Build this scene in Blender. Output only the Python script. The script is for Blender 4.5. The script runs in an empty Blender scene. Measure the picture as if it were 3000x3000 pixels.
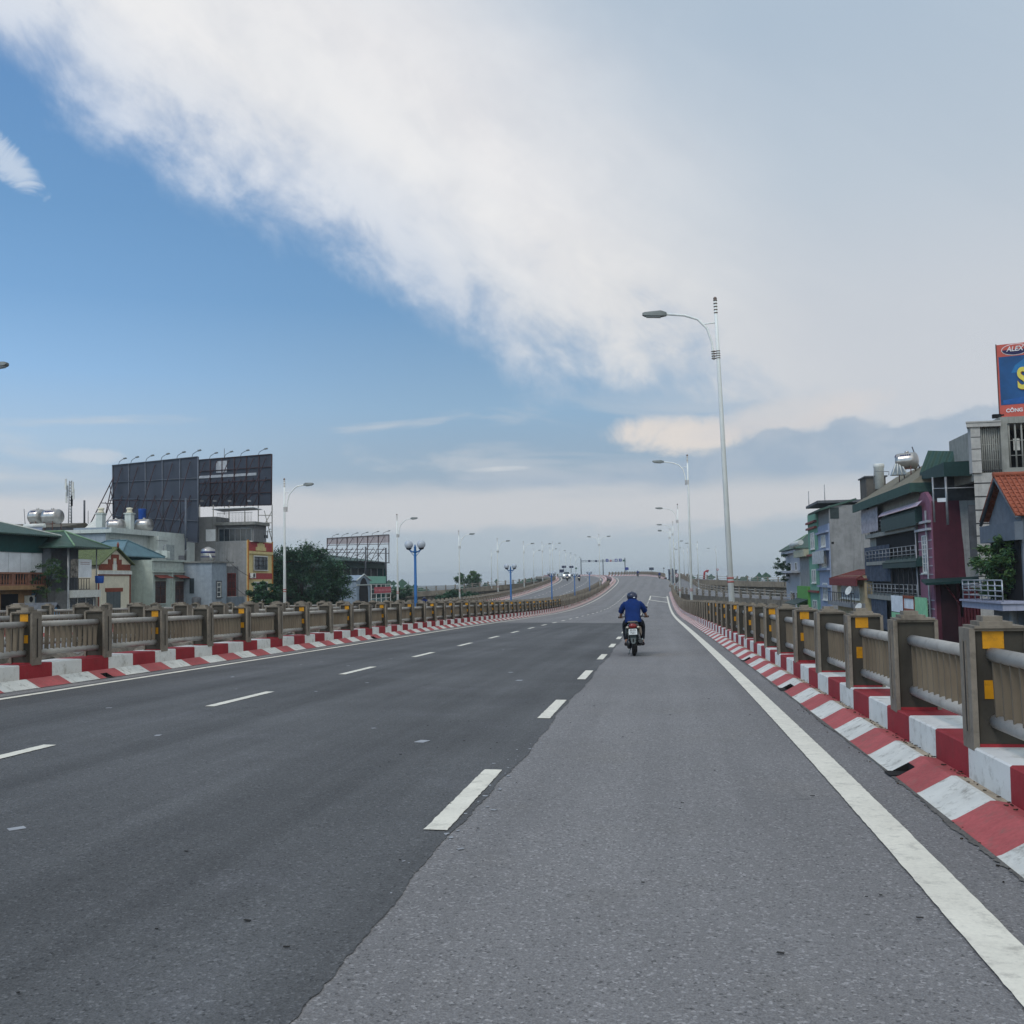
import bpy, bmesh, math, random
import numpy as np
from mathutils import Vector, Matrix
R = math.radians
rnd = random.Random(7)
SC = bpy.context.scene
COL = SC.collection

# ------------------------------------------------------------------ camera
F = 2950.0                      # focal length in pixels of the 3000 px photograph
CAMH = 1.368
YAW, PITCH, ROLL = 0.1514, 0.0684, 0.0191
fv = Vector((-math.sin(YAW)*math.cos(PITCH), math.cos(YAW)*math.cos(PITCH), math.sin(PITCH)))
r0 = Vector((math.cos(YAW), math.sin(YAW), 0)); u0 = r0.cross(fv)
rv = math.cos(ROLL)*r0 - math.sin(ROLL)*u0
uv_ = math.sin(ROLL)*r0 + math.cos(ROLL)*u0
CO = Vector((0, 0, CAMH))
cam_d = bpy.data.cameras.new('camera'); cam = bpy.data.objects.new('camera', cam_d); COL.objects.link(cam)
cam_d.sensor_width = 36; cam_d.lens = 36*F/3000; cam_d.clip_end = 9000; cam_d.clip_start = 0.05
cam.matrix_world = Matrix(((rv.x, uv_.x, -fv.x, 0), (rv.y, uv_.y, -fv.y, 0), (rv.z, uv_.z, -fv.z, CAMH), (0, 0, 0, 1)))
SC.camera = cam
SC.render.resolution_x = SC.render.resolution_y = 1024
SC.view_settings.view_transform = 'Standard'; SC.view_settings.look = 'None'
SC.view_settings.gamma = 1; SC.view_settings.exposure = 0.0

def ray(px, py):
    return fv + (px-1500)/F*rv - (py-1500)/F*uv_
def on_x(px, py, X):
    d = ray(px, py); return CO + d*(X/d.x)
def on_y(px, py, Y):
    d = ray(px, py); return CO + d*(Y/d.y)
def at(px, py, depth):
    return CO + ray(px, py)*depth
def lin(c):
    def f(v):
        v /= 255.0
        return v/12.92 if v <= .04045 else ((v+.055)/1.055)**2.4
    return tuple(f(v) for v in c)

# ------------------------------------------------------------------ sky and sun
SUN_EL, SUN_AZ = R(48), R(205)          # azimuth clockwise from +Y: behind the camera, to the left
W = bpy.data.worlds.new('World'); SC.world = W; W.use_nodes = True
nt = W.node_tree; nt.nodes.clear()
class NB:
    def __init__(s, nt): s.nt = nt
    def new(s, t, **k):
        n = s.nt.nodes.new(t)
        for a, b in k.items(): setattr(n, a, b)
        return n
    def put(s, sock, v):
        if hasattr(v, 'links') or hasattr(v, 'is_linked'): s.nt.links.new(v, sock)
        elif isinstance(v, (tuple, list)) and len(v) == 3 and sock.type == 'RGBA': sock.default_value = (*v, 1)
        else: sock.default_value = v
    def m(s, op, a, b=None, c=None, clamp=False):
        n = s.new('ShaderNodeMath', operation=op, use_clamp=clamp)
        for i, v in enumerate((a, b, c)):
            if v is not None: s.put(n.inputs[i], v)
        return n.outputs[0]
    def smooth(s, x, a, b, lo=0., hi=1.):
        n = s.new('ShaderNodeMapRange', interpolation_type='SMOOTHSTEP')
        s.put(n.inputs[0], x)
        for i, v in zip((1, 2, 3, 4), (a, b, lo, hi)): s.put(n.inputs[i], v)
        return n.outputs[0]
    def mix(s, f, a, b, mode='MIX'):
        n = s.new('ShaderNodeMix', data_type='RGBA', blend_type=mode)
        s.put(n.inputs[0], f); s.put(n.inputs[6], a); s.put(n.inputs[7], b)
        return n.outputs[2]
    def noise(s, v, scale, detail=5, rough=.55, dist=0., lac=2.0):
        n = s.new('ShaderNodeTexNoise'); n.inputs['Scale'].default_value = scale
        n.inputs['Detail'].default_value = detail; n.inputs['Roughness'].default_value = rough
        n.inputs['Distortion'].default_value = dist; n.inputs['Lacunarity'].default_value = lac
        if v is not None: s.put(n.inputs['Vector'], v)
        return n.outputs[0]
    def xyz(s, x, y, z=0.):
        n = s.new('ShaderNodeCombineXYZ')
        for i, v in enumerate((x, y, z)): s.put(n.inputs[i], v)
        return n.outputs[0]
    def ramp(s, f, stops, interp='LINEAR'):
        n = s.new('ShaderNodeValToRGB'); n.color_ramp.interpolation = interp
        el = n.color_ramp.elements
        while len(el) < len(stops): el.new(.5)
        for e, (p, c) in zip(el, stops):
            e.position = p; e.color = (*c, 1) if len(c) == 3 else c
        s.put(n.inputs[0], f); return n.outputs[0]
    def curve(s, f, pts):
        n = s.new('ShaderNodeFloatCurve'); cv = n.mapping.curves[0]
        while len(cv.points) < len(pts): cv.points.new(.5, .5)
        for p, (x, y) in zip(cv.points, pts): p.location = (x, y); p.handle_type = 'AUTO'
        n.mapping.update(); s.put(n.inputs['Value'], f); return n.outputs[0]
def azel(px, py):
    d = ray(px, py).normalized(); return math.atan2(d.x, d.y), math.asin(d.z)
def build_sky():
    b = NB(nt)
    tc = b.new('ShaderNodeTexCoord'); sp = b.new('ShaderNodeSeparateXYZ'); nt.links.new(tc.outputs['Generated'], sp.inputs[0])
    x, y, z = sp.outputs
    az = b.m('ARCTAN2', x, y); el = b.m('ARCSINE', b.m('MINIMUM', b.m('MAXIMUM', z, -1.), 1.))
    elc = b.m('MAXIMUM', el, 0.)
    # lower edge of the big cloud bank: elevation as a function of azimuth
    pix = [(-250,130),(0,235),(150,320),(330,455),(520,560),(760,660),(1000,770),(1150,860),(1300,950),(1430,1040),(1560,1100),(1750,1150),(1900,1185),(2050,1215),(2200,1265),(2400,1360),(2700,1450),(3000,1500)]
    pts = []
    for p in pix:
        a, e = azel(*p); pts.append(((a+1.0)/2.0, e/1.2))
    pts = [(0., min(1., pts[0][1]+.25))] + pts + [(1., pts[-1][1])]
    edge = b.m('MULTIPLY', b.curve(b.m('MULTIPLY_ADD', az, .5, .5), pts), 1.2)
    dl = b.m('SUBTRACT', el, edge)
    along = b.m('ADD', b.m('MULTIPLY', az, .84), b.m('MULTIPLY', el, -.54))
    across = b.m('ADD', b.m('MULTIPLY', az, .54), b.m('MULTIPLY', el, .84))
    V = lambda ka, kb, w=0.: b.xyz(b.m('MULTIPLY', along, ka), b.m('MULTIPLY', across, kb), w)
    Wd = lambda ka, kb, w=0.: b.xyz(b.m('MULTIPLY', az, ka), b.m('MULTIPLY', el, kb), w)
    c0 = lambda n, k: b.m('MULTIPLY', b.m('SUBTRACT', n, .5), k)
    nG = b.noise(V(4.5, 7.5), 1.0, 6, .58, .2)             # broad billows
    nF = b.noise(V(14., 19., 3.3), 1.0, 8, .60, .25)        # fluffy fringe
    nC = b.noise(V(2.2, 5.0, 7.7), 1.0, 6, .55, .4)
    dw = b.m('ADD', dl, b.m('ADD', c0(nG, .11), c0(nF, .075)))
    edge_a = b.smooth(dw, -.012, .038)
    dens = b.smooth(b.m('ADD', dl, b.m('ADD', c0(nF, .24), c0(nG, .10))), -.02, .085, .42, 1.)
    bank = b.m('MULTIPLY', edge_a, dens)
    # clear sky: physical sky blended with the gradient of this evening
    sk = b.new('ShaderNodeTexSky', sky_type='NISHITA'); sk.sun_disc = False
    sk.sun_elevation = SUN_EL; sk.sun_rotation = SUN_AZ; sk.air_density = 1.2; sk.dust_density = 2.0
    skc = b.mix(1.0, sk.outputs[0], (.06, .06, .06), 'MULTIPLY')
    left = b.smooth(az, -.72, -.15, 1., 0.)
    gl = b.ramp(elc, [(0., lin((166,180,191))), (.06, lin((172,188,203))), (.137, lin((176,203,228))), (.20, lin((150,192,234))), (.27, lin((126,172,219))), (.345, lin((112,159,207))), (.45, lin((103,149,200))), (1., lin((60,98,160)))])
    gr = b.ramp(elc, [(0., lin((164,179,190))), (.06, lin((166,181,194))), (.13, lin((152,177,200))), (.17, lin((146,179,208))), (.27, lin((116,159,201))), (.45, lin((98,143,194))), (1., lin((60,98,160)))])
    clear = b.mix(left, gr, gl)
    clear = b.mix(.08, clear, skc)
    # cloud bank colours, from the thin fringe to the thick grey sheet
    inner = b.m('ADD', dl, b.m('ADD', c0(nC, .16), c0(nF, .05)))
    cb = b.ramp(b.m('ADD', inner, .1, clamp=True), [(0., lin((190,204,226))), (.10, lin((202,213,230))), (.16, lin((222,227,235))), (.22, lin((238,238,239))), (.31, lin((233,233,235))), (.42, lin((212,218,226))), (.55, lin((196,207,218))), (.75, lin((190,201,212)))])
    warm = b.smooth(elc, .16, .40, 1., 0.)
    cb = b.mix(b.m('MULTIPLY', warm, .8), cb, b.mix(1.0, cb, (1.0, .96, .89), 'MULTIPLY'))
    shade = b.smooth(b.m('ADD', b.m('MULTIPLY', nG, .5), b.m('MULTIPLY', nF, .5)), .36, .60, .90, 1.0)
    cb = b.mix(1.0, cb, b.xyz(shade, b.m('MULTIPLY_ADD', shade, .9, .1), b.m('MULTIPLY_ADD', shade, .7, .3)), 'MULTIPLY')
    grey = b.ramp(elc, [(.10, lin((202,206,213))), (.25, lin((197,204,213))), (.36, lin((186,199,212))), (.5, lin((176,193,210)))])
    rr = b.smooth(b.m('ADD', b.m('ADD', az, c0(nC, .25)), b.m('MULTIPLY', b.m('SUBTRACT', el, .3), .45)), -.14, .17)
    cb = b.mix(b.m('MULTIPLY', rr, .92), cb, grey)
    # soft grey folds across the sheet
    fold = b.noise(V(1.6, 9., 4.4), 1.0, 5, .5, .3)
    cb = b.mix(b.smooth(fold, .50, .66, 0., .35), cb, b.mix(1.0, cb, (.90, .925, .95), 'MULTIPLY'))
    col = b.mix(bank, clear, cb)
    def blob(col, P, rx, ry, ang, color, amt, rag=1.6, nz=None):
        a1, e1 = azel(*P); dx = b.m('SUBTRACT', az, a1); dy = b.m('SUBTRACT', el, e1); ca, sa = math.cos(ang), math.sin(ang)
        t1 = b.m('ADD', b.m('MULTIPLY', dx, ca), b.m('MULTIPLY', dy, sa)); t2 = b.m('ADD', b.m('MULTIPLY', dx, -sa), b.m('MULTIPLY', dy, ca))
        q = b.m('ADD', b.m('POWER', b.m('DIVIDE', t1, rx), 2.), b.m('POWER', b.m('DIVIDE', t2, ry), 2.))
        return b.mix(b.m('MULTIPLY', b.smooth(b.m('ADD', q, c0(nz or nF, rag)), .1, 1.25, 1., 0.), amt), col, lin(color))
    nP = b.noise(Wd(26., 30., 9.), 1.0, 7, .62, .6)
    col = blob(col, (22, 472), .036, .016, R(-38), (208, 219, 233), .75, 4.2, nP)
    # blue slot under the bank and the bright cream cloud below it
    col = blob(col, (2030, 1205), .085, .0085, R(1), (146, 176, 203), .85, 1.8, nP)
    lo = b.noise(Wd(3.2, 17., 1.3), 1.0, 7, .55, .5)
    lo2 = b.noise(Wd(7., 30., 5.1), 1.0, 6, .55, .4)
    lump = b.noise(Wd(22., 30., 2.2), 1.0, 7, .58, .3)
    col = blob(col, (1985, 1278), .072, .021, R(-4), (226, 219, 213), .95, 1.9, nP)
    col = blob(col, (2300, 1225), .10, .020, R(8), (214, 211, 211), .8, 1.4, nP)
    # thin pale layers low in the clear part
    band = b.m('MULTIPLY', b.smooth(el, .07, .10), b.smooth(el, .15, .20, 1., 0.))
    col = b.mix(b.m('MULTIPLY', b.m('MULTIPLY', b.smooth(lo, .50, .64), band), .6), col, lin((204, 208, 213)))
    col = blob(col, (265, 1335), .034, .008, R(-2), (214, 216, 220), .5, 2.2, nP)
    col = blob(col, (1460, 1374), .034, .003, R(2), (214, 217, 220), .75, 1.6, nP)
    # grey cumulus shelf with a crisp top, rising to the right
    top_pts = []
    for p in [(900,1470),(1000,1425),(1150,1405),(1400,1390),(1700,1385),(1900,1355),(2050,1335),(2130,1322),(2200,1282),(2310,1255),(2400,1262),(2470,1215),(2560,1245),(2700,1232),(2850,1200),(3000,1190)]:
        a, e = azel(*p); top_pts.append(((a+1.0)/2.0, e/1.2))
    top_pts = [(0., top_pts[0][1]-.03)] + top_pts + [(1., top_pts[-1][1])]
    tope = b.m('MULTIPLY', b.curve(b.m('MULTIPLY_ADD', az, .5, .5), top_pts), 1.2)
    d2 = b.m('SUBTRACT', b.m('ADD', tope, c0(lump, .034)), el)
    soft = b.smooth(az, -.10, .06, .014, .0035)
    mr = b.new('ShaderNodeMapRange', interpolation_type='SMOOTHSTEP'); b.put(mr.inputs[0], d2); b.put(mr.inputs[1], b.m('MULTIPLY', soft, -1.)); b.put(mr.inputs[2], soft)
    low_cut = b.smooth(b.m('ADD', el, b.m('ADD', c0(lo2, .03), c0(lo, .03))), .082, .106)
    shelf = b.m('MULTIPLY', b.m('MULTIPLY', mr.outputs[0], low_cut), b.smooth(az, -.46, -.08))
    shelf = b.m('MULTIPLY', shelf, b.smooth(az, .20, .42, 1., .55))
    col = b.mix(b.m('MULTIPLY', shelf, b.smooth(lo2, .3, .6, .78, .98)), col, b.mix(b.smooth(lump, .4, .65), lin((163, 180, 198)), lin((172, 186, 201))))
    # pale pink stripe, then the blue-grey haze over the horizon with its own cloud tops
    st = b.smooth(b.m('ADD', el, b.m('ADD', c0(lo2, .03), c0(lo, .03))), .078, .104, 1., 0.)
    col = b.mix(b.m('MULTIPLY', st, .82), col, lin((208, 209, 212)))
    hz_top = b.m('ADD', .054, b.m('ADD', c0(lo, .055), c0(lump, .014)))
    hz = b.smooth(b.m('SUBTRACT', hz_top, el), -.006, .010)
    col = b.mix(b.m('MULTIPLY', hz, .9), col, b.mix(b.smooth(el, 0., .06), lin((172, 186, 195)), lin((174, 188, 200))))
    # below the horizon: dull ground haze
    col = b.mix(b.smooth(el, -.03, .0, 1., 0.), col, lin((120, 130, 134)))
    # added fill: gain on the unseen sky around the sun and behind the camera
    sd_ = b.m('ADD', b.m('ADD', b.m('MULTIPLY', x, math.sin(SUN_AZ)*math.cos(SUN_EL)), b.m('MULTIPLY', y, math.cos(SUN_AZ)*math.cos(SUN_EL))), b.m('MULTIPLY', z, math.sin(SUN_EL)))
    gain = b.m('ADD', b.smooth(sd_, .12, .95, 1., 2.3), b.m('MULTIPLY', b.m('MULTIPLY', b.smooth(y, -.2, -.7), b.smooth(z, .0, .12)), .5))
    col = b.mix(1.0, col, b.xyz(gain, b.m('MULTIPLY_ADD', gain, .86, .14), b.m('MULTIPLY_ADD', gain, .64, .36)), 'MULTIPLY')
    bg = b.new('ShaderNodeBackground'); b.put(bg.inputs[0], col); bg.inputs[1].default_value = 1.0
    out = b.new('ShaderNodeOutputWorld'); nt.links.new(bg.outputs[0], out.inputs[0])
build_sky()
sd = bpy.data.lights.new('sun', 'SUN'); sd.energy = 1.2; sd.angle = R(16); sd.color = (1, .93, .82)
sun = bpy.data.objects.new('sun', sd); COL.objects.link(sun)
sv = Vector((math.sin(SUN_AZ)*math.cos(SUN_EL), math.cos(SUN_AZ)*math.cos(SUN_EL), math.sin(SUN_EL)))
sun.rotation_euler = sv.to_track_quat('Z', 'Y').to_euler()

# ------------------------------------------------------------------ materials
MATS = {}
def M(name, col, rough=.85, var=.18, scale=2.5, fine=0., streak=0., bump=0., metal=0., dirt=None, dirtamt=.4, spec=.3, srgb=True):
    if name in MATS: return MATS[name]
    c = lin(col) if srgb else col
    m = bpy.data.materials.new(name); m.use_nodes = True; t = m.node_tree; b = NB(t)
    bs = t.nodes['Principled BSDF']; bs.inputs['Roughness'].default_value = rough; bs.inputs['Metallic'].default_value = metal
    bs.inputs['Specular IOR Level'].default_value = spec
    geo = b.new('ShaderNodeNewGeometry'); P = geo.outputs['Position']
    n1 = b.noise(P, scale, 5, .6)
    f = b.smooth(n1, .3, .7, 1-var, 1+var)
    if fine:
        f = b.m('MULTIPLY', f, b.smooth(b.noise(P, scale*14, 3, .6), .3, .7, 1-fine, 1+fine))
    cc = b.mix(1.0, c, b.xyz(f, f, f), 'MULTIPLY')
    if streak:
        mp = b.new('ShaderNodeMapping'); mp.inputs['Scale'].default_value = (2.2, 2.2, .12); t.links.new(P, mp.inputs[0])
        s = b.smooth(b.noise(mp.outputs[0], 2.0, 6, .65), .48, .72, 0., streak)
        cc = b.mix(s, cc, tuple(v*.35 for v in c))
    if dirt:
        s = b.smooth(b.noise(P, scale*3.1, 9, .74), .50, .70, 0., dirtamt)
        cc = b.mix(s, cc, lin(dirt))
    b.put(bs.inputs['Base Color'], cc)
    if bump:
        bp = b.new('ShaderNodeBump'); bp.inputs['Strength'].default_value = bump; bp.inputs['Distance'].default_value = .02
        t.links.new(b.noise(P, scale*8, 5, .6), bp.inputs['Height']); t.links.new(bp.outputs[0], bs.inputs['Normal'])
    MATS[name] = m; return m
def M_ribbed(name, col, axis, period, **k):          # corrugated sheet or tile courses: bump waves along a world axis
    if name in MATS: return MATS[name]
    m = M(name, col, **k); t = m.node_tree; b = NB(t)
    geo = b.new('ShaderNodeNewGeometry'); sp = b.new('ShaderNodeSeparateXYZ'); t.links.new(geo.outputs['Position'], sp.inputs[0])
    v = b.m('SINE', b.m('MULTIPLY', sp.outputs[axis], 2*math.pi/period))
    bp = b.new('ShaderNodeBump'); bp.inputs['Strength'].default_value = .9; bp.inputs['Distance'].default_value = period*.22
    t.links.new(v, bp.inputs['Height']); t.links.new(bp.outputs[0], t.nodes['Principled BSDF'].inputs['Normal'])
    return m
def asphalt(name, base, warm, big, grain=1.0):
    m = bpy.data.materials.new(name); m.use_nodes = True; t = m.node_tree; b = NB(t)
    bs = t.nodes['Principled BSDF']; bs.inputs['Roughness'].default_value = .88; bs.inputs['Specular IOR Level'].default_value = .25
    geo = b.new('ShaderNodeNewGeometry'); P = geo.outputs['Position']
    sp = b.new('ShaderNodeSeparateXYZ'); t.links.new(P, sp.inputs[0])
    g = b.noise(P, 130., 3, .7); g2 = b.noise(P, 50., 3, .65)
    vo = b.new('ShaderNodeTexVoronoi'); vo.inputs['Scale'].default_value = 85.; t.links.new(P, vo.inputs['Vector'])
    f = b.m('ADD', b.smooth(g, .30, .72, .72, 1.28), b.smooth(g2, .3, .7, -.12, .12))
    sepc = b.new('ShaderNodeSeparateColor'); t.links.new(vo.outputs['Color'], sepc.inputs[0])
    f = b.m('ADD', f, b.smooth(sepc.outputs[0], .89, .95, 0., .55*grain))
    f = b.m('SUBTRACT', f, b.smooth(sepc.outputs[1], .92, .96, 0., .38*grain))
    # long streaks along the road and broad patches
    lv = b.xyz(b.m('MULTIPLY', sp.outputs[0], 1.5), b.m('MULTIPLY', sp.outputs[1], .05), 0.)
    f = b.m('MULTIPLY', f, b.smooth(b.noise(lv, 1.0, 5, .6), .3, .7, 1-big, 1+big))
    f = b.m('MULTIPLY', f, b.smooth(b.noise(P, .35, 5, .6), .3, .7, 1-big*.7, 1+big*.7))
    col = b.mix(1.0, base, b.xyz(f, f, f), 'MULTIPLY')
    s = b.smooth(b.noise(P, .8, 5, .62), .52, .70, 0., .5)
    col = b.mix(s, col, b.mix(1.0, warm, b.xyz(f, f, f), 'MULTIPLY'))
    # wheel tracks polished along the lanes, old patches and hairline cracks
    tr = b.m('SINE', b.m('ADD', b.m('MULTIPLY', sp.outputs[0], 3.4), b.m('MULTIPLY', b.noise(b.xyz(0., b.m('MULTIPLY', sp.outputs[1], .06), 0.), 1.0, 3, .5), 3.)))
    tk = b.m('MULTIPLY_ADD', tr, .045, 1.0); col = b.mix(1.0, col, b.xyz(tk, tk, tk), 'MULTIPLY')
    dv = b.new('ShaderNodeTexVoronoi', feature='DISTANCE_TO_EDGE'); dv.inputs['Scale'].default_value = .55
    wv = b.new('ShaderNodeVectorMath', operation='ADD'); nn_ = b.new('ShaderNodeTexNoise'); nn_.inputs['Scale'].default_value = 1.7; nn_.inputs['Detail'].default_value = 6; t.links.new(P, nn_.inputs['Vector'])
    t.links.new(P, wv.inputs[0]); t.links.new(nn_.outputs['Color'], wv.inputs[1]); t.links.new(wv.outputs[0], dv.inputs['Vector'])
    ck = b.m('MULTIPLY', b.smooth(dv.outputs['Distance'], .0015, .0055, 1., 0.), b.smooth(b.noise(P, .22, 3, .5), .56, .64, 0., .55))
    col = b.mix(ck, col, tuple(v*.4 for v in base))
    od = b.xyz(b.m('MULTIPLY', sp.outputs[0], 2.6), b.m('MULTIPLY', sp.outputs[1], .35), 5.)
    oil = b.smooth(b.noise(od, 1.0, 6, .7, .3), .60, .74, 0., .30)
    col = b.mix(oil, col, tuple(v*.55 for v in base))
    pale = b.smooth(b.noise(b.xyz(b.m('MULTIPLY', sp.outputs[0], 1.1), b.m('MULTIPLY', sp.outputs[1], .22), 11.), 1.0, 6, .66), .58, .74, 0., .30)
    col = b.mix(pale, col, tuple(min(1., v*1.45) for v in base))
    # scattered small stains
    st = b.smooth(b.noise(P, 16., 4, .5), .71, .77, 0., .4)
    col = b.mix(st, col, tuple(v*.45 for v in base))
    b.put(bs.inputs['Base Color'], col)
    bp = b.new('ShaderNodeBump'); bp.inputs['Strength'].default_value = .55; bp.inputs['Distance'].default_value = .006
    t.links.new(b.m('ADD', g, vo.outputs['Distance']), bp.inputs['Height']); t.links.new(bp.outputs[0], bs.inputs['Normal'])
    return m
def glass(name, col, rough=.12):
    if name in MATS: return MATS[name]
    m = M(name, col, rough=rough, var=.3, scale=1.2, spec=.6); return m

# ------------------------------------------------------------------ mesh builder
class MB:
    def __init__(s): s.v = []; s.f = []; s.mi = []; s.sm = []
    def add(s, verts, faces, mi=0, smooth=False):
        o = len(s.v); s.v += [tuple(v) for v in verts]
        for f in faces: s.f.append(tuple(i+o for i in f)); s.mi.append(mi); s.sm.append(smooth)
        return s
    def hexa(s, p, mi=0):        # 8 points: bottom loop then top loop
        return s.add(p, [(3,2,1,0),(4,5,6,7),(0,1,5,4),(1,2,6,5),(2,3,7,6),(3,0,4,7)], mi)
    def box(s, c, d, mi=0, rot=0.):
        x, y, z = (v/2 for v in d); cr, sr = math.cos(rot), math.sin(rot)
        p = [(c[0]+a*cr-b_*sr, c[1]+a*sr+b_*cr, c[2]+e) for e in (-z, z) for a, b_ in ((-x,-y),(x,-y),(x,y),(-x,y))]
        return s.hexa(p, mi)
    def mm(s, a, b, mi=0):
        lo = [min(p, q) for p, q in zip(a, b)]; hi = [max(p, q) for p, q in zip(a, b)]
        return s.box([(p+q)/2 for p, q in zip(lo, hi)], [q-p for p, q in zip(lo, hi)], mi)
    def path(s, pts, rad, n=8, mi=0, smooth=True, cap=True):
        pts = [Vector(p) for p in pts]; rad = rad if isinstance(rad, (list, tuple)) else [rad]*len(pts)
        o = len(s.v); prev = None
        for i, p in enumerate(pts):
            t = (pts[min(i+1, len(pts)-1)]-pts[max(i-1, 0)]).normalized()
            if prev is None:
                a = Vector((0,0,1)) if abs(t.z) < .9 else Vector((1,0,0)); e1 = t.cross(a).normalized()
            else: e1 = (prev - t*prev.dot(t)).normalized()
            prev = e1; e2 = t.cross(e1)
            for k in range(n):
                an = 2*math.pi*k/n; s.v.append(tuple(p+rad[i]*(math.cos(an)*e1+math.sin(an)*e2)))
        for i in range(len(pts)-1):
            for k in range(n):
                k2 = (k+1) % n; s.f.append((o+i*n+k, o+i*n+k2, o+(i+1)*n+k2, o+(i+1)*n+k)); s.mi.append(mi); s.sm.append(smooth)
        if cap:
            s.f.append(tuple(o+k for k in reversed(range(n)))); s.mi.append(mi); s.sm.append(False)
            s.f.append(tuple(o+(len(pts)-1)*n+k for k in range(n))); s.mi.append(mi); s.sm.append(False)
        return s
    def lathe(s, c, prof, n=16, mi=0, axis='z', smooth=True):
        o = len(s.v)
        for r, h in prof:
            for k in range(n):
                a = 2*math.pi*k/n; q = (r*math.cos(a), r*math.sin(a), h)
                if axis == 'x': q = (q[2], q[0], q[1])
                if axis == 'y': q = (q[1], q[2], q[0])
                s.v.append((c[0]+q[0], c[1]+q[1], c[2]+q[2]))
        for i in range(len(prof)-1):
            for k in range(n):
                k2 = (k+1) % n; s.f.append((o+i*n+k, o+i*n+k2, o+(i+1)*n+k2, o+(i+1)*n+k)); s.mi.append(mi); s.sm.append(smooth)
        s.f.append(tuple(o+k for k in reversed(range(n)))); s.mi.append(mi); s.sm.append(False)
        s.f.append(tuple(o+(len(prof)-1)*n+k for k in range(n))); s.mi.append(mi); s.sm.append(False)
        return s
    def ball(s, c, r, n=14, m=9, mi=0):
        rr = r if isinstance(r, (tuple, list)) else (r, r, r)
        o = len(s.v)
        for i in range(1, m):
            th = math.pi*i/m
            for k in range(n):
                a = 2*math.pi*k/n
                s.v.append((c[0]+rr[0]*math.sin(th)*math.cos(a), c[1]+rr[1]*math.sin(th)*math.sin(a), c[2]+rr[2]*math.cos(th)))
        s.v.append((c[0], c[1], c[2]+rr[2])); s.v.append((c[0], c[1], c[2]-rr[2])); T = len(s.v)-2; B = T+1
        for i in range(m-2):
            for k in range(n):
                k2 = (k+1) % n; s.f.append((o+i*n+k, o+(i+1)*n+k, o+(i+1)*n+k2, o+i*n+k2)); s.mi.append(mi); s.sm.append(True)
        for k in range(n):
            k2 = (k+1) % n; s.f.append((T, o+k, o+k2)); s.mi.append(mi); s.sm.append(True)
            s.f.append((B, o+(m-2)*n+k2, o+(m-2)*n+k)); s.mi.append(mi); s.sm.append(True)
        return s
    def prism(s, poly, off, mi=0):     # poly: list of 3D points; off: extrusion vector
        n = len(poly); off = Vector(off); p = [Vector(q) for q in poly]
        return s.add(p+[q+off for q in p], [tuple(reversed(range(n))), tuple(range(n, 2*n))]+[(i, (i+1) % n, n+(i+1) % n, n+i) for i in range(n)], mi)
    def sheet(s, pts, th, mi=0):       # thin slab from a planar quad
        p = [Vector(q) for q in pts]; nn = (p[1]-p[0]).cross(p[2]-p[0]).normalized()
        return s.prism(p, nn*-th, mi)
    def mesh(s, name, mats, origin=(0,0,0)):
        me = bpy.data.meshes.new(name)
        ox, oy, oz = origin
        me.from_pydata([(a-ox, b-oy, c-oz) for a, b, c in s.v], [], s.f)
        for m in (mats if isinstance(mats, (list, tuple)) else [mats]): me.materials.append(m)
        me.polygons.foreach_set('material_index', s.mi); me.polygons.foreach_set('use_smooth', s.sm)
        bm = bmesh.new(); bm.from_mesh(me); bmesh.ops.recalc_face_normals(bm, faces=bm.faces); bm.to_mesh(me); bm.free()
        me.update(); return me
    def build(s, name, mats, parent=None):
        org = world_loc(parent) if parent else (0,0,0)
        o = bpy.data.objects.new(name, s.mesh(name, mats, org)); COL.objects.link(o)
        if parent: o.parent = parent
        return o
def world_loc(o):
    v = Vector((0,0,0))
    while o is not None: v += o.location; o = o.parent
    return v
def tag(o, label=None, cat=None, group=None, kind=None):
    if label: o['label'] = label
    if cat: o['category'] = cat
    if group: o['group'] = group
    if kind: o['kind'] = kind
    return o
def empty(name, loc=(0,0,0), label=None, cat=None, group=None, rz=0.):
    o = bpy.data.objects.new(name, None); COL.objects.link(o); o.location = loc; o.rotation_euler = (0,0,rz)
    o.empty_display_size = .2
    return tag(o, label, cat, group)
def inst(me, name, parent, loc=(0,0,0), rot=(0,0,0)):
    o = bpy.data.objects.new(name, me); COL.objects.link(o); o.parent = parent; o.location = loc; o.rotation_euler = rot
    return o
KIDS = {}
def copy_tree(o, parent=None):
    c = o.copy(); COL.objects.link(c); c.parent = parent
    for ch in [q for q in bpy.data.objects if q.parent == o]: copy_tree(ch, c)
    return c
ORD = 'nearest second third fourth fifth sixth seventh eighth ninth tenth eleventh twelfth thirteenth fourteenth'.split()
def text_mesh(txt, size, extrude=.004, shear=0., bold=0.):
    cu = bpy.data.curves.new('lettering', 'FONT'); cu.body = txt; cu.size = size; cu.extrude = extrude; cu.shear = shear; cu.offset = bold
    cu.align_x = 'CENTER'; cu.align_y = 'CENTER'
    o = bpy.data.objects.new('lettering', cu); COL.objects.link(o)
    dg = bpy.context.evaluated_depsgraph_get(); me = bpy.data.meshes.new_from_object(o.evaluated_get(dg))
    bpy.data.objects.remove(o); bpy.data.curves.remove(cu); return me
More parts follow.
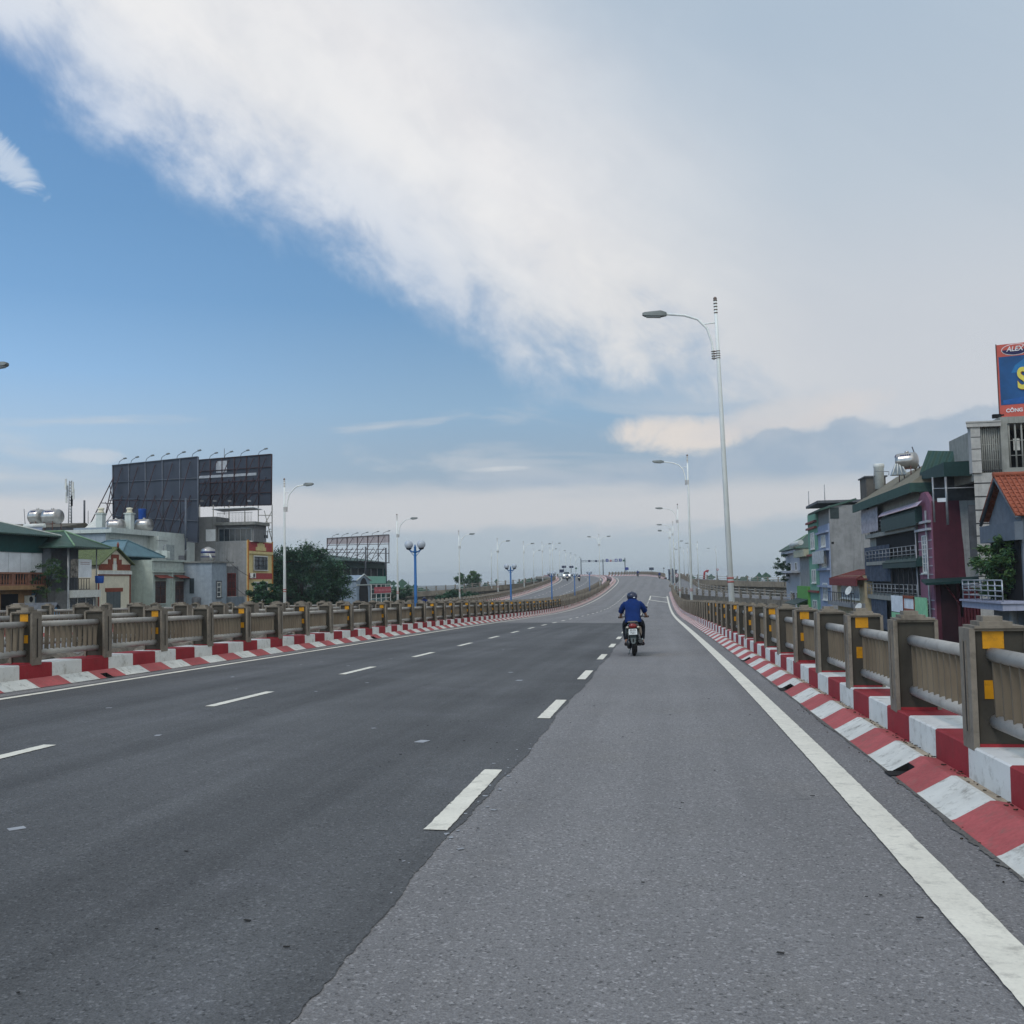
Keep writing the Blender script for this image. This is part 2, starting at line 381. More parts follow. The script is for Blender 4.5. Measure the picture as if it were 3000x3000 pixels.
# ------------------------------------------------------------------ road alignment (metres)
KK = .76
ks = [-10,0,12,24,36,50,65,80,100,125,150,180,215,255,285,310,330,350,380,420,470]
kc = [.0006,.0005,.0004,.0003,.0002,0,-.0001,-.0002,-.0001,0,0,0,-.0001,.0001,.0029,.0062,.0088,.011,.011,.011,.011]
gr = [.0112,-.0036,-.0184,-.0192,-.0187,-.0188,-.021,-.0211,-.018,-.0084,.003,.0135,.0259,.0385,.0405,.036,.016,.004,.001,0,0]
su = np.arange(-10, 470, .5)
kk_ = np.interp(su, ks, kc); gg = np.interp(su, ks, gr)
psi = np.cumsum(kk_)*.5; i0 = int(np.argmin(abs(su))); psi -= psi[i0]
cx = np.cumsum(-np.sin(psi))*.5; cy = np.cumsum(np.cos(psi))*.5; cz = np.cumsum(gg)*.5
cx -= cx[i0]; cy -= cy[i0]; cz -= cz[i0]
SS, CX, CY, CZ = su*KK, cx*KK, cy*KK, cz*KK
def fr(s):
    return (float(np.interp(s, SS, CX)), float(np.interp(s, SS, CY)), float(np.interp(s, SS, CZ)), float(np.interp(s, SS, psi)))
def cross(n):
    if n > -10.2: return .0165*max(0., -n)
    return .225 + .0065*(-n-11)
def rp(s, n, dz=0., flat=False):
    x, y, z, a = fr(s)
    return Vector((x+n*math.cos(a), y+n*math.sin(a), z+(0 if flat else cross(n))+dz))
def grade(s): return float(np.interp(s, SS, gg))
def ribbon(mb, s0, s1, prof, step=1., mi=None):
    """sweep a profile of (n, dz) along the alignment"""
    N = max(1, int(round((s1-s0)/step))); m = len(prof)
    vs = []
    for i in range(N+1):
        s = s0+(s1-s0)*i/N
        vs += [rp(s, n, dz) for n, dz in prof]
    fs = [(i*m+j, i*m+j+1, (i+1)*m+j+1, (i+1)*m+j) for i in range(N) for j in range(m-1)]
    mb.add(vs, fs); 
    if mi is not None: mb.mi[-len(fs):] = [mi(j) for i in range(N) for j in range(m-1)]
    return mb

# ground far below the viaduct
g_m = M('city_ground', (92, 92, 86), var=.35, scale=.08, dirt=(60, 74, 48), dirtamt=.8)
GZ = -7.5
gb = MB(); gb.add([(-2500,-250,GZ),(2500,-250,GZ),(2500,3000,GZ),(-2500,3000,GZ)], [(0,1,2,3)])
tag(gb.build('ground', g_m), kind='structure')

asph_light = asphalt('asphalt_light', (.194,.186,.184), (.204,.192,.182), .09, 1.0)
asph_dark = asphalt('asphalt_dark', (.093,.093,.094), (.113,.112,.117), .18, .9)
asph_mid = asphalt('asphalt_far', (.170,.166,.167), (.178,.172,.168), .08)
conc = M('concrete', (128, 122, 112), var=.22, scale=1.2, streak=.45, dirt=(74, 68, 60), dirtamt=.45, bump=.2)
conc_dk = M('concrete_dark', (84, 80, 75), var=.25, scale=1.0, streak=.5)
A_R, A_L = 1.57, -8.9
B_R, B_L = -11.62, -21.3
def strip(name, s0, s1, n0, n1, dz, mat, parts=6, step=1.2):
    mb = MB(); ribbon(mb, s0, s1, [(n0+(n1-n0)*i/parts, dz) for i in range(parts+1)], step)
    return tag(mb.build(name, mat), kind='structure')
strip('carriageway', -6, 285, -9.0, 2.0, 0., asph_light, 10)
strip('opposite_carriageway', -6, 266, -21.6, -11.4, 0., asph_mid, 6)
# the darker surfacing of the two main lanes, with a ragged edge along the lane line
mb = MB(); vs = []; fs = []
S_END = 52.4; N = 1500
for i in range(N+1):
    s = -5+(S_END+5)*(i/N)
    e = -1.195+.022*math.sin(s*.9)+.010*math.sin(s*3.1+1)+.005*math.sin(s*7.7)+.008*rnd.uniform(-1,1)
    vs += [rp(s, n, .004) for n in (-8.6, -5, -2.5, e)]
for i in range(N):
    for j in range(3): a = i*4+j; fs.append((a, a+1, a+5, a+4))
mb.add(vs, fs); tag(mb.build('road_surfacing', asph_dark), kind='structure')
# movement joint and faint seams
for nm, s, w_, n0, n1, mt in (('expansion_joint', 111., .22, -8.6, 1.5, M('joint_pale', (150,152,154))), ('surfacing_seam', S_END, .16, -8.6, -1.6, M('joint_dark', (52,53,56))),
                          ('expansion_joint', 76., .10, -8.6, 1.5, M('joint_mid', (96,98,102)))):
    mb = MB(); ribbon(mb, s, s+w_, [(n0+(n1-n0)*i/8, .008) for i in range(9)], w_); tag(mb.build(nm, mt), kind='structure')

# ------------------------------------------------------------------ painted lines
def paint_mat(name, col, wear):
    m = M(name, col, rough=.7, var=.06, scale=3., fine=.05, dirt=(128, 124, 116), dirtamt=wear)
    return m
white_line = paint_mat('line_paint', (218, 212, 197), .45)
def dashmesh(mb, s0, s1, n, w, dz=.010, jag=.006, N=40):
    vs = []
    for i in range(N+1):
        s = s0+(s1-s0)*i/N
        vs += [rp(s, n-w/2+rnd.uniform(-jag, jag)*.6, dz), rp(s, n+w/2+rnd.uniform(-jag, jag)*.6, dz)]
    mb.add(vs, [(2*i, 2*i+1, 2*i+3, 2*i+2) for i in range(N)])
mb = MB()
for k in range(26):
    c = 6.61+5.21*k
    if c > 180: break
    dashmesh(mb, c-.98, c+.98, -1.317, .135)
for k in range(-1, 30):
    c = 12.39+5.07*k
    n = -5.38 if c < 75 else -5.38+.25*min(1, (c-75)/30)
    dashmesh(mb, c-.95, c+.95, n, .125)
tag(mb.build('lane_dashes', white_line), kind='structure')
mb = MB(); dashmesh(mb, -3, 150, 1.18, .19, .010, .004, 2400)
tag(mb.build('edge_line_right', white_line), kind='structure')
mb = MB(); dashmesh(mb, -3, 236, -8.38, .12, .010, .006, 900)
tag(mb.build('edge_line_left', white_line), kind='structure')
# flecks of spilt line paint and scattered debris on the asphalt
mb = MB(); mk = MB()
for k in range(30):
    s = rnd.uniform(4.2, 9.5); n = -1.2+rnd.gauss(0, .06); w = rnd.uniform(.006, .022)
    p = rp(s, n, .007); mb.box(p, (w, w*rnd.uniform(.8, 2.2), .002), rot=rnd.uniform(0, 3))
for k in range(46):
    s = rnd.uniform(5, 26); n = rnd.uniform(-7.6, -2.2); p = rp(s, n, .007); q = rnd.uniform(.03, .10)
    if rnd.random() < .4: mb.box(p, (q, q*rnd.uniform(.4, 1.4), .002), rot=rnd.uniform(0, 3))
for k in range(60):
    s = rnd.uniform(2.2, 14); n = rnd.uniform(-2.5, 1.0); p = rp(s, n, .010); q = rnd.uniform(.004, .012)
    mk.box(p, (q*rnd.uniform(.8, 3), q, .003), rot=rnd.uniform(-.5, .5))
tag(mb.build('paint_flecks', M('fleck_paint', (150, 152, 156))), kind='stuff')
tag(mk.build('road_grit', M('grit', (44, 42, 40))), kind='stuff')
# hatched merge box where the right lane widens
mb = MB()
def stroke(p, q, w=.16, dz=.011):
    (s0, n0), (s1, n1) = p, q; N = 14; L = math.hypot(s1-s0, n1-n0); ds, dn = (s1-s0)/L, (n1-n0)/L
    vs = []
    for i in range(N+1):
        t = i/N; s, n = s0+(s1-s0)*t, n0+(n1-n0)*t
        vs += [rp(s-dn*w/2, n+ds*w/2, dz), rp(s+dn*w/2, n-ds*w/2, dz)]
    mb.add(vs, [(2*i, 2*i+1, 2*i+3, 2*i+2) for i in range(N)])
stroke((136, -1.25), (152, -1.25), .17); stroke((152, -1.2), (143, 1.35), .3); stroke((136, -1.2), (126, 1.1), .34)
tag(mb.build('merge_box_lines', white_line), kind='structure')
# opposite carriageway lines
mb = MB()
for k in range(4, 48):
    c = 12.+5.07*k
    for n in (-14.9, -18.2): dashmesh(mb, c-.95, c+.95, n, .13, N=3)
ribbon(mb, 0, 240, [(-12.2, .010), (-12.05, .010)], 3); ribbon(mb, 0, 240, [(-20.75, .010), (-20.6, .010)], 3)
tag(mb.build('opposite_lane_lines', white_line), kind='structure')

# ------------------------------------------------------------------ kerbs in red and white
kw = M('kerb_white', (214, 213, 208), rough=.8, var=.07, scale=2.2, dirt=(126, 116, 100), dirtamt=.5, bump=.12)
kr = M('kerb_red', (146, 44, 50), rough=.75, var=.12, scale=2.5, fine=.06, dirt=(118, 66, 62), dirtamt=.35, bump=.1)
kw2 = M('kerb_ramp_white', (206, 204, 196), rough=.85, var=.10, scale=2.6, dirt=(100, 94, 82), dirtamt=.72, bump=.3)
kr2 = M('kerb_ramp_red', (168, 84, 84), rough=.85, var=.14, scale=2.6, fine=.08, dirt=(128, 100, 92), dirtamt=.6, bump=.25)
kd = M('kerb_ledge_dust', (166, 152, 132), rough=.95, var=.2, scale=4, dirt=(90, 78, 64), dirtamt=.6)
def kerb(name, sgn, n0, s0, s1, per=.80, ph=0., step=None, drains=()):
    mb = MB(); s = s0; k = 0
    prof = [(0, 0.), (.04, .012), (.15, .072), (.235, .118), (.265, .118), (.345, .105), (.348, .308), (.362, .318), (.80, .318), (.80, -.3)]
    while s < s1-.01:
        e = min(s+per, s1); red = (k % 2 == 0)
        mats = [3, 3, 3, 3, 3, None, 1, 1, 1, 4] if red else [2, 2, 2, 2, 2, None, 0, 0, 0, 4]
        sub = 4 if s < 35 else 1
        for q in range(sub):
            a = s+(e-s)*q/sub; c = s+(e-s)*(q+1)/sub
            skip = any(d0 <= (a+c)/2 <= d1 for d0, d1 in drains)
            for j in range(len(prof)-1):
                (na, za), (nb_, zb) = prof[j], prof[j+1]
                m = mats[j]
                if j == 4: m = 5 if (not red and a < 30) else (3 if red else 2)
                if j == 5: m = 1 if red else 0
                if skip and j < 2: continue
                fz = sgn
                mb.add([rp(a, n0+sgn*na, za), rp(a, n0+sgn*nb_, zb), rp(c, n0+sgn*nb_, zb), rp(c, n0+sgn*na, za)], [(0,1,2,3)], m)
            if skip:
                A = [rp(t, n0+sgn*nn, zz) for t in (a, c) for nn, zz in ((.02, .004), (.15, .072), (.15, .0))]
                mb.add(A, [(0,1,2)], 6); mb.add(A, [(3,4,5)], 6)
                mb.add([rp(a, n0+sgn*.145, 0), rp(c, n0+sgn*.145, 0), rp(c, n0+sgn*.145, .072), rp(a, n0+sgn*.145, .072)], [(0,1,2,3)], 6)
                mb.add([rp(a, n0-sgn*.03, .012), rp(c, n0-sgn*.03, .012), rp(c, n0+sgn*.145, .012), rp(a, n0+sgn*.145, .012)], [(0,1,2,3)], 6)
        s = e; k += 1
    return tag(mb.build(name, [kw, kr, kw2, kr2, conc_dk, kd, M('drain_mouth', (30, 28, 27))]), kind='structure')
kerb('kerb_right', 1, A_R, -2.60, 166, drains=((7.5, 7.8), (14.3, 14.6), (20.7, 21.0)))
kerb('kerb_left', -1, A_L, -4.1, 262, drains=((15.3, 15.6), (31., 31.3)))
kerb('kerb_median', 1, B_R, 2, 262)
kerb('kerb_far', -1, B_L, 10, 258)
# dirt washed into the gutters
gut = M('gutter_dirt', (98, 95, 91), var=.2, scale=5, fine=.25, dirt=(74, 69, 62), dirtamt=.6)
for nm, n0, sg, s0, s1 in (('gutter_dirt', A_R, -1, 1.5, 60), ('gutter_dirt', A_L, 1, 6, 80)):
    mb = MB(); vs = []; N = int((s1-s0)/.025)
    for i in range(N+1):
        s = s0+(s1-s0)*i/N; w = max(.004, .016+.012*math.sin(s*1.3)+.008*math.sin(s*4.1+2)+.012*rnd.uniform(-1, 1))
        vs += [rp(s, n0-sg*.01, .007), rp(s, n0+sg*w, .006)]
    mb.add(vs, [(2*i, 2*i+1, 2*i+3, 2*i+2) for i in range(N)]); tag(mb.build(nm, gut), kind='stuff')
# dead leaves and dirt lodged on the kerb ledge
mb = MB()
for k in range(150):
    s = rnd.uniform(4.5, 15); q = rnd.uniform(.004, .014); p = rp(s, A_R+rnd.uniform(.272, .335), .119)
    mb.box(p, (q, q*1.6, .005), mi=rnd.choice((0, 1)), rot=rnd.uniform(0, 3))
for k in range(30):
    s = rnd.uniform(4.5, 12); q = rnd.uniform(.004, .010); p = rp(s, A_R-.03+rnd.gauss(0, .03), .006)
    mb.box(p, (q, q*1.5, .006), mi=rnd.choice((0, 1)), rot=rnd.uniform(0, 3))
tag(mb.build('kerb_debris', [M('leaf_litter', (70, 56, 40)), M('leaf_litter_dark', (40, 34, 28))]), kind='stuff')
# deck edges and girders under both carriageways
mb = MB()
ribbon(mb, -6, 285, [(2.0, -.02), (2.36, -.02), (2.55, -.3), (2.55, -.7), (1.2, -1.9), (-7.8, -1.9), (-9.6, -.7), (-9.6, -.3), (-9.4, -.02), (-9.0, -.02)], 2)
tag(mb.build('viaduct_deck', conc), kind='structure')
mb = MB()
ribbon(mb, -6, 266, [(-11.4, -.02), (-11.0, -.02), (-10.85, -.3), (-10.85, -.7), (-12.2, -1.9), (-20.6, -1.9), (-22.3, -.7), (-22.3, -.3), (-22.1, -.02), (-21.6, -.02)], 2)
tag(mb.build('opposite_viaduct_deck', conc), kind='structure')
for k in range(9):
    for nm, n in (('viaduct_pier', -3.4), ('opposite_viaduct_pier', -16.4)):
        s = 14+30*k; p = rp(s, n); mb = MB(); top = p.z-2.0
        mb.lathe((p.x, p.y, 0), [(1.0, GZ-.2), (1.0, top-1.3), (1.25, top-1.2), (2.3, top)], 18)
        tag(mb.build(nm, conc), kind='structure')

# stone rubble packed in the gap between the two decks
mb = MB(); rr_ = random.Random(31); vs = []; fs = []; cols_ = 7; N = 330
for i in range(N+1):
    s = 6+.55*i
    for j in range(cols_): n = -9.78-.155*j; vs.append(rp(s, n, rr_.uniform(.14, .40), flat=False) if 0 < j < cols_-1 else rp(s, n, -.25))
for i in range(N):
    for j in range(cols_-1): a = i*cols_+j; fs.append((a, a+1, a+cols_+1, a+cols_))
mb.add(vs, fs); tag(mb.build('median_rubble', M('rubble', (112, 104, 94), var=.45, scale=3.2, fine=.2, dirt=(64, 58, 52), dirtamt=.7)), kind='structure')

# ------------------------------------------------------------------ concrete railings
rail_c = M('railing_concrete', (128, 119, 107), rough=.85, var=.16, scale=2.0, fine=.08, streak=.75, dirt=(78, 70, 60), dirtamt=.55, bump=.25)
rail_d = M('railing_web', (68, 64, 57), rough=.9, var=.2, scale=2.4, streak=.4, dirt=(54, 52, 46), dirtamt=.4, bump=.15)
rail_p = M('railing_pipe', (166, 161, 153), rough=.75, var=.12, scale=3.0, dirt=(112, 102, 90), dirtamt=.5)
rail_b = M('railing_baluster', (112, 101, 86), rough=.9, var=.15, scale=1.6, streak=.4)
slot_m = M('railing_slot', (50, 46, 42))
yel = M('reflector_yellow', (196, 136, 22), rough=.5, var=.12, scale=5, dirt=(120, 86, 32), dirtamt=.6)
HB, HT = .318, 1.075
def post_mesh():
    """local frame: +Y along the road, +X away from the road, origin on the road edge line at the front of the post"""
    mb = MB()
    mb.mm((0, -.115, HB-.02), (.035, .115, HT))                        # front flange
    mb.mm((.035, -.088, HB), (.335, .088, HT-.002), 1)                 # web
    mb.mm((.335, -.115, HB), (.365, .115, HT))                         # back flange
    mb.mm((.035, -.112, HT-.018), (.335, .112, HT-.003))               # top plate
    mb.mm((-.003, -.02, HB+.09), (.0, .02, HT-.09), 2)                 # slot in the face
    mb.mm((-.007, -.032, HB+.08), (-.0, -.02, HT-.08)); mb.mm((-.007, .02, HB+.08), (-.0, .032, HT-.08))
    mb.mm((.03, -.098, HB-.004), (.34, .098, HB+.022), 3)               # splash of kerb paint round the foot
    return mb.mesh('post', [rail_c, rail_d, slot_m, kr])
def cap_mesh():
    mb = MB(); mb.mm((.03, -.13, HT), (.34, .13, HT+.016)); mb.mm((.07, -.10, HT+.016), (.27, .10, HT+.042)); mb.mm((.10, -.07, HT+.042), (.22, .07, HT+.075))
    return mb.mesh('cap', [rail_c])
def refl_mesh(z0):
    mb = MB(); mb.mm((.085, -.093, z0), (.215, -.088, z0+.118)); return mb.mesh('reflector', [yel])
def panel_mesh(L, nb):
    h = L/2-.088; mb = MB()
    for i in range(nb):
        y = -h+(i+.5)*2*h/nb; mb.mm((.133, y-.010, .46), (.193, y+.010, .91))
    return mb.mesh('baluster_panel', [rail_b])
def pipe_mesh(L, z):
    h = L/2-.088; mb = MB(); mb.path([(.16, -h, z), (.16, h, z)], .046, 14); return mb.mesh('rail_pipe', [rail_p])
PM, CM, RF1, RF2 = post_mesh(), cap_mesh(), refl_mesh(.945), refl_mesh(.625)
def simple_post():
    mb = MB(); mb.mm((0, -.11, HB-.3), (.34, .11, HT)); mb.mm((.06, -.09, HT), (.28, .09, HT+.06)); return mb.mesh('post', [rail_c])
SPM = simple_post()
def railing(name, label, ptf, ss, L, sgn, detail_to, nb=12, refl=True, par=0, group=None, pipes_only=False):
    """ptf(s) -> point at the front of the post, heading, grade"""
    root = empty(name, ptf(ss[0])[0], label, 'railing', group); o = root.location.copy()
    pan, top, bot = panel_mesh(L, nb), pipe_mesh(L, .895), pipe_mesh(L, .47)
    far_pan = panel_mesh(L, 7); jit = random.Random(len(ss)+int(abs(ss[0])*10))
    for i, s in enumerate(ss):
        p, a, g = ptf(s); det = i < detail_to
        flip = 0 if sgn > 0 else math.pi
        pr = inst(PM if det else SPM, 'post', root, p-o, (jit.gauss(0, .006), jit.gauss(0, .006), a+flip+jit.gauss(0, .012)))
        if det:
            inst(CM, 'cap', pr)
            if refl and i % 2 == par:
                # squares of yellow on the web that faces oncoming eyes
                for me in (RF1, RF2):
                    r_ = inst(me, 'reflector', pr)
                    if sgn < 0: r_.scale = (1, -1, 1)
        if i < len(ss)-1:
            q, a2, g2 = ptf(s+L/2)
            pn = inst(top if pipes_only else pan if det else far_pan, 'rail_pipe' if pipes_only else 'baluster_panel', root, q-o, (math.atan(g2)*(1 if sgn > 0 else -1)+jit.gauss(0, .002), jit.gauss(0, .01), a2+flip))
            if not pipes_only: inst(top, 'rail_pipe', pn); inst(bot, 'rail_pipe', pn)
            else: inst(bot, 'rail_pipe', root, pn.location, pn.rotation_euler)
    return root
def alongA(n):
    return lambda s: (rp(s, n), fr(s)[3], grade(s))
def rng(a, b, st):
    out = []; s = a
    while s < b: out.append(s); s += st
    return out
railing('railing', 'near concrete railing with yellow squares on its posts along the right kerb', alongA(1.915), rng(6.98-2.15, 168, 2.15), 2.15, 1, 44, par=1)
railing('railing', 'concrete railing behind the left red and white kerb of the empty near carriageway', alongA(-9.235), rng(13.9-1.975*2, 190, 1.975), 1.975, -1, 45)
railing('railing', 'second railing from the left kerb, across the narrow gap with the blue lamps', alongA(-11.05), rng(15.9-1.99, 190, 1.99), 1.99, 1, 26, refl=False)
railing('railing', 'outermost left railing, below the house fronts, with the row of white lamps', alongA(-21.75), rng(24, 218, 1.99), 1.99, -1, 20, refl=False)

# ------------------------------------------------------------------ street lamps
lampw = M('lamp_pole_white', (226, 228, 224), rough=.5, var=.06, scale=2, streak=.15)
lamph = M('lamp_head_grey', (112, 117, 116), rough=.5, var=.1, scale=6)
lampg = M('lamp_lens', (150, 155, 154), rough=.3)
ringm = M('lamp_rings', (120, 104, 96), rough=.6)
bandm = M('lamp_band', (150, 70, 62), rough=.7)
def arm_parts(root, H, side, reach=1.62, ztop=None):
    k_ = H/10.9; reach = reach*k_
    """side -1: arm reaches towards -X"""
    z = H-1.85
    pts = [(side*.14, 0, z-.12), (side*.15, 0, z), (side*.18, 0, z+.45), (side*.30, 0, z+.90), (side*.58, 0, z+1.22), (side*1.0*k_, 0, z+1.38), (side*reach, 0, z+1.47)]
    mb = MB(); mb.path(pts, .038, 10)
    mb.path([(0, 0, H-.78), (side*.45, 0, H-.80)], .022, 8)
    a = mb.build('arm', lampw, root)
    mb = MB(); e = side*(reach-.05); d = side
    P = lambda x, y, zz: (e+d*x*.82*k_, y*.9, z+1.47+zz)
    mb.hexa([P(0,-.06,-.06), P(0,.06,-.06), P(0,.06,.05), P(0,-.06,.05), P(.22,-.15,-.07), P(.22,.15,-.07), P(.22,.11,.11), P(.22,-.11,.11)])
    mb.hexa([P(.22,-.15,-.07), P(.22,.15,-.07), P(.22,.11,.11), P(.22,-.11,.11), P(.85,-.14,-.02), P(.85,.14,-.02), P(.85,.09,.10), P(.85,-.09,.10)])
    mb.hexa([P(.85,-.14,-.02), P(.85,.14,-.02), P(.85,.09,.10), P(.85,-.09,.10), P(.95,-.10,.02), P(.95,.10,.02), P(.95,.06,.08), P(.95,-.06,.08)])
    h = mb.build('lamp_head', lamph, root)
    mb = MB(); mb.hexa([P(.24,-.11,-.10), P(.24,.11,-.10), P(.24,.11,-.072), P(.24,-.11,-.072), P(.80,-.10,-.06), P(.80,.10,-.06), P(.80,.10,-.026), P(.80,-.10,-.026)])
    mb.build('lens', lampg, h)
def street_lamp(name, H, sides, label='', group=None):
    root = empty(name, (0,0,0), label, 'street lamp', group)
    mb = MB(); mb.path([(0,0,-.4), (0,0,H-2), (0,0,H-.02)], [.102, .060, .044], 14); mb.lathe((0,0,0), [(.17,-.4),(.17,-.36),(.12,-.34)], 14)
    pole = mb.build('pole', lampw, root)
    mb = MB()
    for k in range(4):
        for x in ([0]+[s_*.14 for s_ in sides]): mb.lathe((x, 0, H-1.93+k*.075), [(.072,-.010),(.072,.010)], 12)
    for k in range(5): mb.lathe((0, 0, H-.06-k*.10), [(.062,-.014),(.062,.014)], 12)
    mb.ball((0,0,H), .06, 10, 7)
    mb.build('ring_clamps', ringm, root)
    mb = MB()
    for k in range(2): mb.lathe((0, 0, 1.75+k*.12), [(.106,-.022),(.106,.022)], 14)
    mb.build('painted_band', bandm, root)
    for s_ in sides: arm_parts(root, H, s_)
    return root
proto = street_lamp('street_lamp', 10.8, (-1,))
GR = 'white lamps along the right railing'
for i, s in enumerate((32.3, 68., 107., 147., 188., 206.)):
    o = proto if i == 0 else copy_tree(proto)
    p = rp(s, 2.26, 0); o.location = (p.x, p.y, p.z+.0); o.rotation_euler = (0, R(-1.2) if i == 0 else 0, fr(s)[3])
    tag(o, ['tall white street lamp nearest on the right railing, its arm over the road', 'white street lamp on the right railing, second from the nearest', 'white street lamp on the right railing, third from the nearest',
            'white street lamp on the right railing, fourth from the nearest', 'white street lamp on the right railing, fifth from the nearest', 'farthest white street lamp on the right railing'][i], 'street lamp', GR)
protoL = street_lamp('street_lamp', 8.5, (1,))
GL = 'white lamps along the outermost left railing'
for i, s in enumerate((28.9, 57.8, 84.1, 111., 138., 165., 191., 212.)):
    o = protoL if i == 0 else copy_tree(protoL)
    p = rp(s, -22.0, 0); o.location = p; o.rotation_euler = (0, 0, fr(s)[3]); o.scale = (1, 1, 1.065 if i == 0 else 1.)
    tag(o, ['lamp head reaching in at the left picture edge, its pole out of view', 'tall white street lamp just right of the yellow and red house', 'white street lamp between the scaffold billboard and the largest blue globe lamp',
            'white street lamp right of the nearest blue globe lamp', 'white street lamp left of the second blue globe lamp', 'sixth white lamp along the outermost left railing', 'seventh white lamp along the outermost left railing', 'eighth white lamp along the outermost left railing, near the white car'][i], 'street lamp', GL)
# twin-armed lamp in the median and the blue globe lamps
tw = street_lamp('street_lamp', 9.6, (-1, 1), 'white street lamp with two arms rising from the end of the median gap'); tw['category'] = 'street lamp'
tw.location = rp(176, -10.2); tw.rotation_euler = (0, 0, fr(176)[3])
bl = M('lamp_blue', (34, 88, 140), rough=.45, var=.08, scale=3)
gm = M('globe_acrylic', (166, 172, 180), rough=.2, var=.08, scale=6); gb_ = M('globe_base', (30, 34, 40), rough=.5)
def globe_lamp():
    root = empty('globe_lamp')
    mb = MB(); mb.path([(0,0,-1.6), (0,0,.4), (0,0,3.05)], [.085, .068, .052], 14); mb.lathe((0,0,0), [(.16,-.5),(.16,-.1),(.12,0)], 14); mb.lathe((0,0,3.0), [(.06,0),(.075,.04),(.06,.09),(.05,.2),(.06,.23),(.035,.28),(.02,.36)], 12)
    mb.build('pole', bl, root)
    for s_ in (-1, 1):
        mb = MB(); mb.path([(0,0,3.02), (s_*.13,0,3.05), (s_*.27,0,3.14)], [.04,.03,.026], 8); mb.path([(0,0,2.82), (s_*.12,0,2.95), (s_*.23,0,3.09)], .013, 6); mb.build('arm', bl, root)
        mb = MB(); mb.ball((s_*.275,0,3.355), .185, 20, 14); g = mb.build('globe', gm, root)
        mb = MB(); mb.lathe((s_*.275,0,3.13), [(.04,0),(.11,.03),(.125,.085)], 14); mb.build('globe_base', gb_, g)
    return root
gp = globe_lamp()
for i, s in enumerate((42.4, 71.2, 98.6, 125.4, 152.)):
    o = gp if i == 0 else copy_tree(gp)
    o.location = rp(s, -10.3, .17); o.rotation_euler = (0, 0, fr(s)[3]); s_ = (1.0, 1.0, .97, .95, .95)[i]
    tag(o, ['nearest blue lamp post with two round globes in the median gap', 'second blue lamp post with two globes, beyond the nearest', 'third blue two-globe lamp post in the median gap, before the uphill road',
            'fourth blue two-globe lamp post in the median gap', 'farthest blue two-globe lamp post, beside the end of the median railing'][i], 'globe lamp', 'blue globe lamps in the median gap')
# ------------------------------------------------------------------ flyovers that leave the crest
class Path3:
    def __init__(s, pts):
        s.p = [Vector(q) for q in pts]; s.d = [0.]
        for a, b in zip(s.p, s.p[1:]): s.d.append(s.d[-1]+(b-a).length)
        s.L = s.d[-1]
    def at(s, t):
        t = max(0, min(s.L, t)); i = max(j for j in range(len(s.p)-1) if s.d[j] <= t+1e-9 or j == 0)
        k = (t-s.d[i])/(s.d[i+1]-s.d[i]); v = s.p[i+1]-s.p[i]
        return s.p[i]+v*k, math.atan2(-v.x, v.y), v.z/max(1e-6, math.hypot(v.x, v.y))
def smooth_path(pts, n=8):
    P = [Vector(q) for q in pts]; out = []
    for i in range(len(P)-1):
        a, b, c, d = P[max(i-1, 0)], P[i], P[i+1], P[min(i+2, len(P)-1)]
        for k in range(n):
            t = k/n; out.append(.5*((2*b)+(c-a)*t+(2*a-5*b+4*c-d)*t*t+(3*b-a-3*c+d)*t**3))
    return Path3(out+[P[-1]])
def flyover(name, near, far, side):
    """near/far: deck-level edge paths; fascia and soffit hang from the near edge"""
    N = 60; mb = MB(); vs = []
    for i in range(N+1):
        p, q = near.at(near.L*i/N)[0], far.at(far.L*i/N)[0]; w = (q-p); w.z = 0; w.normalize()
        vs += [p+Vector((0,0,.02)), p+Vector((0,0,-1.15)), p+w*1.2+Vector((0,0,-1.25)), p+w*1.9+Vector((0,0,-3.0)), q-w*1.9+Vector((0,0,-3.0)), q-w*1.2+Vector((0,0,-1.25)), q+Vector((0,0,-1.15)), q+Vector((0,0,.02))]
    fs = []; mi = []
    for i in range(N):
        for j in range(8):
            fs.append((i*8+j, i*8+(j+1) % 8, (i+1)*8+(j+1) % 8, (i+1)*8+j)); mi.append(1 if j == 7 else 0)
    mb.add(vs, fs); mb.mi = mi
    o = mb.build(name, [fascia_m, asph_mid]); tag(o, kind='structure'); return o
fascia_m = M('fascia_concrete', (118, 110, 98), var=.25, scale=.5, streak=.8, dirt=(70, 64, 56), dirtamt=.6)
DK = Vector((0, 0, -1.13))
def pts_at(L): return [at(*q)+DK for q in L]
cN = smooth_path(pts_at([(1962,1712,184),(2003,1721,172),(2100,1727,160),(2200,1731,152),(2296,1736,146),(2420,1743,140),(2600,1755,134)]))
cF = smooth_path(pts_at([(1995,1679,236),(2030,1694,215),(2049,1706,202),(2085,1713,190),(2140,1719,180),(2260,1726,170),(2420,1735,162),(2620,1748,155)]))
flyover('ramp_deck', cN, cF, 1)
dN = smooth_path(pts_at([(1975,1679,240),(2033,1682,226),(2158,1687,222),(2296,1690,218),(2450,1696,214),(2700,1708,208)]))
dF = smooth_path([p+Vector((2, 10, 0)) for p in dN.p[::8]])
flyover('upper_flyover_deck', dN, dF, 1)
eN = smooth_path(pts_at([(960,1738,222),(1190,1722,236),(1350,1711,242),(1412,1705,246),(1495,1699,250),(1557,1692,256),(1650,1679,264)]))
eF = smooth_path([p+Vector((-2, 10, 0)) for p in eN.p[::8]])
flyover('left_flyover_deck', eN, eF, -1)
